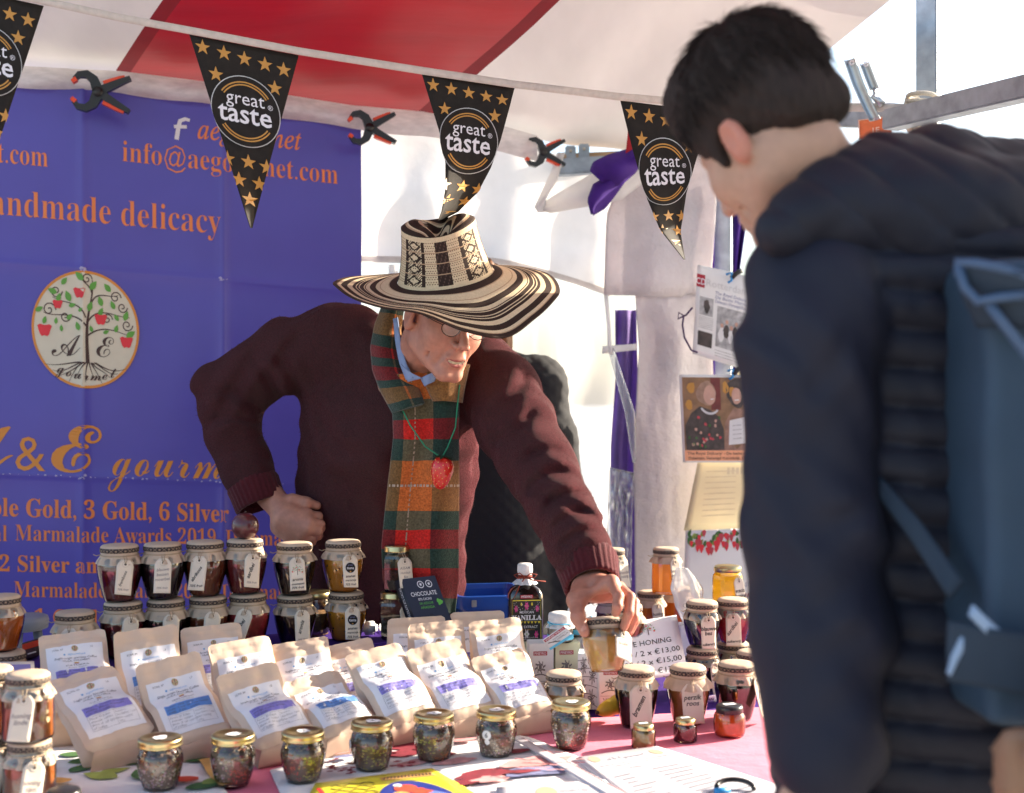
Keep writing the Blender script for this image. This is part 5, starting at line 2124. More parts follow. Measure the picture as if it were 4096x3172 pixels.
def hand_L(p):
    """fist resting on the hip"""
    d = cone(p, wristL, qp(1150, 2060, 2.865), .030, .033)
    kn = [qp(1232, 2056, 2.85), qp(1240, 2088, 2.835), qp(1230, 2118, 2.83), qp(1204, 2142, 2.835)]
    for i, k in enumerate(kn):
        d = sm(d, cone(p, qp(1140, 2060 + i * 14, 2.86), k, .025, .0125), .016)
        d = sm(d, finger(p, [k, k + np.array([.022, .012, -.006]), k + np.array([.020, .034, -.018]), k + np.array([.0, .040, -.026])], .0105, .009), .004)
    d = sm(d, chain(p, [(qp(1170, 2000, 2.87), .016), (qp(1225, 2010, 2.87), .012), (qp(1268, 2022, 2.88), .010)], .01), .012)
    d = sm(d, cone(p, qp(1112, 2110, 2.87), qp(1158, 2148, 2.85), .016, .014), .015)
    return d


def vend_body(p):
    q = tolocal(p, VH, VA) / VS
    d = head_sdf(q) * VS
    d = np.maximum(d, (p - np.array(HC, np.float32)) @ np.array(HU, np.float32) + .012)
    nk = VH + VA.T @ np.array([0, -.03, -.05])
    d = sm(d, cone(p, nk, neckb, .060, .066), .025)
    d = sm(d, chain(p, [(neckb, .07), (qp(1600, 1650, 2.92), .11), (qp(1520, 2100, 3.05), .11), (qp(1520, 2500, 3.1), .12), (qp(1520, 2750, 3.1), .12)], .05), .04)
    d = sm(d, chain(p, [(neckb, .06), (qp(1480, 1470, 2.94), .045), (qp(1330, 1430, 2.96), .04), (qp(900, 1555, 2.945), .036), (qp(1040, 1930, 2.91), .033), (wristL, .029)], .02), .04)
    d = sm(d, chain(p, [(neckb, .055), (qp(1830, 1500, 2.92), .045), (qp(1960, 1540, 2.91), .036), (qp(2140, 1840, 2.67), .036), (qp(2345, 2230, 2.46), .032), (wristR, .027)], .02), .04)
    d = sm(d, hand_L(p), .012)
    d = sm(d, hand_R(p), .012)
    return d


def vend_pick(c):
    q = tolocal(c.astype(np.float32), VH, VA) / VS
    mi = np.zeros(len(c), int)
    mz = q[:, 2] - (-.078 + 11.0 * q[:, 0] ** 2)
    near = (np.abs(q[:, 0]) < .029) & (q[:, 1] > .074)
    tp = np.clip(1 - (q[:, 0] / .0255) ** 2, 0, 1)
    mi[near & (mz > -.0108 * tp) & (mz < .0078 * tp) & (q[:, 1] > .088 - 12 * q[:, 0] ** 2)] = 1
    mi[near & (np.abs(mz) < .0030) & (np.abs(q[:, 0]) < .0205) & (q[:, 1] < .1000)] = 2
    mi[(np.abs(q[:, 0]) < .045) & (np.abs(q[:, 0]) > .012) & (np.abs(q[:, 2] - .024) < .006) & (q[:, 1] > .078)] = 3
    mi[(q[:, 2] > .0) & (q[:, 1] < .052) & (vlen(q) < .16) & ~((np.abs(q[:, 0]) > .072) & (q[:, 2] < .028) & (q[:, 1] > -.04))] = 3
    for t_ in (qp(2463, 2444, 2.270), qp(2498, 2500, 2.282), qp(2516, 2516, 2.305), qp(2334, 2520, 2.272)):
        mi[(vlen((c - t_) * np.array([1, 1, .75])) < .0085) & (c[:, 1] < t_[1] - .0045) & (np.abs(c[:, 0] - t_[0]) < .0058)] = 4
    return mi


vendor = sdf_obj('person', vend_body, (-.85, 2.2, .60), (.40, 3.25, 1.72), .0030, [m_skin, m_lip, m_teeth, m_hairg, mat('nail', (.56, .29, .22), .3, var=.05)], vend_pick, None,
                 'man in maroon sweater, striped hat and plaid scarf leaning over the jars', 'person', origin=P(1520, 2750, 3.1).xy.to_3d())

m_swe = mat('maroon_knit', (.090, .014, .020), .95, var=.34, vs=260, bump=1, bs=380, bdist=.004, sheen=.08, wave=('X', 190, 4), spec=.12)
m_rib = mat('maroon_rib', (.070, .011, .016), .95, var=.2, vs=160, bump=.8, bs=300, bdist=.002, sheen=.12, spec=.15)


def sweater(p):
    n = wig(p, 34, 3)
    ribs = np.sin(p[:, 2] * 95 + p[:, 0] * 60 + 2.2 * wig(p, 16, 9))
    body = chain(p, [(qp(1640, 1500, 2.88), .090), (qp(1560, 1720, 2.94), .150), (qp(1520, 2050, 3.03), .155), (qp(1510, 2350, 3.08), .160), (qp(1510, 2650, 3.10), .165)], .06)
    body = sm(body, cone(p, qp(1380, 1640, 2.95), qp(1330, 2400, 3.08), .10, .10), .06)
    body = sm(body, cone(p, qp(1760, 1640, 2.92), qp(1700, 2400, 3.06), .10, .085), .06)
    body = sm(body, cone(p, qp(1340, 1375, 2.93), qp(1915, 1470, 2.89), .086, .084), .06)
    body += .0045 * n + .005 * np.sin(p[:, 0] * 26 - p[:, 2] * 20 + 2 * wig(p, 8, 41))
    # arm on the hip
    a1 = chain(p, [(qp(1340, 1375, 2.93), .090), (qp(1160, 1420, 2.93), .084), (qp(1000, 1500, 2.94), .074), (qp(885, 1560, 2.94), .057)], .02)
    a2 = chain(p, [(qp(890, 1565, 2.94), .058), (qp(930, 1720, 2.93), .064), (qp(990, 1880, 2.92), .059), (qp(1020, 1985, 2.91), .052)], .02)
    aL = sm(a1, a2, .045)
    aL += .0050 * np.sin(p[:, 0] * 70 - p[:, 2] * 40 + 2.5 * wig(p, 14, 5)) * np.clip((p[:, 2] - 1.22) / .12, 0, 1) * np.clip((-.42 - p[:, 0]) / .1, 0, 1) + .002 * n
    # reaching arm
    b1 = chain(p, [(qp(1915, 1495, 2.88), .086), (qp(2005, 1575, 2.82), .088), (qp(2062, 1700, 2.74), .085), (qp(2142, 1840, 2.66), .077)], .02)
    b2 = chain(p, [(qp(2142, 1840, 2.66), .077), (qp(2242, 2030, 2.55), .066), (qp(2316, 2180, 2.47), .059), (qp(2346, 2270, 2.44), .054)], .02)
    aR = sm(b1, b2, .02)
    aR += .0034 * ribs * (1 + .5 * wig(p, 20, 77)) * np.clip((p[:, 0] - .0) / .08, 0, 1) * np.clip((1.40 - p[:, 2]) / .1, 0, 1) + .0025 * n
    d = sm(sm(body, aL, .035), aR, .035)
    # raglan seams
    for a, b in ((qp(1560, 1330, 2.78), qp(1210, 1640, 2.86)), (qp(1890, 1440, 2.77), qp(1950, 1640, 2.80))):
        ba = b - a
        h = np.clip(((p - a) @ ba) / (ba @ ba), 0, 1)
        e = p - a - h[:, None] * ba
        dist = np.sqrt(e[:, 0] ** 2 + e[:, 2] ** 2)
        d = d + .0035 * np.exp(-(dist / .006) ** 2) - .002 * np.exp(-((dist - .012) / .005) ** 2)
    # creases pulled across elbows, armpits and the reaching sleeve
    for x0, y0, x1, y1, Yc, w, dp in ((1030, 1640, 850, 1560, 2.88, .012, .008), (1020, 1690, 840, 1690, 2.88, .010, .006), (1190, 1640, 1120, 1420, 2.87, .013, .009), (1090, 1620, 1020, 1440, 2.87, .011, .007),
                                      (1215, 1660, 1300, 1900, 2.85, .014, .008), (1260, 1640, 1420, 1820, 2.83, .016, .007), (1080, 1860, 930, 1800, 2.87, .010, .005),
                                      (2245, 1800, 2080, 1850, 2.62, .011, .009), (2270, 1880, 2110, 1960, 2.58, .010, .009), (2320, 1960, 2170, 2040, 2.54, .009, .008), (2350, 2040, 2200, 2120, 2.50, .009, .007),
                                      (2385, 2110, 2240, 2180, 2.46, .008, .006), (1960, 1640, 2110, 1500, 2.75, .014, .008), (1950, 1760, 2130, 1650, 2.72, .013, .008), (1400, 2100, 1320, 2380, 2.93, .016, .007)):
        a, b = qp(x0, y0, Yc), qp(x1, y1, Yc)
        a, b, q2 = a[[0, 2]], b[[0, 2]], p[:, [0, 2]]
        ba = b - a
        L2 = float(ba @ ba)
        t_ = ((q2 - a) @ ba) / L2
        sd_ = ((q2 - a) @ np.array([-ba[1], ba[0]], np.float32)) / math.sqrt(L2) + .012 * np.sin(t_ * 3.1)
        en = np.exp(-(np.clip(np.abs(t_ - .5) - .35, 0, 9) / .16) ** 2) * np.clip((Yc + .075 - p[:, 1]) / .04, 0, 1)
        d = d + en * dp * (np.exp(-(sd_ / w) ** 2) - .7 * np.exp(-((sd_ - 1.9 * w) / (1.2 * w)) ** 2) - .4 * np.exp(-((sd_ + 1.9 * w) / (1.2 * w)) ** 2))
    # neck opening and sleeve ends
    d = sub(d, cone(p, neckb + np.array([0, -.02, -.02]), VH + np.array([0, .02, 0]), .068, .085), .01)
    d = np.maximum(d, -(cone(p, qp(1030, 1990, 2.91), qp(1085, 2130, 2.89), .060, .07)))
    d = np.maximum(d, -(cone(p, qp(2362, 2335, 2.42), qp(2410, 2480, 2.36), .056, .08)))
    return d


sw = sdf_obj('sweater', sweater, (-.95, 2.25, .66), (.40, 3.35, 1.62), .0050, [m_swe], None, vendor, relax=1)


# loose wool fibres standing off the knit
mb = MB()
rr = random.Random(21)
vs_ = sw.data.vertices
off_ = vendor.location
for _ in range(9000):
    v = vs_[rr.randrange(len(vs_))]
    if v.co.z + off_.z < .8:
        continue
    n_ = v.normal
    d_ = (n_ + Vector((rr.uniform(-.8, .8), rr.uniform(-.8, .8), rr.uniform(-.8, .8)))).normalized()
    p_ = v.co + off_
    l_ = rr.uniform(.0018, .0038)
    mb.tube([p_ - n_ * .001, p_ + d_ * l_ * .6, p_ + d_ * l_ + Vector((rr.uniform(-.002, .002), 0, rr.uniform(-.002, .002)))], .00035, m_rib, 3, cap=False)
mb.build('fibres', sw, kind='stuff')


def cuff(p0, p1, r0, r1, name, flare):
    mb = MB()
    a, b = Vector(p0), Vector(p1)
    M = frame(a, (b - a), (0, 0, 1))
    Lc = (b - a).length
    rows = []
    for j, (t, rr) in enumerate([(-.1, r0 * .9), (0, r0), (.15, r0 * 1.05), (.5, (r0 + r1) / 2 * 1.03), (.9, r1 * 1.03), (1.0, r1), (1.0, r1 * .90), (.6, r1 * .86)]):
        row = []
        for k in range(120):
            an = 2 * math.pi * k / 120
            q = rr * (1 + .022 * math.cos(an * 30)) * (1 + flare * math.cos(an * 2 + 1) * t)
            row.append(M @ Vector((t * Lc, q * math.cos(an), q * math.sin(an))))
        rows.append(row)
    vs = [v for r in rows for v in r]
    mb.add(vs, [(j * 120 + k, j * 120 + (k + 1) % 120, (j + 1) * 120 + (k + 1) % 120, (j + 1) * 120 + k) for j in range(len(rows) - 1) for k in range(120)], m_rib)
    mb.build(name, sw)


cuff(qp(1008, 1925, 2.915), qp(1044, 2022, 2.90), .058, .056, 'cuff', .03)
cuff(qp(2344, 2240, 2.455), qp(2368, 2345, 2.405), .059, .053, 'cuff', .03)

# trousers and shoes
m_tr = mat('dark_trousers', (.02, .02, .026), .8)


def trousers(p):
    d = cone(p, qp(1520, 2650, 3.1), qp(1520, 2820, 3.12), .150, .150)
    for s in (-1, 1):
        d = sm(d, chain(p, [((-.33 + s * .09, 3.12, .62), .10), ((-.33 + s * .11, 3.12, .40), .075), ((-.33 + s * .11, 3.14, .09), .06)], .02), .03)
        d = sm(d, cone(p, (-.33 + s * .11, 3.12, .05), (-.33 + s * .12, 3.00, .045), .05, .04), .02)
    return d


sdf_obj('trousers', trousers, (-.65, 2.85, 0), (.0, 3.35, .85), .012, [m_tr], None, vendor)

# shirt collar
m_shirt = mat('blue_shirt', L(128, 148, 186), .8, var=.1, vs=60, bump=.4, bs=500)
mb = MB()
mb.slab(ruled([(1575, 1275), (1583, 1370), (1598, 1450), (1625, 1520)], [(1592, 1270), (1605, 1370), (1625, 1450), (1655, 1512)], lambda u, v: 2.735 - .05 * v - .012 * u), 3, 10, m_shirt, .002)
mb.slab(ruled([(1606, 1455), (1632, 1528)], [(1640, 1490), (1690, 1512)], lambda u, v: 2.68 - .01 * u), 4, 5, m_shirt, .002)
mb.slab(ruled([(1682, 1512), (1700, 1545)], [(1755, 1478), (1735, 1525)], lambda u, v: 2.676 - .008 * math.sin(u * 3)), 5, 5, m_shirt, .002)
mb.build('shirt_collar', vendor)
mb = MB()
mb.stroke([(1706, 1520), (1722, 1512), (1736, 1508)], 5, lambda x, y: P(x, y, 2.662), mat('buttonhole', (.03, .04, .08), .8))
# glasses
m_wire = mat('dark_wire', (.05, .035, .03), .3, .8)
m_lens = glassy('spectacle_lens', (.98, .97, .97), .05)


def hw(x, y, z):
    return Vector(VH + VA.T @ (np.array([x, y, z]) * VS))


gb = MB()
for s in (-1, 1):
    c = (s * .033, -.002)
    gb.tube([hw(c[0] + .023 * math.cos(t), .108 - .006 * abs(math.cos(t)), c[1] + .017 * math.sin(t)) for t in [i * .2618 for i in range(25)]], .0009, m_wire, 6, cap=False)
    gb.tube([hw(s * .056, .104, .004), hw(s * .070, .085, .006), hw(s * .078, .04, .006), hw(s * .080, .0, .008)], .0010, m_wire, 6)
gb.tube([hw(-.011, .110, .002), hw(0, .117, .004), hw(.011, .110, .002)], .0009, m_wire, 6)
go_ = gb.build('glasses', vendor)
for s in (-1, 1):
    gb = MB()
    gb.disc(0, 0, .0225, lambda x, y, s=s: hw(s * .033 + x, .107 - .2 * abs(x) ** 1.5, -.002 + y), m_lens, 3, 24, ry=.0165)
    gb.build('lens', go_)

# ---- the striped hat
m_hat = mat('straw_weave', (.5, .5, .5), .75, attr=True, var=.12, vs=260, bump=.8, bs=500, bdist=.0012, spec=.2)
BRH = [-.049, -.047, -.059, -.076, -.045, .002, .016, .028, .038, .025, .011, -.009, -.026, -.030, -.034, -.036, -.038, -.040]
CREAM, DARK, TAN = (.66, .52, .34), (.036, .020, .015), (.44, .29, .18)
HATCH = (.20, .11, .07)


def brimh(a):
    t = (a % (2 * math.pi)) / (2 * math.pi) * 18
    i = int(t)
    f_ = t - i
    p = [BRH[(i + k) % 18] for k in (-1, 0, 1, 2)]
    return .5 * ((2 * p[1]) + (-p[0] + p[2]) * f_ + (2 * p[0] - 5 * p[1] + 4 * p[2] - p[3]) * f_ ** 2 + (-p[0] + 3 * p[1] - 3 * p[2] + p[3]) * f_ ** 3)


def brimpt(a, t):
    rx, ry = .104 + (.238 - .104) * t, .100 + (.215 - .100) * t
    h = brimh(a) * t ** 1.35 + .010 * (1 - t) ** 3 - .003 * math.sin(math.pi * t)
    return HC + HX * rx * math.cos(a) + HY * ry * math.sin(a) + HU * h


BR = [(.12, DARK), (.14, TAN), (.27, CREAM), (.285, TAN), (.35, CREAM), (.445, DARK), (.50, CREAM), (.515, DARK), (.53, CREAM), (.60, DARK), (.615, CREAM), (.635, DARK), (.65, CREAM), (.70, DARK), (.78, CREAM), (.875, DARK), (.92, CREAM), (.93, TAN), (1.01, DARK)]


def brcol(t):
    for lim, c in BR:
        if t < lim:
            return c
    return DARK


mb = MB()
NA, NR = 160, 64
th_ = .0028
rows = [[brimpt(2 * math.pi * k / NA, j / NR) for k in range(NA)] for j in range(NR + 1)]
vs = [v for r in rows for v in r]
top = [(j * NA + k, (j + 1) * NA + k, (j + 1) * NA + (k + 1) % NA, j * NA + (k + 1) % NA) for j in range(NR) for k in range(NA)]
cols = [brcol((j + .5) / NR) for j in range(NR) for k in range(NA)]
mb.add(vs, top, m_hat, True, cols)
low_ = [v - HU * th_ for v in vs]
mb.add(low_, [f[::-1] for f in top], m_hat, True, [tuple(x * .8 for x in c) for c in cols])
o_ = NR * NA
mb.add([vs[o_ + k] for k in range(NA)] + [low_[o_ + k] for k in range(NA)], [(k, NA + k, NA + (k + 1) % NA, (k + 1) % NA) for k in range(NA)], m_hat, True, [DARK] * NA)
hat = mb.build('hat', vendor)
# crown
NK2 = 220


def crownpt(a, t):
    """t 0 base .. 1 top edge, then >1 into the pinched top"""
    ca, sa = math.cos(a), math.sin(a)
    if t <= 1:
        r = .104 - .026 * t - .004 * math.sin(math.pi * t)
        h = .004 + .112 * t
        r *= 1 - .05 * t * max(0, math.cos(2 * (a - .9)))
        h += .010 * t * abs(ca) ** 2
    else:
        k = t - 1
        r = (.078 * (1 - .05 * max(0, math.cos(2 * (a - .9))))) * (1 - k)
        h = .116 + .010 * ca * ca * (1 - k) + .016 * math.sin(math.pi * min(1, k * 1.25)) * (.35 + .65 * abs(ca)) - .004 * k
        x = r * ca
        h -= .030 * math.exp(-((x - .012 * math.sin(r * sa * 50)) / .020) ** 2) * min(1, k * 3 + .35 * (sa > 0))
    return HC + HX * r * ca + HY * r * .965 * sa + HU * h


m_ = {'C': CREAM, 'D': DARK, 'T': TAN}


def crcol(a, t):
    if t < .10:
        return CREAM if t > .015 else DARK
    if t > .90:
        return CREAM if t < .985 else DARK
    v = (t - .10) / .80 * 4
    r = int(v)
    fv = v - r
    if fv < .07:
        return TAN
    s = (a / (2 * math.pi) * 10 + .35) % 5 % 2.5
    # repeating panels round the crown
    if s < .50:
        return DARK if (int(s * 30 + fv * 5) % 5) else (.10, .06, .045)
    if s < .95:
        return CREAM if (s * 11 + fv * 2.2) % 1 > .2 else HATCH
    if s < 1.07:
        return DARK
    if s < 1.78:
        x, y = (s - 1.425) / .355, (fv - .535) / .465
        dd = abs(x) + abs(y)
        if dd < .16 or .38 < dd < .62:
            return CREAM
        if .62 <= dd < .98:
            return DARK
        if dd < .38:
            return DARK if dd < .30 and (abs(x) > .1 and abs(y) > .1) else CREAM
        return CREAM if (x * 3 + y * 2) % 1 > .45 else DARK
    if s < 1.92:
        return DARK
    return CREAM if (s * 11 + fv * 2.2) % 1 > .2 else HATCH


mb = MB()
rows_t = [i / 56 for i in range(57)] + [1 + i / 22 * .97 for i in range(1, 23)]
vs = [crownpt(2 * math.pi * k / NK2, t) for t in rows_t for k in range(NK2)]
fs, cs = [], []
TOPR = [(.13, DARK), (.17, TAN), (.24, CREAM), (.34, DARK), (.36, TAN), (.5, DARK), (.6, CREAM), (.7, DARK), (.8, CREAM), (1.1, DARK)]
for j in range(len(rows_t) - 1):
    tm = (rows_t[j] + rows_t[j + 1]) / 2
    for k in range(NK2):
        fs.append((j * NK2 + k, j * NK2 + (k + 1) % NK2, (j + 1) * NK2 + (k + 1) % NK2, (j + 1) * NK2 + k))
        a = 2 * math.pi * (k + .5) / NK2
        cs.append(crcol(a, tm) if tm <= 1 else next(c for l_, c in TOPR if tm - 1 < l_))
mb.add(vs, [f[::-1] for f in fs], m_hat, True, cs)
mb.build('crown', hat)

# ---- scarf
m_scf = mat('plaid_wool', (.5, .5, .5), .95, attr=True, var=.42, vs=240, bump=.9, bs=500, bdist=.002, sheen=.25, spec=.1)
OR, RD, GR, DG, BN, OL, MR = (.50, .13, .03), (.52, .02, .015), (.11, .095, .055), (.020, .045, .035), (.16, .085, .03), (.22, .105, .035), (.15, .014, .016)
ROWS = [(.13, 'o'), (.21, 'g'), (.29, 'r'), (.37, 'g'), (.56, 'o'), (.65, 'g'), (.73, 'r'), (.80, 'g'), (.93, 'r'), (1.1, 'g')]


def plaid(u, v):
    r = next(c for l_, c in ROWS if v < l_)
    if .30 < u < .325 and (v * 160) % 1 > .3:
        return (.34, .26, .19)
    if abs(v - .465) < .004 and (u * 120) % 1 > .35:
        return (.40, .33, .27)
    if u < .16:
        return {'o': BN, 'g': DG, 'r': MR}[r]
    if u < .64:
        return {'o': OR, 'g': GR, 'r': RD}[r]
    return {'o': OL, 'g': DG, 'r': MR}[r]


mb = MB()
ST = ruled([(1566, 1500), (1577, 1620), (1580, 1750), (1562, 1900), (1545, 2050), (1530, 2180), (1535, 2330), (1640, 2445)],
           [(1790, 1470), (1830, 1600), (1828, 1750), (1830, 1900), (1830, 2050), (1830, 2180), (1830, 2330), (1818, 2455)],
           lambda u, v: 2.72 + .045 * v - .022 * math.sin(math.pi * u) - .012 * math.sin(u * 9 + v * 2) * (1 - .5 * v) + .008 * nz(u * 3, v * 6, 2))
mb.slab(ST, 50, 110, m_scf, .006, col=lambda i, j: plaid((i + .5) / 50, (j + .5) / 110))
LS = ruled([(1540, 1225), (1510, 1300), (1492, 1390), (1500, 1480), (1530, 1560), (1580, 1650)],
           [(1605, 1225), (1592, 1320), (1598, 1420), (1622, 1500), (1668, 1560), (1690, 1620)],
           lambda u, v: 2.79 - .095 * v - .03 * math.sin(math.pi * u))
mb.slab(LS, 18, 50, m_scf, .008, col=lambda i, j: plaid(.02 + .22 * (i + .5) / 18 + .5 * (i % 18 > 11), ((j + .5) / 50 * .9 + .3) % 1.0))
LS2 = ruled([(1700, 1520), (1720, 1560), (1740, 1600)], [(1870, 1455), (1850, 1540), (1838, 1610)], lambda u, v: 2.70 + .03 * u - .03 * math.sin(math.pi * u))
mb.slab(LS2, 18, 18, m_scf, .008, col=lambda i, j: plaid(.65 + .2 * (i + .5) / 18, .02 + .08 * (j + .5) / 18))
for k in range(30):
    u = (k + .5) / 30
    a = ST(u, 1)
    mb.tube([a, a + Vector((rnd.uniform(-.003, .003), -.002, -.012)), a + Vector((rnd.uniform(-.005, .005), -.002, -.026))], .0011, m_scf, 4)
    for i in range(len(mb.f) - 10, len(mb.f)):
        mb.c[i] = plaid(u, .99)
mb.build('scarf', vendor)

# ---- strawberry pendant on a green cord
m_cord = mat('green_cord', (.01, .20, .10), .7)
m_straw = mat('strawberry_red', (.60, .018, .010), .3, var=.1, vs=60, coat=.4, bump=.4, bs=90)
m_sd = mat('strawberry_seed', (.75, .45, .12), .4)
m_cal = mat('dark_leaf', (.012, .05, .02), .6)
pc = P(1768, 1880, 2.66)
pd = thing('strawberry_pendant', 'red strawberry pendant on a thin green cord hanging over the plaid scarf', 'pendant', pc)
mb = MB()
mb.tube([P(1565, 1520, 2.705), P(1590, 1600, 2.685), P(1640, 1700, 2.675), P(1700, 1785, 2.67), P(1762, 1828, 2.665), P(1768, 1830, 2.665)], .0017, m_cord, 6)
mb.tube([P(1838, 1540, 2.70), P(1828, 1640, 2.685), P(1822, 1710, 2.68), P(1790, 1790, 2.67), P(1768, 1830, 2.665)], .0017, m_cord, 6)
mb.build('cord', pd)
mb = MB()
tiltM = Matrix.Translation(pc) @ Matrix.Rotation(R_(8), 4, 'Y')
prof = [(0, -.042), (.008, -.039), (.015, -.030), (.020, -.016), (.0235, .0), (.0225, .013), (.016, .024), (.007, .028), (0, .028)]
mb.lathe(prof, m_straw, 32, M=tiltM, wob=lambda a, z: 1 + .06 * math.cos(a * 2 + .5))
mb.build('strawberry', pd)
mb = MB()
for k in range(70):
    z = -.036 + .058 * (k + .5) / 70
    a = k * 2.399
    r = float(np.interp(z, [p_[1] for p_ in prof[:-1]], [p_[0] for p_ in prof[:-1]])) * (1 + .06 * math.cos(a * 2 + .5))
    mb.lathe([(0, -.0018), (.0013, 0), (0, .0018)], m_sd, 5, M=tiltM @ Matrix.Translation((r * math.cos(a), r * math.sin(a), z)))
o = mb.build('seeds', pd, kind='stuff')
mb = MB()
for k in range(6):
    a = k * 1.047 + .3
    d_ = Vector((math.cos(a), math.sin(a), 0))
    s_ = Vector((-d_.y, d_.x, 0))
    mb.add([tiltM @ v for v in (Vector((0, 0, .031)), d_ * .012 + s_ * .006 + Vector((0, 0, .030)), d_ * .027 + Vector((0, 0, .022)), d_ * .012 - s_ * .006 + Vector((0, 0, .030)))], [(0, 3, 2, 1)], m_cal)
mb.build('leaves', pd)

# ---- the jar in his hand
jb = P(2428, 2688, 2.285)
Mj = Matrix.Translation(jb) @ Matrix.Rotation(R_(-13), 4, 'X') @ Matrix.Rotation(R_(-3), 4, 'Y')
jar('jar of pale honey lifted in the vendor\'s fingers, its tag swinging out', (0, 0, 0), .0425, .098, 'cream', dict(az=R_(58), roll=R_(-24), w=.034, hh=.062, lines=[ln('linde', .5, .25, 10, 0)], tilt=R_(24), face=R_(-22)), 2, .25, M=Mj)

# ------------------------------------------------------------------ woman behind the vendor
m_qj = mat('black_quilt', (.007, .008, .011), .9, var=.2, vs=200, bump=.6, bs=400, bdist=.001)
Y3 = 3.55


def w_body(p):
    d = head_sdf(tolocal(p, qp(1905, 1225, Y3), hframe((.2, -1, -.1), (0, 0, 1))))
    d = sm(d, cone(p, qp(1905, 1300, Y3 + .02), qp(1930, 1480, Y3 + .05), .05, .06), .03)
    d = sm(d, chain(p, [(qp(1930, 1500, Y3 + .06), .07), (qp(1960, 1900, Y3 + .08), .10), (qp(1980, 2500, Y3 + .08), .11)], .05), .05)
    for s, a in ((1, (2210, 2235, 2215)), (-1, (1740, 1690, 1710))):
        d = sm(d, chain(p, [(qp(1940, 1500, Y3 + .06), .06), (qp(a[0] - s * 90, 1580, Y3 + .06), .045), (qp(a[1] - s * 40, 1990, Y3 + .08), .04), (qp(a[2], 2480, Y3 + .04), .032), (qp(a[2], 2560, Y3 + .03), .03)], .02), .03)
        for k in range(4):
            d = sm(d, finger(p, [qp(a[2] - 24 + 16 * k, 2580, Y3 + .03), qp(a[2] - 26 + 16 * k, 2640, Y3 + .02), qp(a[2] - 24 + 16 * k, 2690, Y3 + .04)], .010, .008), .006)
        d = sm(d, finger(p, [qp(a[2] - s * 30, 2560, Y3), qp(a[2] - s * 40, 2620, Y3 - .02)], .012, .009), .008)
    return d


wom = sdf_obj('person', w_body, (-.45, 3.15, .6), (.35, 3.85, 1.80), .006, [m_skin2], None, None,
              'person in a black quilted jacket standing half hidden behind the vendor', 'person', origin=Vector((-.06, Y3, 0)))


def w_coat(p):
    d = chain(p, [(qp(1935, 1500, Y3 + .06), .10), (qp(1960, 1750, Y3 + .08), .165), (qp(1980, 2100, Y3 + .08), .17), (qp(1985, 2900, Y3 + .08), .20)], .06)
    d = sm(d, cone(p, qp(1750, 1560, Y3 + .06), qp(2150, 1540, Y3 + .06), .085, .085), .05)
    for s, a in ((1, (2225, 2248, 2225)), (-1, (1740, 1690, 1710))):
        d = sm(d, chain(p, [(qp(a[0] - s * 90, 1560, Y3 + .06), .083), (qp(a[1] - s * 50, 1760, Y3 + .07), .078), (qp(a[1] - s * 10, 1980, Y3 + .08), .070), (qp(a[2], 2480, Y3 + .05), .055)], .02), .03)
    u, v = (p[:, 0] + p[:, 2]) * 24, (p[:, 0] - p[:, 2]) * 24
    g = np.minimum(np.abs((u % 1) - .5), np.abs((v % 1) - .5))
    d = d - .004 * np.sqrt(np.clip(g * 2, 0, 1))
    return sub(d, cone(p, qp(1905, 1250, Y3), qp(1930, 1470, Y3), .09, .075), .01)


sdf_obj('quilted_jacket', w_coat, (-.5, 3.1, .40), (.4, 3.95, 1.62), .006, [m_qj], None, wom)


def w_hair(p):
    q = tolocal(p, qp(1905, 1225, Y3), hframe((.2, -1, -.1), (0, 0, 1)))
    d = ell(q, (0, -.025, .04), (.095, .105, .105))
    d = sm(d, cone(q, (.080, -.03, -.02), (.088, -.01, -.12), .03, .02), .03)
    d = sm(d, cone(q, (-.080, -.03, -.02), (-.088, -.01, -.12), .03, .02), .03)
    d = np.maximum(d, -ell(q, (0, .10, -.03), (.062, .08, .085)))
    return d + .003 * np.sin(q[:, 0] * 300 + 3 * wig(q, 20, 2))


sdf_obj('hair', w_hair, (-.30, 3.3, 1.35), (.12, 3.8, 1.82), .005, [m_hairbr], None, wom)
mb = MB()
for s in (-1, 1):
    mb.tube([(-.06 + s * .1, Y3 + .08, .62), (-.06 + s * .11, Y3 + .08, .3), (-.06 + s * .11, Y3 + .08, .02)], .075, m_tr, 14, rf=lambda t: 1 - .3 * t)
mb.build('trousers', wom)

# ------------------------------------------------------------------ the customer, back to the camera
HS = .92
_f = np.array([-.424, .734, -.53])
_u0 = np.array([-.265, .459, .848])
_l0 = np.array([-.866, -.5, 0])
_r = R_(13)
cl = _l0 * math.cos(_r) - _u0 * math.sin(_r)
CAx = hframe(_f, _u0 * math.cos(_r) + _l0 * math.sin(_r))
CHD = np.array(P(2905, 548, 1.47)) - .072 * cl
CY0 = 1.50
shL, elL, wrL = qp(3190, 1130, 1.42), qp(3230, 2120, 1.42), qp(3290, 2980, 1.36)
cneck = qp(3330, 850, 1.56)


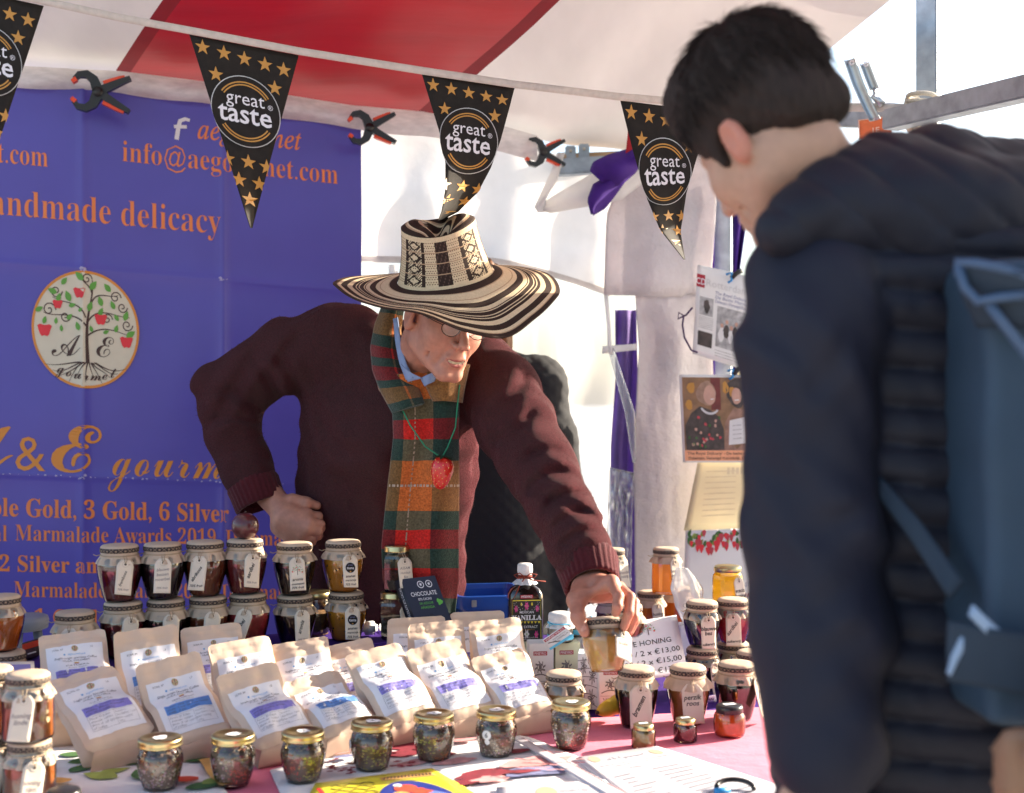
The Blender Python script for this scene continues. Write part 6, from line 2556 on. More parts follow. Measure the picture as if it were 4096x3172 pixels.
def c_body(p):
    q = tolocal(p, CHD, CAx) / HS
    d = head_sdf(q) * HS
    nk = CHD + CAx.T @ np.array([0, -.02, -.045])
    d = sm(d, cone(p, nk, cneck, .056, .060), .03)
    d = sm(d, chain(p, [(cneck, .06), (qp(3750, 1300, 1.62), .08), (qp(3850, 3100, 1.60), .09), (qp(3850, 3600, 1.58), .10)], .05), .05)
    d = sm(d, chain(p, [(cneck, .045), (qp(3260, 1180, 1.47), .035), (elL, .038), (wrL, .030)], .02), .04)
    pl = qp(3290, 3200, 1.34)
    d = sm(d, cone(p, wrL, pl, .028, .030), .015)
    for k in range(4):
        a = pl + np.array([-.022 + .016 * k, -.005 * k, -.02])
        d = sm(d, finger(p, [a, a + np.array([0, .006, -.035]), a + np.array([.004, .020, -.055]), a + np.array([.006, .032, -.066 + .004 * abs(k - 1)])], .0098, .008), .005)
    d = sm(d, finger(p, [pl + np.array([-.02, .01, .02]), pl + np.array([-.042, .02, -.02]), pl + np.array([-.036, .03, -.048])], .013, .0095), .01)
    d = sm(d, chain(p, [(cneck, .05), (qp(4200, 1020, 1.68), .045), (qp(4380, 980, 1.68), .045), (qp(4560, 1900, 1.72), .04), (qp(4300, 2300, 2.0), .032)], .02), .04)
    return d


def c_pick(c):
    q = tolocal(c.astype(np.float32), CHD, CAx) / HS
    mi = np.zeros(len(c), int)
    z = q[:, 2] + .034 - .35 * np.clip(q[:, 1] + .02, -.1, .06)
    mi[(np.abs(q[:, 0]) > .0765) & (np.abs(q[:, 1] + .008) < .026) & (q[:, 2] < .03)] = 2  # ears get a redder skin, backlit glow put into the colour
    return mi


cust = sdf_obj('person', c_body, (-.05, 1.05, .55), (1.2, 2.2, 1.90), .0042, [m_skin2, m_skin2, mat('skin_ear_backlit', (.56, .22, .15), .45, sss=.2)], c_pick, None,
               'young man in a dark navy padded jacket seen from behind, looking down at the jars', 'person', origin=Vector((.52, 1.52, 0)))


def c_hair(p):
    q = tolocal(p, CHD, CAx) / HS
    d = ell(q, (0, -.014, .052), (.091, .110, .106))
    d = sm(d, ell(q, (0, .040, .095), (.072, .060, .050)), .04)
    d = sm(d, cone(q, (-.032, -.080, -.022), (.032, -.080, -.022), .028, .028), .04)
    ax = np.abs(q[:, 0])
    s = np.stack([ax, q[:, 1], q[:, 2]], -1)
    d = sm(d, cone(s, (.068, .035, .03), (.072, .028, -.020), .012, .007), .02)
    st = np.sin(q[:, 0] * 330 + 2.5 * wig(q, 26, 4)) * np.sin(q[:, 1] * 300 + 2.5 * wig(q, 26, 6))
    d = d + .0014 * st + .002 * wig(q, 40, 11)
    d = np.maximum(d, -ell(s, (.088, .000, -.026), (.034, .026, .040)))
    d = np.maximum(d, -ell(q, (0, .115, -.02), (.080, .075, .082)))
    d = np.maximum(d, -(q[:, 2] + .056 - .35 * np.clip(q[:, 1] + .02, -.1, .06)) * .8)
    return d * HS


hr = sdf_obj('hair', c_hair, (.0, 1.2, 1.5), (.52, 1.68, 1.92), .0036, [m_hairb], None, cust)
# loose strands lying over the crown of the head
mb = MB()
rr = random.Random(11)
for _ in range(2600):
    th, ph = rr.uniform(0, 2 * math.pi), math.acos(rr.uniform(-.35, 1))
    n_ = Vector((math.sin(ph) * math.cos(th), math.sin(ph) * math.sin(th), math.cos(ph)))
    if n_.y > .72 and n_.z < .55 or abs(n_.x) > .6 and n_.z < -.05:
        continue
    base = Vector((n_.x * .089, -.014 + n_.y * .108, .052 + n_.z * .104))
    fl = Vector((n_.x * .6, n_.y + .25 * (1 if n_.z > .6 else -.2), -1.1 * (1 - n_.z) - .1))
    fl = (fl - n_ * fl.dot(n_)).normalized()
    jit = Vector((rr.uniform(-.4, .4), rr.uniform(-.4, .4), rr.uniform(-.3, .3)))
    pts = []
    for k in range(4):
        q = base + (fl + jit * .5) * (.012 * k) + n_ * (.003 + .0025 * k - .0012 * k * k * .6)
        pts.append(Vector(CHD + CAx.T @ (np.array(q) * HS)))
    mb.tube(pts, .0008, m_hairb, 3, cap=False, rf=lambda t: 1 - .75 * t)
mb.build('strands', hr, kind='stuff')

m_jk = mat('navy_shell', L(32, 33, 48), .66, var=.08, vs=12, bump=.35, bs=22, bdist=.006, spec=.3)
m_qb = mat('navy_quilt', L(31, 32, 44), .62, var=.10, vs=20, bump=.3, bs=40, bdist=.003, spec=.3)


def jacket(p):
    t = None
    for px, r, Y in ((3560, .120, 1.53), (3860, .145, 1.55), (4180, .135, 1.62)):
        c = chain(p, [(qp(px, 1180, Y), r), (qp(px - 30, 2000, Y), r), (qp(px - 30, 2700, Y - .01), r), (qp(px - 20, 3900, Y - .02), r * 1.05)], .05)
        t = c if t is None else sm(t, c, .05)
    t = sm(t, cone(p, qp(3330, 1120, 1.49), qp(4330, 1000, 1.66), .080, .090), .06)
    # horizontal quilt bands
    zz = (p[:, 2] + .006 * np.sin(p[:, 0] * 14)) / .0435
    fz = np.abs((zz % 1) - .5) * 2
    t = t - .0125 * (1 - fz ** 3) + .0015 * wig(p, 60, 4)
    arm = chain(p, [(qp(3250, 1140, 1.44), .078), (qp(3240, 1400, 1.43), .076), (qp(3245, 2120, 1.42), .074), (qp(3275, 2500, 1.40), .072), (qp(3300, 2990, 1.37), .066)], .03)
    fold = np.sin(p[:, 2] * 60 + p[:, 0] * 70 + 3.0 * wig(p, 8, 8)) * (.5 + .7 * wig(p, 7, 19))
    amp = .0015 + .012 * np.exp(-((p[:, 2] - 1.12) / .11) ** 2) + .005 * np.exp(-((p[:, 2] - 1.42) / .06) ** 2)
    arm = arm + amp * fold * .8 + .004 * wig(p, 22, 15)
    for pts in ([(3470, 1220), (3400, 1400), (3260, 1560)], [(3060, 2010), (3280, 2120), (3490, 2040)], [(3020, 2300), (3260, 2440), (3490, 2300)],
                [(3060, 2560), (3260, 2650), (3460, 2560)], [(3430, 1620), (3260, 1780), (3080, 1800)], [(3120, 2820), (3300, 2880), (3450, 2800)]):
        yo = -.006 - .042 * min(1, max(0, (pts[1][1] - 2150) / 800))
        arm = sub(arm, chain(p, [(qp(pts[0][0], pts[0][1], 1.345 + yo), .005), (qp(pts[1][0], pts[1][1], 1.338 + yo), .010), (qp(pts[2][0], pts[2][1], 1.350 + yo), .004)], .01), .022)
    armR = chain(p, [(qp(4330, 960, 1.66), .10), (qp(4560, 1900, 1.72), .08), (qp(4330, 2280, 1.98), .065)], .03)
    d = np.minimum(sm(t, arm, .012), sm(t, armR, .03))
    return sub(d, cone(p, cneck, CHD, .085, .10), .02)


jk = sdf_obj('jacket', jacket, (-.02, 1.15, .62), (1.25, 2.15, 1.85), .0056, [m_jk, m_qb],
             lambda c: np.where((c[:, 0] > .395) & (c[:, 2] < 1.56), 1, 0), cust)


def hood(p):
    a = chain(p, [(qp(3110, 920, 1.39), .016), (qp(3210, 870, 1.41), .026), (qp(3330, 815, 1.44), .038), (qp(3500, 720, 1.50), .044), (qp(3750, 700, 1.56), .052), (qp(4050, 780, 1.62), .060), (qp(4200, 900, 1.70), .06)], .03)
    b = ell(p, qp(3640, 870, 1.47), (.130, .075, .075))
    b = sm(b, ell(p, qp(3960, 890, 1.52), (.12, .08, .075)), .04)
    d = sm(a, b, .04)
    d = sm(d, chain(p, [(qp(3150, 930, 1.41), .018), (qp(3350, 890, 1.42), .026), (qp(3700, 930, 1.45), .032), (qp(4000, 970, 1.47), .04)], .03), .035)
    # padded channels
    u = (p[:, 0] * .62 + p[:, 2] * .78) / .052
    f_ = np.abs((u % 1) - .5) * 2
    v = (p[:, 0] * .70 - p[:, 2] * .71) / .085
    g_ = np.abs((v % 1) - .5) * 2
    d = d - .0045 * (1 - f_ ** 4) - .0015 * (1 - g_ ** 6) + .002 * wig(p, 30, 21)
    return sub(d, cone(p, cneck + np.array([0, .02, -.03]), CHD + np.array([0, .02, 0]), .078, .105), .015)


sdf_obj('hood', hood, (.18, 1.2, 1.42), (.85, 1.85, 1.74), .005, [m_qb], None, cust)
mb = MB()
for s in (-1, 1):
    mb.tube([(.55 + s * .1, 1.52, .75), (.55 + s * .11, 1.54, .42), (.54 + s * .11, 1.52, .05)], .095, m_tr, 16, rf=lambda t: 1 - .35 * t)
    mb.box((.54 + s * .11, 1.56, .04), (.10, .27, .08), m_blk, bev=.03, smooth=True)
mb.build('trousers', cust)

# ---- backpack
m_bp = mat('backpack_canvas', L(48, 68, 88), .75, var=.10, vs=14, bump=.4, bs=150, bdist=.002)
m_bpd = mat('backpack_dark', L(38, 52, 68), .75, var=.1, vs=20, bump=.3, bs=100)
m_ref = mat('grey_zip_band', L(150, 172, 200), .5, var=.05)
m_bind = mat('slate_binding', L(70, 92, 122), .6, var=.05)
bpk = thing('backpack', 'slate blue roll-top backpack with pale zip bands on the customer\'s back', 'backpack', (.65, 1.32, 1.0))


def packf(p):
    c = np.array([.668, 1.340, 1.262], np.float32)
    q = p - c
    hx_, hy_, hz_ = .185, .072, .240
    a = np.stack([np.abs(q[:, 0]) - hx_ + .016, np.abs(q[:, 1]) - hy_ + .016, np.abs(q[:, 2]) - hz_ + .016], -1)
    d = vlen(np.maximum(a, 0)) + np.minimum(a.max(-1), 0) - .016
    return d + .003 * wig(p, 20, 31)


sdf_obj('bag_body', packf, (.42, 1.18, .92), (.92, 1.5, 1.52), .006, [m_bp], None, bpk)
mb = MB()
YB = 1.245
mb.slab(ruled([(3828, 1045), (3860, 1180), (3920, 1300)], [(4300, 1120), (4290, 1200), (4280, 1300)], lambda u, v: YB - .03 * math.sin(u * 3) + .02 * v), 20, 10, m_bpd, .006)
mb.build('roll_flap', bpk)
mb = MB()
mb.tube([P(3835, 1100, YB - .006), P(3832, 1048, YB - .008), P(3900, 1052, YB - .02), P(4000, 1070, YB - .03), P(4090, 1105, YB - .03), P(4200, 1130, YB - .02)], .0050, m_bind, 8)
mb.tube([P(3832, 1060, YB - .008), P(3860, 1150, YB - .01), P(3912, 1205, YB - .02), P(4000, 1190, YB - .03), P(4110, 1180, YB - .03)], .0050, m_bind, 8)
mb.tube([P(3955, 1215, YB - .02), P(4010, 1290, YB - .02), P(4090, 1390, YB - .02), P(4160, 1500, YB - .015)], .0055, m_bind, 8)
mb.build('binding', bpk)
mb = MB()
mb.slab(ruled([(3895, 2420), (3990, 2510), (4100, 2590), (4200, 2650)], [(3880, 2465), (3970, 2560), (4090, 2645), (4200, 2700)], lambda u, v: YB - .012), 3, 14, m_ref, .006)
mb.build('zip_band', bpk)
mb = MB()
mb.slab(ruled([(3835, 2540), (3800, 2620), (3785, 2690)], [(3865, 2560), (3825, 2640), (3795, 2700)], lambda u, v: YB), 3, 6, m_ref, .006)
mb.build('zip_band', bpk)
mb = MB()
mb.slab(ruled([(3790, 2480), (3785, 2600), (3790, 2720)], [(4250, 2560), (4250, 2700), (4250, 2800)], lambda u, v: YB + .005 - .015 * math.sin(u * 2.5)), 16, 10, m_bpd, .006)
mb.build('front_pocket', bpk)
mb = MB()
mb.slab(ruled([(3500, 1960), (3640, 2150), (3800, 2400)], [(3520, 1900), (3680, 2080), (3860, 2330)], lambda u, v: 1.395 - .10 * v), 4, 12, m_bpd, .005)
mb.build('strap', bpk)

# ------------------------------------------------------------------ shopper mostly beyond the right edge
m_br = mat('brown_coat', (.17, .10, .065), .85, var=.15, vs=30, bump=.4, bs=60)


def b_body(p):
    d = head_sdf(tolocal(p, np.array([.95, 1.10, 1.62]), hframe((-.5, 1, -.1), (0, 0, 1))))
    d = sm(d, cone(p, (.95, 1.09, 1.58), (.96, 1.07, 1.46), .055, .065), .03)
    d = sm(d, chain(p, [((.96, 1.07, 1.42), .08), ((.96, 1.06, 1.15), .12), ((.96, 1.06, .85), .12), ((.96, 1.06, .1), .12)], .05), .04)
    hd = qp(4140, 3020, 1.16)
    d = sm(d, chain(p, [((.94, 1.07, 1.40), .06), ((.76, 1.08, 1.36), .055), ((.70, 1.08, 1.10), .042), (hd + np.array([.06, 0, .0]), .030)], .02), .03)
    d = sm(d, cone(p, hd + np.array([.06, 0, .0]), hd + np.array([.02, 0, -.01]), .030, .028), .01)
    for k in range(4):
        a = hd + np.array([.012, .0, .016 - .016 * k])
        d = sm(d, finger(p, [a, a + np.array([-.03, .006, .0]), a + np.array([-.036, .02, -.016]), a + np.array([-.022, .03, -.02])], .0095, .008), .005)
    d = sm(d, finger(p, [hd + np.array([.03, -.01, .02]), hd + np.array([.0, -.024, .016]), hd + np.array([-.018, -.026, .004])], .012, .009), .008)
    return d


by = sdf_obj('person', b_body, (.40, .85, .0), (1.15, 1.3, 1.80), .0065, [mat('skin_brown', (.27, .14, .08), .5, var=.1)], None, None,
             'shopper at the right edge of whom only a hand shows', 'person', origin=Vector((.96, 1.07, 0)))


def b_coat(p):
    d = chain(p, [((.96, 1.07, 1.43), .10), ((.96, 1.06, 1.15), .17), ((.96, 1.06, .6), .18)], .06)
    for s in (-1, 1):
        d = sm(d, chain(p, [((.96 + s * .17, 1.07, 1.38), .08), ((.96 + s * .26, 1.08, 1.10), .065)], .03), .05)
    hd = qp(4140, 3020, 1.16)
    d = sm(d, chain(p, [((.70, 1.08, 1.10), .065), (hd + np.array([.09, 0, .0]), .05)], .02), .03)
    return sub(d, cone(p, (.95, 1.09, 1.58), (.96, 1.07, 1.46), .07, .075), .01)


sdf_obj('coat', b_coat, (.50, .80, .35), (1.35, 1.35, 1.6), .011, [m_br], None, by)

# ================================================================== smaller goods, signs and papers
def quad(bl, br, tl, tr, warp=0.0, seed=0):
    """bilinear sheet from four world corners; f(x,y,o) with x,y in 0..1, o along the face normal"""
    bl, br, tl, tr = Vector(bl), Vector(br), Vector(tl), Vector(tr)
    n = (br - bl).cross(tl - bl).normalized()

    def f(x, y, o=0.0):
        q = (bl * (1 - x) + br * x) * (1 - y) + (tl * (1 - x) + tr * x) * y
        return q + n * (o + warp * (math.sin(x * 3.1 + seed) * math.sin(y * 2.7 + seed) + .5 * nz(x * 3, y * 3, seed)))
    return f


def sheet(name, label, cat, f, m, th=.001, nx=12, ny=12, art=None, group=None, origin=None):
    mb = MB()
    mb.slab(lambda u, v: f(u, v), nx, ny, m, th)
    if art:
        art(mb, f)
    return mb.build(name, None, origin or f(.5, .5), label, cat, group)


def lay(f, o):
    return lambda x, y: f(x, y, o)


# round purple fruit
m_mang = mat('purple_fruit', (.085, .018, .022), .28, var=.35, vs=40, coat=.4)
c = sp_(980, SZ + 2 * HJ + .0045)
mb = MB()
mb.lathe([(.0, 0), (.012, .0015), (.021, .008), (.0272, .018), (.0285, .028), (.027, .039), (.021, .048), (.012, .054), (.004, .0555), (0, .055)], m_mang, 36, wob=lambda a, z: 1 + .02 * math.sin(a * 3 + z * 60))
mb.tube([(0, 0, .054), (.001, 0, .057), (.002, .001, .059)], .0015, m_brn, 6)
mb.v = [tuple(Vector(v) + c) for v in mb.v]
mb.build('passion_fruit', None, c, 'round dark purple fruit balanced on the lid of the strawberry jar', 'fruit')

# tea jars
m_tea = mat('tea_leaves', (.018, .013, .010), .8, var=.5, vs=300, bump=1, bs=300, bdist=.004)


def teajar(label, loc, tagspec):
    t = thing('tea_jar', label, 'jar', loc, (0, 0, R_(12)), 'glass tea jars stacked in front of the scarf', local=True)
    R, h = .034, .101

    def hexp(r, z):
        return [Vector((r * math.cos(math.pi / 3 * k + .52), r * math.sin(math.pi / 3 * k + .52), z)) for k in range(6)]

    def mk(mb):
        rows = [(.92, 0), (1, .006), (1, .072), (.95, .078), (.82, .083), (.82, .092)]
        vs = [v for q, z in rows for v in hexp(R * q, z)]
        mb.add(vs, [(j * 6 + k, j * 6 + (k + 1) % 6, j * 6 + 6 + (k + 1) % 6, j * 6 + 6 + k) for j in range(len(rows) - 1) for k in range(6)] + [tuple(range(6))[::-1]], m_gl, False)
    put(('tg',), mk, t, 'glass')

    def mk2(mb):
        vs = hexp(R * .9, .005) + hexp(R * .9, .046)
        mb.add(vs, [(k, (k + 1) % 6, 6 + (k + 1) % 6, 6 + k) for k in range(6)] + [tuple(range(6))[::-1], tuple(range(6, 12))], m_tea, False)
    put(('tl',), mk2, t, 'tea')
    put(('tlid',), lambda mb: mb.lathe([(0, h), (.024, h), (.0275, h - .001), (.029, h - .004), (.0285, h - .012), (.0295, h - .014), (.027, h - .015)], m_lid, 40), t, 'lid')
    if tagspec:
        tag_label(t, R, h, **tagspec)
    return t


tz = SZ + .0022
Yt_ = sY(1580) - .02
loc = P(1574, 1586, Yt_)
loc.z = tz
teajar('lower glass tea jar, partly behind the chocolate box', loc, dict(az=R_(40), roll=R_(-6), w=.03, hh=.055, lines=[], zt=.075))
loc = P(1588, 1586, Yt_)
loc.z = tz + .1025
teajar('upper glass tea jar with a tag reading assam, in front of the scarf', loc, dict(az=R_(22), roll=R_(-3), w=.034, hh=.066, lines=[ln('ASSAM', .62, .18, 3, 0, 0), ln('Hathikuli', .47, .18, 3, 0, 0), ln('Bio', .33, .18, 3, 0, 0)], zt=.080))
loc = sp_(1262, SZ + .0022, .075)
t = thing('spice_jar', 'round glass jar with a gold lid half hidden behind the lower aronia jar', 'jar', loc, None, None, local=True)
pr = [(0, 0), (.024, 0), (.030, .01), (.038, .03), (.040, .05), (.036, .066), (.031, .072), (.031, .09)]
put(('spg',), lambda mb: mb.lathe(pr, m_gl, 36), t, 'glass')
put(('spc',), lambda mb: mb.lathe(inset(pr, .002, .004, .05), mat('dried_fruit', (.16, .08, .025), .7, var=.5, vs=90, bump=1, bs=120, bdist=.004), 36), t, 'contents')
put(('spl',), lambda mb: mb.lathe([(0, .098), (.032, .098), (.0345, .095), (.034, .084), (.033, .083)], m_lid, 36), t, 'lid')

# chocolate box
m_choc = mat('navy_card', L(28, 36, 58), .45, var=.05)
m_chs = mat('navy_card_side', L(22, 28, 46), .5)
m_grt = mat('green_print', L(96, 178, 70), .5)
f = quad(P(1668, 2500, 2.66), P(1808, 2484, 2.675), P(1603, 2317, 2.70), P(1739, 2302, 2.715))
t = thing('chocolate_box', 'dark navy chocolate box leaning behind the rear coffee bags', 'box', f(.5, 0))
mb = MB()
q = [f(0, 0), f(1, 0), f(1, 1), f(0, 1)]
b = [f(0, 0, -.014), f(1, 0, -.014), f(1, 1, -.014), f(0, 1, -.014)]
dx = (f(1, 0) - f(0, 0)).normalized() * -.004
mb.prism(q, b, m_choc)
mb.text('CHOCOLATE', lay(f, .0006), .5, .60, .13, m_wht, None, 'c', .008, width=.74)
mb.text('87% CACAO', lay(f, .0006), .48, .50, .075, m_wht, None, 'c', .006, width=.38)
mb.text('SIN AZÚCAR', lay(f, .0006), .48, .41, .07, m_grt, None, 'c', .0, width=.40)
mb.text('AÑADIDA', lay(f, .0006), .48, .32, .075, m_grt, None, 'c', .004, width=.40)
for x, y in ((.50, .84), (.74, .84)):
    mb.poly(circ(x, y, .095, 20, .08), lay(f, .0006), m_wht)
    mb.poly(circ(x, y, .075, 20, .062), lay(f, .0009), m_choc)
    mb.poly(star(x, y, .05), lay(f, .0012), m_wht)
mb.poly(blob(.86, .44, .07, 14, .8, 3), lay(f, .0006), m_grt)
mb.poly(circ(.5, .16, .06, 16, .05), lay(f, .0006), m_chs)
mb.stroke([(.42, .06), (.58, .06)], .02, lay(f, .0006), m_gold)
mb.stroke([(.50, .11), (.50, .01)], .02, lay(f, .0008), m_gold)
mb.build('box', t)
mb = MB()
g = quad(f(0, 0, -.018) + Vector((-.016, .004, 0)), f(0, 0), f(0, 1, -.018) + Vector((-.016, .004, 0)), f(0, 1))
mb.slab(lambda u, v: g(u, v), 2, 2, m_chs, .001)
mb.text('CHOCOLATE 87% CACAO', lambda x, y: g(.5 - y, x, .0006), .45, -.15, .4, m_wht, None, 'c', .0, width=.75)
mb.build('spine', t)

# white power adapter
m_wpl = mat('white_plastic', (.74, .74, .76), .35, var=.02)
c = P(1478, 1586, 2.77)
c.z = SZ + .018
mb = MB()
mb.box((0, 0, 0), (.034, .03, .028), m_wpl, M=Matrix.Translation(c) @ Matrix.Rotation(R_(20), 4, 'Z'), bev=.007, smooth=True)
mb.tube([c + Vector((.016, 0, 0)), c + Vector((.03, .004, -.004)), c + Vector((.04, .02, -.012)), c + Vector((.02, .05, -.015))], .002, m_wpl, 6)
mb.tube([c + Vector((-.016, 0, 0)), c + Vector((-.03, .01, -.008)), c + Vector((-.05, .03, -.014))], .002, m_wpl, 6)
mb.build('power_adapter', None, c, 'small white plug adapter with cable beside the lower pineapple jar', 'adapter')

# blue crate
m_crate = mat('blue_plastic', L(24, 78, 168), .35, var=.06, vs=8, coat=.2)
c = P(1945, 1586, 3.02)
M = Matrix.Translation((c.x, c.y, TZ2 + .002)) @ Matrix.Rotation(R_(10), 4, 'Z')
crt = thing('plastic_crate', 'open blue plastic crate behind the rear bags', 'crate', (c.x, c.y, TZ2))
H_ = .178


def rr_(w, d, r=.02, n=5):
    o = []
    for cx_, cy_, a0 in ((w - r, d - r, 0), (-w + r, d - r, 90), (-w + r, -d + r, 180), (w - r, -d + r, 270)):
        for k in range(n + 1):
            a = R_(a0 + 90 * k / n)
            o.append((cx_ + r * math.cos(a), cy_ + r * math.sin(a)))
    return o


mb = MB()
rows = [(rr_(.070, .085), 0), (rr_(.078, .095), H_ - .03), (rr_(.085, .102), H_ - .03), (rr_(.086, .103), H_ - .002), (rr_(.084, .101), H_), (rr_(.077, .094), H_), (rr_(.074, .091), H_ - .012), (rr_(.066, .081), .006)]
n = len(rows[0][0])
vs = [M @ Vector((x, y, z)) for r, z in rows for x, y in r]
mb.add(vs, [(j * n + k, j * n + (k + 1) % n, (j + 1) * n + (k + 1) % n, (j + 1) * n + k) for j in range(len(rows) - 1) for k in range(n)] + [tuple((len(rows) - 1) * n + k for k in range(n)), tuple(range(n))[::-1]], m_crate, False)
mb.build('tub', crt)
mb = MB()
mb.box((-.045, -.106, H_ - .016), (.012, .004, .016), m_steel, M=M, bev=.001)
mb.build('clip', crt)

# vanilla bottle and boxes
m_bot = mat('bottle_dark', (.010, .008, .007), .12, var=.05, coat=1)
m_pink_ = mat('print_magenta', L(214, 60, 140), .5)
m_yel_ = mat('print_yellow', L(226, 204, 60), .5)
m_gauze = mat('gauze', (.76, .76, .78), .9, var=.08, vs=300, bump=.9, bs=500, bdist=.001, lucent=.2)
m_rope2 = mat('red_string', (.22, .03, .015), .8)


def carton(label, px, Y, w, d, h, col, yaw, art=None, name='vanilla_carton', group='vanilla cartons'):
    c = P(px, 1586, Y)
    base = Vector((c.x, c.y, TZ2 + .001))
    M = Matrix.Translation(base) @ Matrix.Rotation(R_(yaw), 4, 'Z')
    mb = MB()
    mb.box((0, 0, h / 2), (w, d, h), col, M=M, bev=.0012)
    ff = lambda x, y, o=.0008: M @ Vector((x * w, -d / 2 - o, y * h))
    fs_ = lambda x, y, o=.0008: M @ Vector((-w / 2 - o, -x * d, y * h))
    fr_ = lambda x, y, o=.0008: M @ Vector((w / 2 + o, x * d, y * h))
    if art:
        art(mb, ff, fs_, fr_, w, h)
    mb.build(name, None, base, label, 'box', group)
    return base + Vector((0, 0, h)), M


m_cw1 = mat('carton_white', L(226, 230, 232), .6, var=.02)
m_cw2 = mat('carton_cream', L(214, 216, 186), .6, var=.02)
m_line = mat('line_art_grey', (.16, .16, .18), .7)
m_brandred = mat('print_dark_red', L(168, 30, 50), .5)


def flower(mb, f, x, y, r, seed):
    for k in range(7):
        a = seed + k * .9
        pts = bez([(x, y), (x + r * .5 * math.cos(a + .5), y + r * .5 * math.sin(a + .5)), (x + r * math.cos(a), y + r * math.sin(a)), ], 8)
        mb.stroke(pts, .018, f, m_line)
        pts = bez([(x, y), (x + r * .5 * math.cos(a - .5), y + r * .5 * math.sin(a - .5)), (x + r * math.cos(a), y + r * math.sin(a))], 8)
        mb.stroke(pts, .018, f, m_line)


def art_p(mb, ff, fs_, fr_, w, h):
    x0 = -.05
    mb.rect(x0 - .28, .80, x0 + .28, .87, ff, m_brandred, 2, 1)
    mb.text('PIÑEYRO', lambda x, y: ff(x, y, .0012), x0, .812, .065, m_wht, None, 'c', .01, width=.48)
    mb.stroke([(x0 + .12 * math.cos(t), .60 + .055 * math.sin(t)) for t in [i * .45 for i in range(15)]], .02, ff, m_line)
    for k in range(8):
        a = k * .785
        mb.stroke([(x0 + .12 * math.cos(a), .60 + .055 * math.sin(a)), (x0 + .22 * math.cos(a + .3), .60 + .11 * math.sin(a + .3))], .03, ff, m_line)
    mb.rect(x0 - .06, .56, x0 + .06, .64, ff, m_line, 1, 1)
    mb.stroke(bez([(x0 - .36, .42), (x0 - .1, .50), (x0 + .1, .50), (x0 + .36, .42)]), .02, ff, m_line)
    mb.stroke([(x0 - .4, .36), (x0 + .4, .36)], .006, ff, m_line)
    mb.text('VANILLA', ff, x0, .27, .075, m_line, 'bold', 'c', 0, width=.62)
    mb.stroke([(x0 - .3, .22), (x0 + .3, .22)], .006, ff, m_line)


def art_f(mb, ff, fs_, fr_, w, h):
    for k, (x, y, r) in enumerate([(-.2, .78, .3), (.25, .62, .32), (-.25, .40, .3), (.2, .2, .34), (-.2, .1, .25), (.1, .92, .2)]):
        flower(mb, ff, x, y * 1.0, r * .55, k)
    for k in range(6):
        mb.stroke(bez([(-.5, .12 + k * .15), (-.1, .2 + k * .14), (.5, .05 + k * .17)]), .012, ff, m_line)


carton('white carton with a crest, under the cloth-topped jars, left one of the pair', 2160, 2.66, .052, .05, .124, m_cw1, 6, art_p)
carton('pale green cream carton with a crest, under the cloth-topped jars', 2264, 2.67, .053, .05, .124, m_cw2, 6, art_p)
carton('carton covered in grey vanilla flower drawings, behind the yellow fruit', 2352, 2.60, .040, .05, .115, m_cw1, -6, art_f)
carton('white carton lettered vanilla, under the held jar', 2440, 2.57, .052, .05, .098, m_cw1, 4, art_p)
mb = MB()
bt, Mx = carton('plain carton under the dark vanilla bottle, hidden by the bags', 2100, 2.74, .075, .06, .112, m_cw2, 8)
t = thing('vanilla_bottle', 'dark square vanilla extract bottle with a gauze cap and red string bow', 'bottle', bt)
mb = MB()
W_, D_, Hb = .0385, .024, .122
rows = [(.94, 0), (1, .004), (1, .088), (.96, .100), (.80, .112), (.50, .120), (.36, .126), (.34, .140)]
vs, nn = [], None
for q, z in rows:
    rg = rr_(W_ * q, max(D_ * q, .011) if q < .6 else D_ * (q * .7 + .3), .010 * q + .002)
    nn = len(rg)
    vs += [Mx @ Vector((x, y, .112 + .001 + z)) for x, y in rg]
mb.add(vs, [(j * nn + k, j * nn + (k + 1) % nn, (j + 1) * nn + (k + 1) % nn, (j + 1) * nn + k) for j in range(len(rows) - 1) for k in range(nn)] + [tuple(range(nn))[::-1]], m_bot)
mb.build('bottle', t)
mb = MB()
bf = lambda x, y, o=.001: Mx @ Vector((x * W_, -D_ - o, .114 + y * .1))
mb.rect(-.86, .02, .86, .9, bf, mat('bottle_label', (.012, .011, .012), .4), 1, 1)
b2 = lambda x, y: bf(x, y, .0016)
b3 = lambda x, y: bf(x, y, .0022)
mb.rect(-.36, .925, .36, 1.0, bf, m_brandred, 1, 1)
mb.text('PIÑEYRO', b3, 0, .938, .07, m_wht, None, 'c', .01, width=.62)
mb.text('MEXICAN', b2, 0, .60, .075, m_wht, None, 'c', .006, width=.8)
mb.text('VANILLA', b2, 0, .455, .15, m_wht, 'bold', 'c', .02, width=1.7)
mb.text('PURE EXTRACT', b2, 0, .28, .075, m_wht, None, 'c', .01, width=1.25)
mb.text('MADE IN MEXICO', b2, 0, .235, .035, m_gold, None, 'c', 0, width=.9)
mb.text('NET CONTENTS. 6.7 fl oz', b2, 0, .06, .04, m_wht, None, 'c', .004, width=1.3)
mb.text('(200 ml)', b2, 0, .02, .035, m_wht, None, 'c', .002, width=.4)
for k in range(8):
    x = -.7 + k * .2
    mb.poly([(x - .08, .425), (x, .375), (x + .08, .425)][::-1], b2, m_yel_)
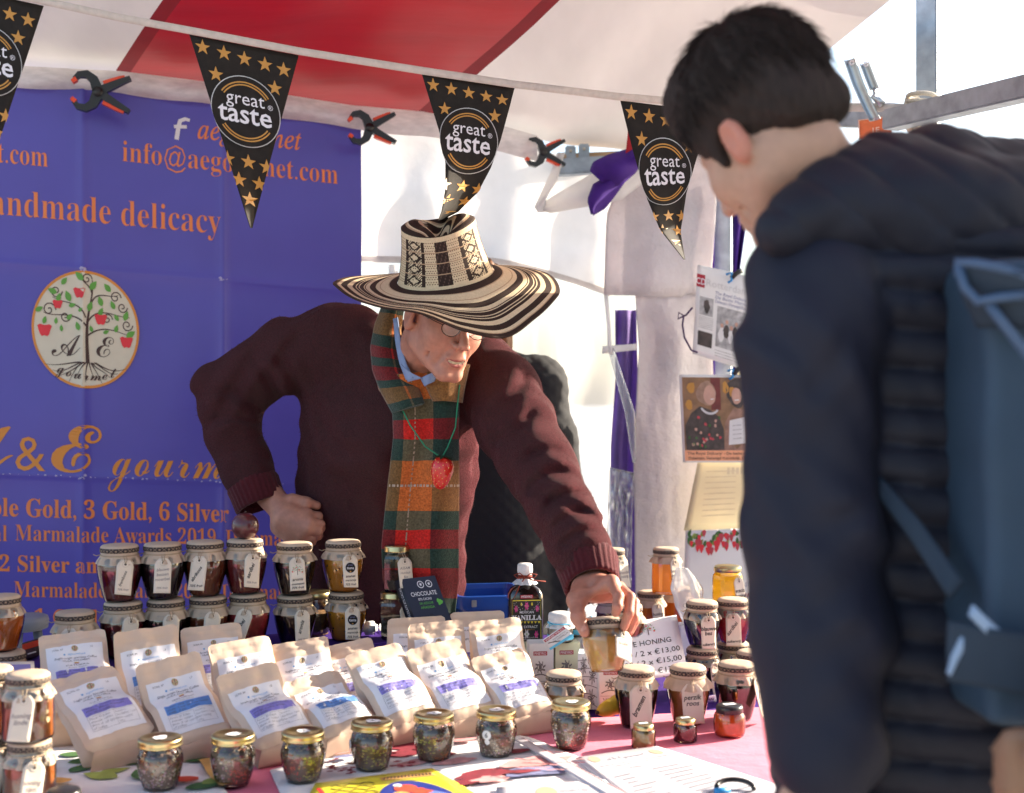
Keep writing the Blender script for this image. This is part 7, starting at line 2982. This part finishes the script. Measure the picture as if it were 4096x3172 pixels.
for x, y, r, m in ((0, .76, .14, m_pink_), (-.6, .70, .12, m_pink_), (.6, .70, .12, m_pink_), (0, .15, .16, m_wht), (-.55, .14, .13, m_pink_), (.55, .14, .13, m_pink_), (-.3, .8, .06, m_yel_), (.3, .8, .06, m_yel_)):
    for k in range(6):
        mb.poly(leaf2(x + r * .55 * math.cos(k * 1.047), y + r * .35 * math.sin(k * 1.047), r * .4, k * 1.047), b2, m)
    mb.poly(circ(x, y, r * .2, 8, r * .12), b3, m_grt)
for k in range(40):
    mb.poly(circ(-.75 + 1.5 * rnd.random(), .66 + .22 * rnd.random(), .014, 5, .008), b2, m_wht)
mb.stroke([(-.8, .05), (-.8, .88), (.8, .88), (.8, .05)], .02, b2, m_yel_)
mb.build('label', t)
mb = MB()
cc = Mx @ Vector((0, 0, .113))
mb.lathe([(0, .166), (.014, .166), (.0165, .163), (.017, .150), (.0145, .140), (.013, .136), (.020, .128), (.026, .122)], m_gauze, 40, c=cc, wob=lambda a, z: 1 + (.14 * math.sin(a * 9) if z < .135 else .02 * math.sin(a * 12)))
mb.build('gauze_cap', t)
mb = MB()
for k in range(3):
    mb.tube([cc + Vector((.0148 * math.cos(a), .0148 * math.sin(a), .136 + k * .0025)) for a in [i * .35 for i in range(19)]], .0014, m_rope2, 6)
for pts in ([(0, -.016, .138), (.012, -.02, .147), (.026, -.018, .144), (.02, -.02, .137), (0, -.016, .138)], [(0, -.016, .138), (-.012, -.02, .148), (-.024, -.018, .143), (-.016, -.02, .136), (0, -.016, .138)], [(0, -.016, .138), (.02, -.022, .132), (.045, -.018, .129)], [(0, -.016, .138), (-.012, -.022, .12), (-.022, -.026, .098), (-.030, -.026, .088)]):
    mb.tube([cc + Vector(p) for p in pts], .0014, m_rope2, 6)
mb.build('string_bow', t)

# small cloth-topped vanilla jars on the cartons
m_cy = mat('cyan_print', L(96, 190, 226), .5)
for i, (px, Y, lab) in enumerate([(2242, 2.655, 'white cloth-topped vanilla jar with a tilted paper tag, standing on two cartons'), (2318, 2.72, 'white cloth-topped jar tied with blue string, behind the other one')]):
    c = P(px, 1586, Y)
    c.z = TZ2 + .1265
    if i == 1:
        carton('carton under the rear cloth-topped jar', 2322, 2.725, .05, .05, .1245, m_cw1, 6)
    t = thing('vanilla_jar', lab, 'jar', c, None, 'cloth-topped vanilla jars', local=True)
    R = .0275
    put(('vg',), lambda mb: mb.lathe([(0, 0), (.026, 0), (R, .003), (R, .036), (.024, .042), (.023, .05)], m_gl, 36), t, 'glass')
    put(('vc',), lambda mb: mb.lathe([(0, .003), (.0255, .003), (.026, .006), (.026, .034), (0, .036)], mat('vanilla_paste', (.35, .30, .24), .5, var=.3, vs=50), 36), t, 'contents')
    put(('vl',), lambda mb: mb.lathe([(R + .0004, .006), (R + .0004, .016)], m_cy, 36), t, 'label')
    put(('vcap',), lambda mb: mb.lathe([(0, .062), (.018, .0618), (.0245, .0595), (.0262, .055), (.0262, .046), (.0255, .040), (.028, .034), (.0305, .030)], m_gauze, 48, wob=lambda a, z: 1 + (.07 * math.sin(a * 10) if z < .038 else .006 * math.sin(a * 20))), t, 'cloth_cap')

    def strg(mb):
        mb.tube([(.027 * math.cos(a), .027 * math.sin(a), .040) for a in [k * .3 for k in range(22)]], .0013, m_cy, 6)
        mb.tube([(-.018, -.022, .040), (-.026, -.026, .046), (-.024, -.026, .036), (-.018, -.022, .040)], .0013, m_cy, 6)
    put(('vs',), strg, t, 'string')
    if i == 0:
        mb = MB()
        ff = quad((-.028, -.034, -.004), (.018, -.036, .012), (-.014, -.030, .018), (.014, -.031, .048))
        ff = quad((-.022, -.036, -.012), (.026, -.034, .018), (-.040, -.032, .008), (.006, -.031, .040))
        mb.slab(lambda u, v: ff(u, v), 4, 4, mat('tag_white', (.74, .74, .76), .6), .0008)
        mb.rect(.05, .72, .95, .92, lay(ff, .0004), m_brandred, 1, 1)
        mb.text('PIÑEYRO', lay(ff, .0008), .5, .745, .19, m_wht, None, 'c', .008, width=.8)
        mb.text('EXTRACTO', lay(ff, .0004), .6, .52, .13, m_line, None, 'c', .006, width=.55)
        mb.text('DE VAINILLA', lay(ff, .0004), .6, .36, .16, m_line, None, 'c', .008, width=.66)
        mb.rect(0, 0, 1, .18, lay(ff, .0004), m_cy, 1, 1)
        mb.stroke(bez([(.1, .55), (.3, .4), (.5, .2)]), .05, lay(ff, .0006), m_brn)
        mb.build('tag', t)

# price sign
m_pap = mat('sign_paper', (.80, .80, .84), .5, var=.02, coat=.3)
f = quad(P(2420, 2745, 2.58), P(2752, 2690, 2.66), P(2392, 2508, 2.68), P(2706, 2460, 2.76), .001)


def sign_art(mb, f):
    l1, l2, l3 = lay(f, .0006), lay(f, .0009), lay(f, .0012)
    sx = lambda ff: (lambda x, y: ff(x, y))
    tree_emblem(mb, lambda x, y: f(x * .8, y, .0006), lambda x, y: f(x * .8, y, .0009), lambda x, y: f(x * .8, y, .0012), .60 / .8, .80, .13, False)
    mb.text('NIEUWE HONING', l1, .87, .555, .125, m_ink, None, 'r', 0, width=.80)
    mb.text('€7,00 / 2 x €13,00', l1, .96, .385, .125, m_ink, None, 'r', 0, width=.86)
    mb.text('€8,00 / 2 x €15,00', l1, .96, .225, .125, m_ink, None, 'r', 0, width=.86)
    mb.text('€9,00 / 2 x €17,00', l1, .96, .065, .125, m_ink, None, 'r', 0, width=.86)


sheet('price_sign', 'white honey price sign leaning behind the held jar', 'sign', f, m_pap, .0015, 10, 10, sign_art)
# crumpled clear bag of cacao beans
mb = MB()
m_cel = glassy('cellophane', (1, 1, 1), .10, .08, 1.6, milky=.45)
cb = P(2776, 1586, 3.0)


def cel(u, v):
    a = 2 * math.pi * u
    r = (.024 + .010 * math.sin(math.pi * v) - .010 * max(0, v - .8) * 5) * (1 + .28 * nz(math.cos(a) * 2, math.sin(a) * 2, v * 4))
    return Vector((cb.x + (-.03 * v) + r * math.cos(a), cb.y + r * .6 * math.sin(a), TZ2 + .10 + .135 * v))


mb.grid(cel, 30, 24, m_cel, closed_u=True)
mb.text('Cacao beans', lambda x, y: Vector((cb.x + x, cb.y - .032, TZ2 + y)), .004, .145, .014, m_line, None, 'c', 0)
mb.text('Sample', lambda x, y: Vector((cb.x + x, cb.y - .032, TZ2 + y)), .004, .112, .014, m_line, None, 'c', 0)
mb.box((cb.x, cb.y + .01, TZ2 + .05), (.07, .05, .098), m_cw1, bev=.002)
mb.build('cellophane_bag', None, (cb.x, cb.y, TZ2), 'bright crumpled clear sample bag between the two honey jars', 'bag')
# yellow fruit
m_yf = mat('yellow_fruit', (.62, .42, .03), .45, var=.25, vs=25)


def yfruit(p):
    a, b = qp(2400, 2846, 2.47), qp(2470, 2818, 2.49)
    d = cone(p, a + (b - a) * .25, b, .012, .0200)
    return sm(d, cone(p, a, a + (b - a) * .4, .006, .013), .012)


sdf_obj('passion_fruit', yfruit, tuple(qp(2330, 2960, 2.40)), tuple(qp(2550, 2690, 2.60)), .0025, [m_yf], None, None, 'yellow oval fruit lying in front of the vanilla carton', 'fruit', origin=P(2440, 2860, 2.48))
mb = MB()
mb.tube([P(2402, 2846, 2.468), P(2392, 2850, 2.466), P(2384, 2850, 2.464)], .004, m_brn, 8)
mb.build('stem', bpy.data.objects['passion_fruit.001'])
# tiny price label
f = quad(onz(2824, 2812, TZ2 + .002), onz(2866, 2806, TZ2 + .002), onz(2826, 2788, TZ2 + .02), onz(2864, 2780, TZ2 + .02))
sheet('price_label', 'tiny white rounded label with a scribbled price, behind the perzik jar', 'label', f, m_pap, .001, 3, 3, lambda mb, f: mb.stroke([(.2 + .08 * k, .5 + .2 * math.sin(k * 1.9)) for k in range(8)], .07, lay(f, .0006), m_ink))

# ---- laminated papers clipped on the corner post
m_lam = mat('laminated_paper', (.80, .80, .80), .25, var=.02, coat=.5, lucent=.15)
m_art = mat('news_grey', (.38, .38, .38), .5, var=.5, vs=60)
m_artd = mat('photo_dark', (.06, .045, .04), .5, var=.6, vs=50)
m_artb = mat('photo_brown', (.25, .14, .07), .5, var=.4, vs=30)
m_face = mat('photo_skin', (.55, .33, .25), .5, var=.1)
m_peach = mat('caption_orange', L(240, 172, 130), .5)
m_crm2 = mat('cream_paper', (.80, .72, .52), .6, var=.08, vs=8, lucent=.3)
Yp = 3.74
f = quad(P(2770, 1415, Yp), P(3040, 1500, Yp + .02), P(2790, 1058, Yp), P(3060, 1120, Yp + .02), .004)


def news(mb, f):
    a, b, c2 = lay(f, .0008), lay(f, .0014), lay(f, .002)
    mb.rect(.0, .76, .12, .90, a, m_brandred, 2, 2)
    mb.text('CD', b, .06, .79, .10, m_wht, None, 'c', .01)
    mb.text('Rotterdam', a, .14, .79, .11, m_silv, None, 'l', .012, width=.62)
    for k, s in enumerate(('The Royal Delicacy - De', 'De Beste Marmelade', 'Dalemain (Verenigd Koninkrijk)')):
        mb.text(s, a, .58, .72 - .045 * k, .05, m_blu, None, 'c', 0, .2, width=.6)
    mb.rect(.06, .46, .26, .66, a, m_art, 4, 4)
    mb.poly(blob(.17, .56, .05, 10, .4, 2, 1.6), b, m_artd)
    mb.rect(.32, .16, .86, .60, a, m_art, 6, 6)
    for k in range(7):
        mb.poly(blob(.40 + .07 * k, .30 + .05 * (k % 2), .05, 10, .4, k, 1.5), b, m_artd if k % 2 else m_lam)
        mb.poly(circ(.40 + .07 * k, .40 + .05 * (k % 2), .025, 10), c2, m_face)
    mb.rect(.06, .12, .27, .28, a, m_artd, 4, 4)
    for k in range(7):
        mb.stroke([(.06, .44 - .02 * k), (.27, .44 - .02 * k)], .006, a, m_art)
    for k in range(3):
        mb.stroke([(.32, .12 - .03 * k), (.86, .12 - .03 * k)], .006, a, m_art)


LG = 'laminated papers clipped beside the corner post'
sheet('newspaper_page', 'laminated newspaper page with a red square logo, topmost of the hanging papers', 'poster', f, m_lam, .001, 14, 14, news, LG)
f = quad(P(2732, 1850, Yp - .02), P(3020, 1850, Yp), P(2716, 1498, Yp - .02), P(3010, 1500, Yp), .002)


def photo(mb, f):
    a, b, c2, c3, c4 = lay(f, .0008), lay(f, .0014), lay(f, .002), lay(f, .0026), lay(f, .0032)
    mb.rect(.035, .14, .99, .97, a, m_artb, 8, 8)
    mb.rect(.42, .60, .55, .97, b, mat('photo_red', (.16, .03, .025), .5, var=.3), 2, 2)
    for x, y in ((.15, .85), (.27, .78), (.12, .66), (.62, .86), (.72, .80)):
        mb.poly(blob(x, y, .05, 8, .5, x * 9, 1.3), b, m_gold)
    # two women, the nearer one in a dark flowered blouse
    mb.poly([(.06, .14), (.05, .42), (.14, .56), (.26, .64), (.40, .60), (.52, .52), (.58, .38), (.58, .14)][::-1], b, m_artd)
    mb.poly(blob(.36, .79, .13, 20, .3, 4, 1.1), c2, mat('photo_hair', (.35, .22, .15), .5, var=.3, vs=60))
    mb.poly(blob(.40, .77, .085, 18, .15, 1, 1.35), c3, m_face)
    mb.stroke(bez([(.28, .62), (.36, .52), (.48, .56), (.50, .60)]), .025, c3, m_silv)
    mb.stroke([(.41, .72), (.45, .725)], .012, c4, m_lam)
    for k in range(26):
        mb.poly(blob(.09 + .45 * rnd.random(), .18 + .34 * rnd.random(), .018, 7, .5, k), c3, (m_face, m_frd, m_lea)[k % 3])
    mb.poly(blob(.78, .80, .15, 20, .25, 8, 1.2), b, m_artd)
    mb.poly([(.58, .14), (.60, .46), (.72, .62), (.92, .60), (.98, .40), (.98, .14)][::-1], b, mat('photo_tweed', (.30, .17, .12), .5, var=.4, vs=50))
    mb.poly(blob(.77, .76, .07, 18, .12, 3, 1.35), c3, m_face)
    mb.stroke([(.74, .71), (.80, .715)], .014, c4, m_lam)
    mb.poly([(.64, .20), (.66, .48), (.88, .52), (.88, .22)][::-1], c3, m_lam)
    for k in range(4):
        mb.stroke([(.70, .42 - .05 * k), (.82, .43 - .05 * k)], .008, c4, m_art)
    mb.rect(.03, .02, .99, .14, a, m_peach, 4, 1)
    mb.text("'The Royal Delicacy' - De beste marmelade", b, .06, .09, .045, m_brn, None, 'l', .006, width=1.05)
    mb.text('Dalemain, Verenigd Koninkrijk, 19 maart', b, .08, .035, .045, m_brn, None, 'l', .006, width=.95)


sheet('photo_print', 'laminated photograph of two women with an orange caption strip', 'poster', f, m_lam, .001, 12, 12, photo, LG)
f = quad(P(2735, 2122, Yp + .03), P(3060, 2110, Yp + .03), P(2792, 1842, Yp + .03), P(3040, 1842, Yp + .03), .002)


def cream(mb, f):
    a = lay(f, .0008)
    for k in range(9):
        mb.stroke([(.16 + .004 * k, .84 - .08 * k), (.62, .85 - .08 * k)], .012, a, mat('faint_type', (.68, .59, .42), .6))
    for k in range(5):
        mb.rect(.48 + .07 * k, .80, .52 + .07 * k, .90, a, mat('faint_type'), 1, 1)


sheet('cream_sheet', 'sunlit cream sheet with faint printing, hanging below the photograph', 'poster', f, m_crm2, .001, 10, 10, cream, LG)
f = quad(P(2725, 2640, Yp - .1), P(3080, 2640, Yp - .08), P(2742, 2122, Yp - .05), P(3080, 2118, Yp - .04), .001)


def berries(mb, f):
    a, b, c2 = lay(f, .0008), lay(f, .0014), lay(f, .002)
    r = random.Random(5)
    for k in range(46):
        x, y = .04 + .92 * r.random(), .985 - .10 * r.random()
        mb.poly(leaf2(x, y, .035, r.uniform(0, 6)), a, m_ol if k % 2 else m_lea)
    for k in range(44):
        x, y = .04 + .92 * r.random(), .98 - .15 * r.random() ** 1.2
        s = r.uniform(.022, .034)
        mb.poly([(x + s * p[0], y - s * p[1]) for p in ((-.9, -.5), (-.5, -.9), (.5, -.9), (.9, -.5), (.6, .4), (0, 1.2), (-.6, .4))], b if k % 2 else c2, m_rd if k % 3 else m_frd)
    mb.text('TASTE', a, .72, .56, .05, m_blu)
    mb.text('arona', a, .72, .48, .10, m_brandred, 'bs', 'c', .004)
    mb.rect(.62, .42, .84, .45, a, m_och, 1, 1)
    mb.rect(.56, .22, .98, .38, a, mat('poster_blue', L(40, 68, 140), .5), 2, 2)
    mb.text('nnn', b, .76, .26, .14, m_wht)


sheet('strawberry_poster', 'white poster bordered with strawberries behind the acacia honey jar', 'poster', f, m_lam, .001, 14, 14, berries, LG)
m_clip = mat('blue_clip_plastic', L(40, 140, 205), .35)
for px, py, lab in ((2920, 1112, 'small blue clip holding the newspaper page'), (2925, 1498, 'small blue clip holding the photograph of two women')):
    c = P(px, py, Yp - .012)
    t = thing('bulldog_clip', lab, 'clip', c, None, 'blue clips holding the papers')
    mb = MB()
    mb.tube([c + Vector((-.012, 0, .010)), c + Vector((.004, -.004, .016)), c + Vector((.004, -.004, -.008)), c + Vector((-.006, 0, -.014))], .0042, m_clip, 6)
    mb.build('jaw', t)
    mb = MB()
    mb.tube([c + Vector((.004, -.002, .0)), c + Vector((.022, .002, .016)), c + Vector((.036, .004, .022))], .0075, m_blk, 8)
    mb.build('grip', t)
# metal clamp handles and orange sign at upper right
m_mir = mat('clip_steel', (.42, .45, .48), .3, .9, var=.1)
t = thing('metal_clip', 'steel spring clip with two long pierced handles clipped on the strap at upper right', 'clip', P(3480, 450, 3.3))


def strip(lp, w, m, name):
    mb = MB()
    ps = [P(x, y, 3.28) for x, y in lp]
    mb.slab(lambda u, v: Vector(edge3(ps, v)) + Vector(((u - .5) * w, .012 * (1 - (2 * u - 1) ** 2), (u - .5) * w * .25)), 6, 14, m, .002)
    q = Vector(edge3(ps, .06))
    mb.tube([q + Vector((.0045 * math.cos(a), -.006, .0055 * math.sin(a))) for a in [i * .6 for i in range(12)]], .0018, m_wht, 5)
    mb.build(name, t)


def edge3(ps, v):
    n = len(ps) - 1
    k = min(v * n, n - 1e-6)
    i = int(k)
    return ps[i] * (1 - (k - i)) + ps[i + 1] * (k - i)


strip([(3398, 236), (3430, 330), (3475, 430), (3500, 480)], .030, m_mir, 'handle')
strip([(3458, 252), (3480, 310), (3498, 355)], .026, m_mir, 'handle')
mb = MB()
mb.tube([P(3495, 350, 3.28), P(3500, 375, 3.28), P(3492, 385, 3.28), P(3510, 400, 3.28), P(3530, 420, 3.28)], .006, m_mir, 6, rf=lambda k: .6 + 1.2 * k)
mb.build('spring', t)
f = quad(P(3436, 560, 3.38), P(3568, 545, 3.36), P(3432, 480, 3.38), P(3570, 462, 3.36))
sheet('orange_sign', 'small orange sign with a white border hanging from the rail at upper right', 'sign', f, mat('sign_orange', L(214, 108, 62), .5), .002, 4, 4,
      lambda mb, f: (mb.text('1E', lay(f, .001), .52, .25, .4, mat('sign_pale', (.8, .6, .5), .5), None, 'c', .01, width=.2), mb.stroke([(.02, .02), (.02, .97), (.98, .97), (.98, .02)], .035, lay(f, .001), mat('sign_pale'))))

# ---- papers on the front of the table
m_ylw = mat('leaflet_yellow', L(226, 214, 60), .4, var=.04, vs=10, coat=.3)
zt = TZ2 + .0085
f = quad(onz(1150, 3330, zt), onz(2120, 3300, zt), onz(1262, 3132, zt + .003), onz(1728, 3072, zt + .003), .0008)


def leaflet(mb, f):
    a, b, c2, c3 = lay(f, .0008), lay(f, .0014), lay(f, .002), lay(f, .0026)
    mb.rect(.52, .86, .94, .93, a, m_och, 4, 1)
    for k in range(14):
        mb.stroke([(.54 + .028 * k, .875), (.555 + .028 * k, .915)], .012, b, m_brn)
    for k in range(4):
        mb.stroke([(.14 + .035 * j, .86 - .06 * k + .02 * math.sin(j * 1.9 + k * 2)) for j in range(10)], .014, a, m_brn)
    mb.text('CAFE', a, .30, .56, .12, m_brn, None, 'c', .03, width=.30)
    mb.stroke(bez([(.04, .86), (.08, .80), (.10, .70)]), .03, a, m_rd)
    bl = mat('leaflet_blue', L(40, 56, 140), .4)
    mb.poly(circ(.66, .52, .22, 36, .30), a, bl)
    for x, y, r, m in ((.64, .66, .08, m_fr), (.58, .58, .05, m_och), (.72, .6, .06, m_fr), (.60, .74, .03, m_wht), (.78, .52, .07, mat('leaflet_sky', L(110, 130, 200), .4)), (.55, .48, .06, m_bur)):
        mb.poly(blob(x, y, r, 14, .4, x * 7), b, m)


sheet('yellow_leaflet', 'bright yellow leaflet with a blue round picture at the front table edge', 'leaflet', f, m_ylw, .001, 14, 14, leaflet)
m_menu = mat('menu_sheet', (.62, .62, .68), .35, var=.02, coat=.15)
f = quad(onz(2660, 3330, zt), onz(3190, 3165, zt), onz(2300, 3030, zt), onz(2628, 2984, zt), .001)
m_ft = mat('faded_type', (.25, .25, .30), .6)


def menu(mb, f):
    a, b, c2 = lay(f, .0006), lay(f, .001), lay(f, .0014)
    mb.text('A & E gourmet', a, .48, .88, .07, m_ft, 'bs', 'c', .004, width=.44)
    mb.disc(.84, .90, .06, a, m_emb, 2, 16, ry=.045)
    mb.disc(.16, .93, .06, a, m_emb, 2, 16, ry=.045)
    mb.stroke([(.12, .82), (.86, .82)], .010, a, m_ft)
    mb.stroke([(.25, .79), (.75, .79)], .008, a, m_ft)
    mb.text('Prijslijst', a, .42, .72, .045, m_txg, None, 'c', .006)
    r = random.Random(9)
    for k in range(11):
        y = .66 - .052 * k
        x0 = .12 if k % 4 == 0 else .16
        mb.stroke([(x0, y), (x0 + r.uniform(.10, .22), y)], .014, a, m_ft)
        mb.stroke([(.50, y), (.50 + r.uniform(.2, .36), y)], .014, a, m_ft)


sheet('price_list', 'laminated white price list lying on the pink cloth', 'sheet', f, m_menu, .0012, 12, 12, menu)
f = quad(onz(1990, 3290, zt + .002), onz(2560, 3262, zt + .002), onz(1985, 3148, zt + .002), onz(2420, 3118, zt + .002), .001)
sheet('price_list', 'white sheet with a faint round emblem, left of the folded white sheet edge', 'sheet', f, m_menu, .0012, 10, 10,
      lambda mb, f: (mb.disc(.42, .72, .09, lay(f, .0006), m_emb, 3, 20, ry=.17), mb.text('Specialty Coffee', lay(f, .0006), .66, .70, .12, m_ft, 'bi', 'c', 0, width=.26)))
f = quad(onz(2560, 3260, zt + .004), onz(2640, 3240, zt + .004), onz(2060, 2958, zt + .004), onz(2092, 2952, zt + .004), .0006)
sheet('folded_sheet', 'long narrow white folded sheet crossing the table front with a dark red edge', 'sheet', f, m_menu, .002, 6, 14,
      lambda mb, f: mb.stroke([(.93 + .03 * math.sin(k), k / 12) for k in range(13)], .06, lay(f, .0007), m_bur))
# dark band with a blue end at the bottom edge
c = onz(2990, 3165, zt)
mb = MB()
mb.tube([c + Vector((-.02 + .03 * math.cos(a), .02 * math.sin(a), .006 + .007 * math.sin(a))) for a in [k * .3 - .2 for k in range(12)]], .004, m_blk, 8)
mb.tube([c + Vector((-.030, -.004, .003)), c + Vector((-.045, -.008, .003)), c + Vector((-.055, -.010, .003))], .0055, m_clip, 8)
mb.build('hair_clip', None, c, 'small black clip with a bright blue end lying by the customer\'s sleeve', 'clip')

# ---- left edge: stool, little book, photo card
m_grey = mat('grey_plastic', L(120, 126, 138), .5, var=.06, vs=20)
c = P(95, 1586, 3.02)
st = thing('stool', 'round grey stool behind the jars at the left edge, its seat just above the bags', 'stool', (c.x, c.y, 0))
mb = MB()
zs = P(95, 2462, 3.02).z
mb.lathe([(0, zs), (.048, zs), (.055, zs - .003), (.058, zs - .012), (.056, zs - .030), (.045, zs - .034), (0, zs - .034)], m_grey, 44, c=(c.x, c.y, 0))
mb.build('seat', st)
for k in range(3):
    mb = MB()
    a = k * 2.1 + .5
    mb.tube([(c.x + .03 * math.cos(a), c.y + .03 * math.sin(a), zs - .03), (c.x + .13 * math.cos(a), c.y + .13 * math.sin(a), 0)], .011, m_grey, 8)
    mb.build('leg', st)
f = quad(P(90, 2640, 2.50), P(158, 2620, 2.53), P(88, 2572, 2.52), P(156, 2552, 2.55))
sheet('small_book', 'little dark book with an orange strip beside the left back bag', 'book', f, mat('book_dark', L(58, 40, 52), .5), .012, 3, 3,
      lambda mb, f: (mb.rect(0, .55, 1, .9, lay(f, .0006), m_fr, 1, 1), mb.stroke([(.3, .25), (.8, .25)], .08, lay(f, .0006), m_silv)))
f = quad(P(-160, 2830, 2.16), P(150, 2800, 2.20), P(-170, 2650, 2.25), P(136, 2645, 2.29))
sheet('photo_card', 'blurred photo card with a white border at the left edge above the jars', 'card', f, m_lam, .001, 4, 4,
      lambda mb, f: (mb.rect(.05, .42, .95, .92, lay(f, .0006), mat('card_lilac', L(120, 112, 168), .5, var=.3, vs=12), 3, 3), mb.rect(.05, .1, .95, .42, lay(f, .0006), mat('card_sky', L(150, 190, 225), .5, var=.2, vs=12), 3, 3)))
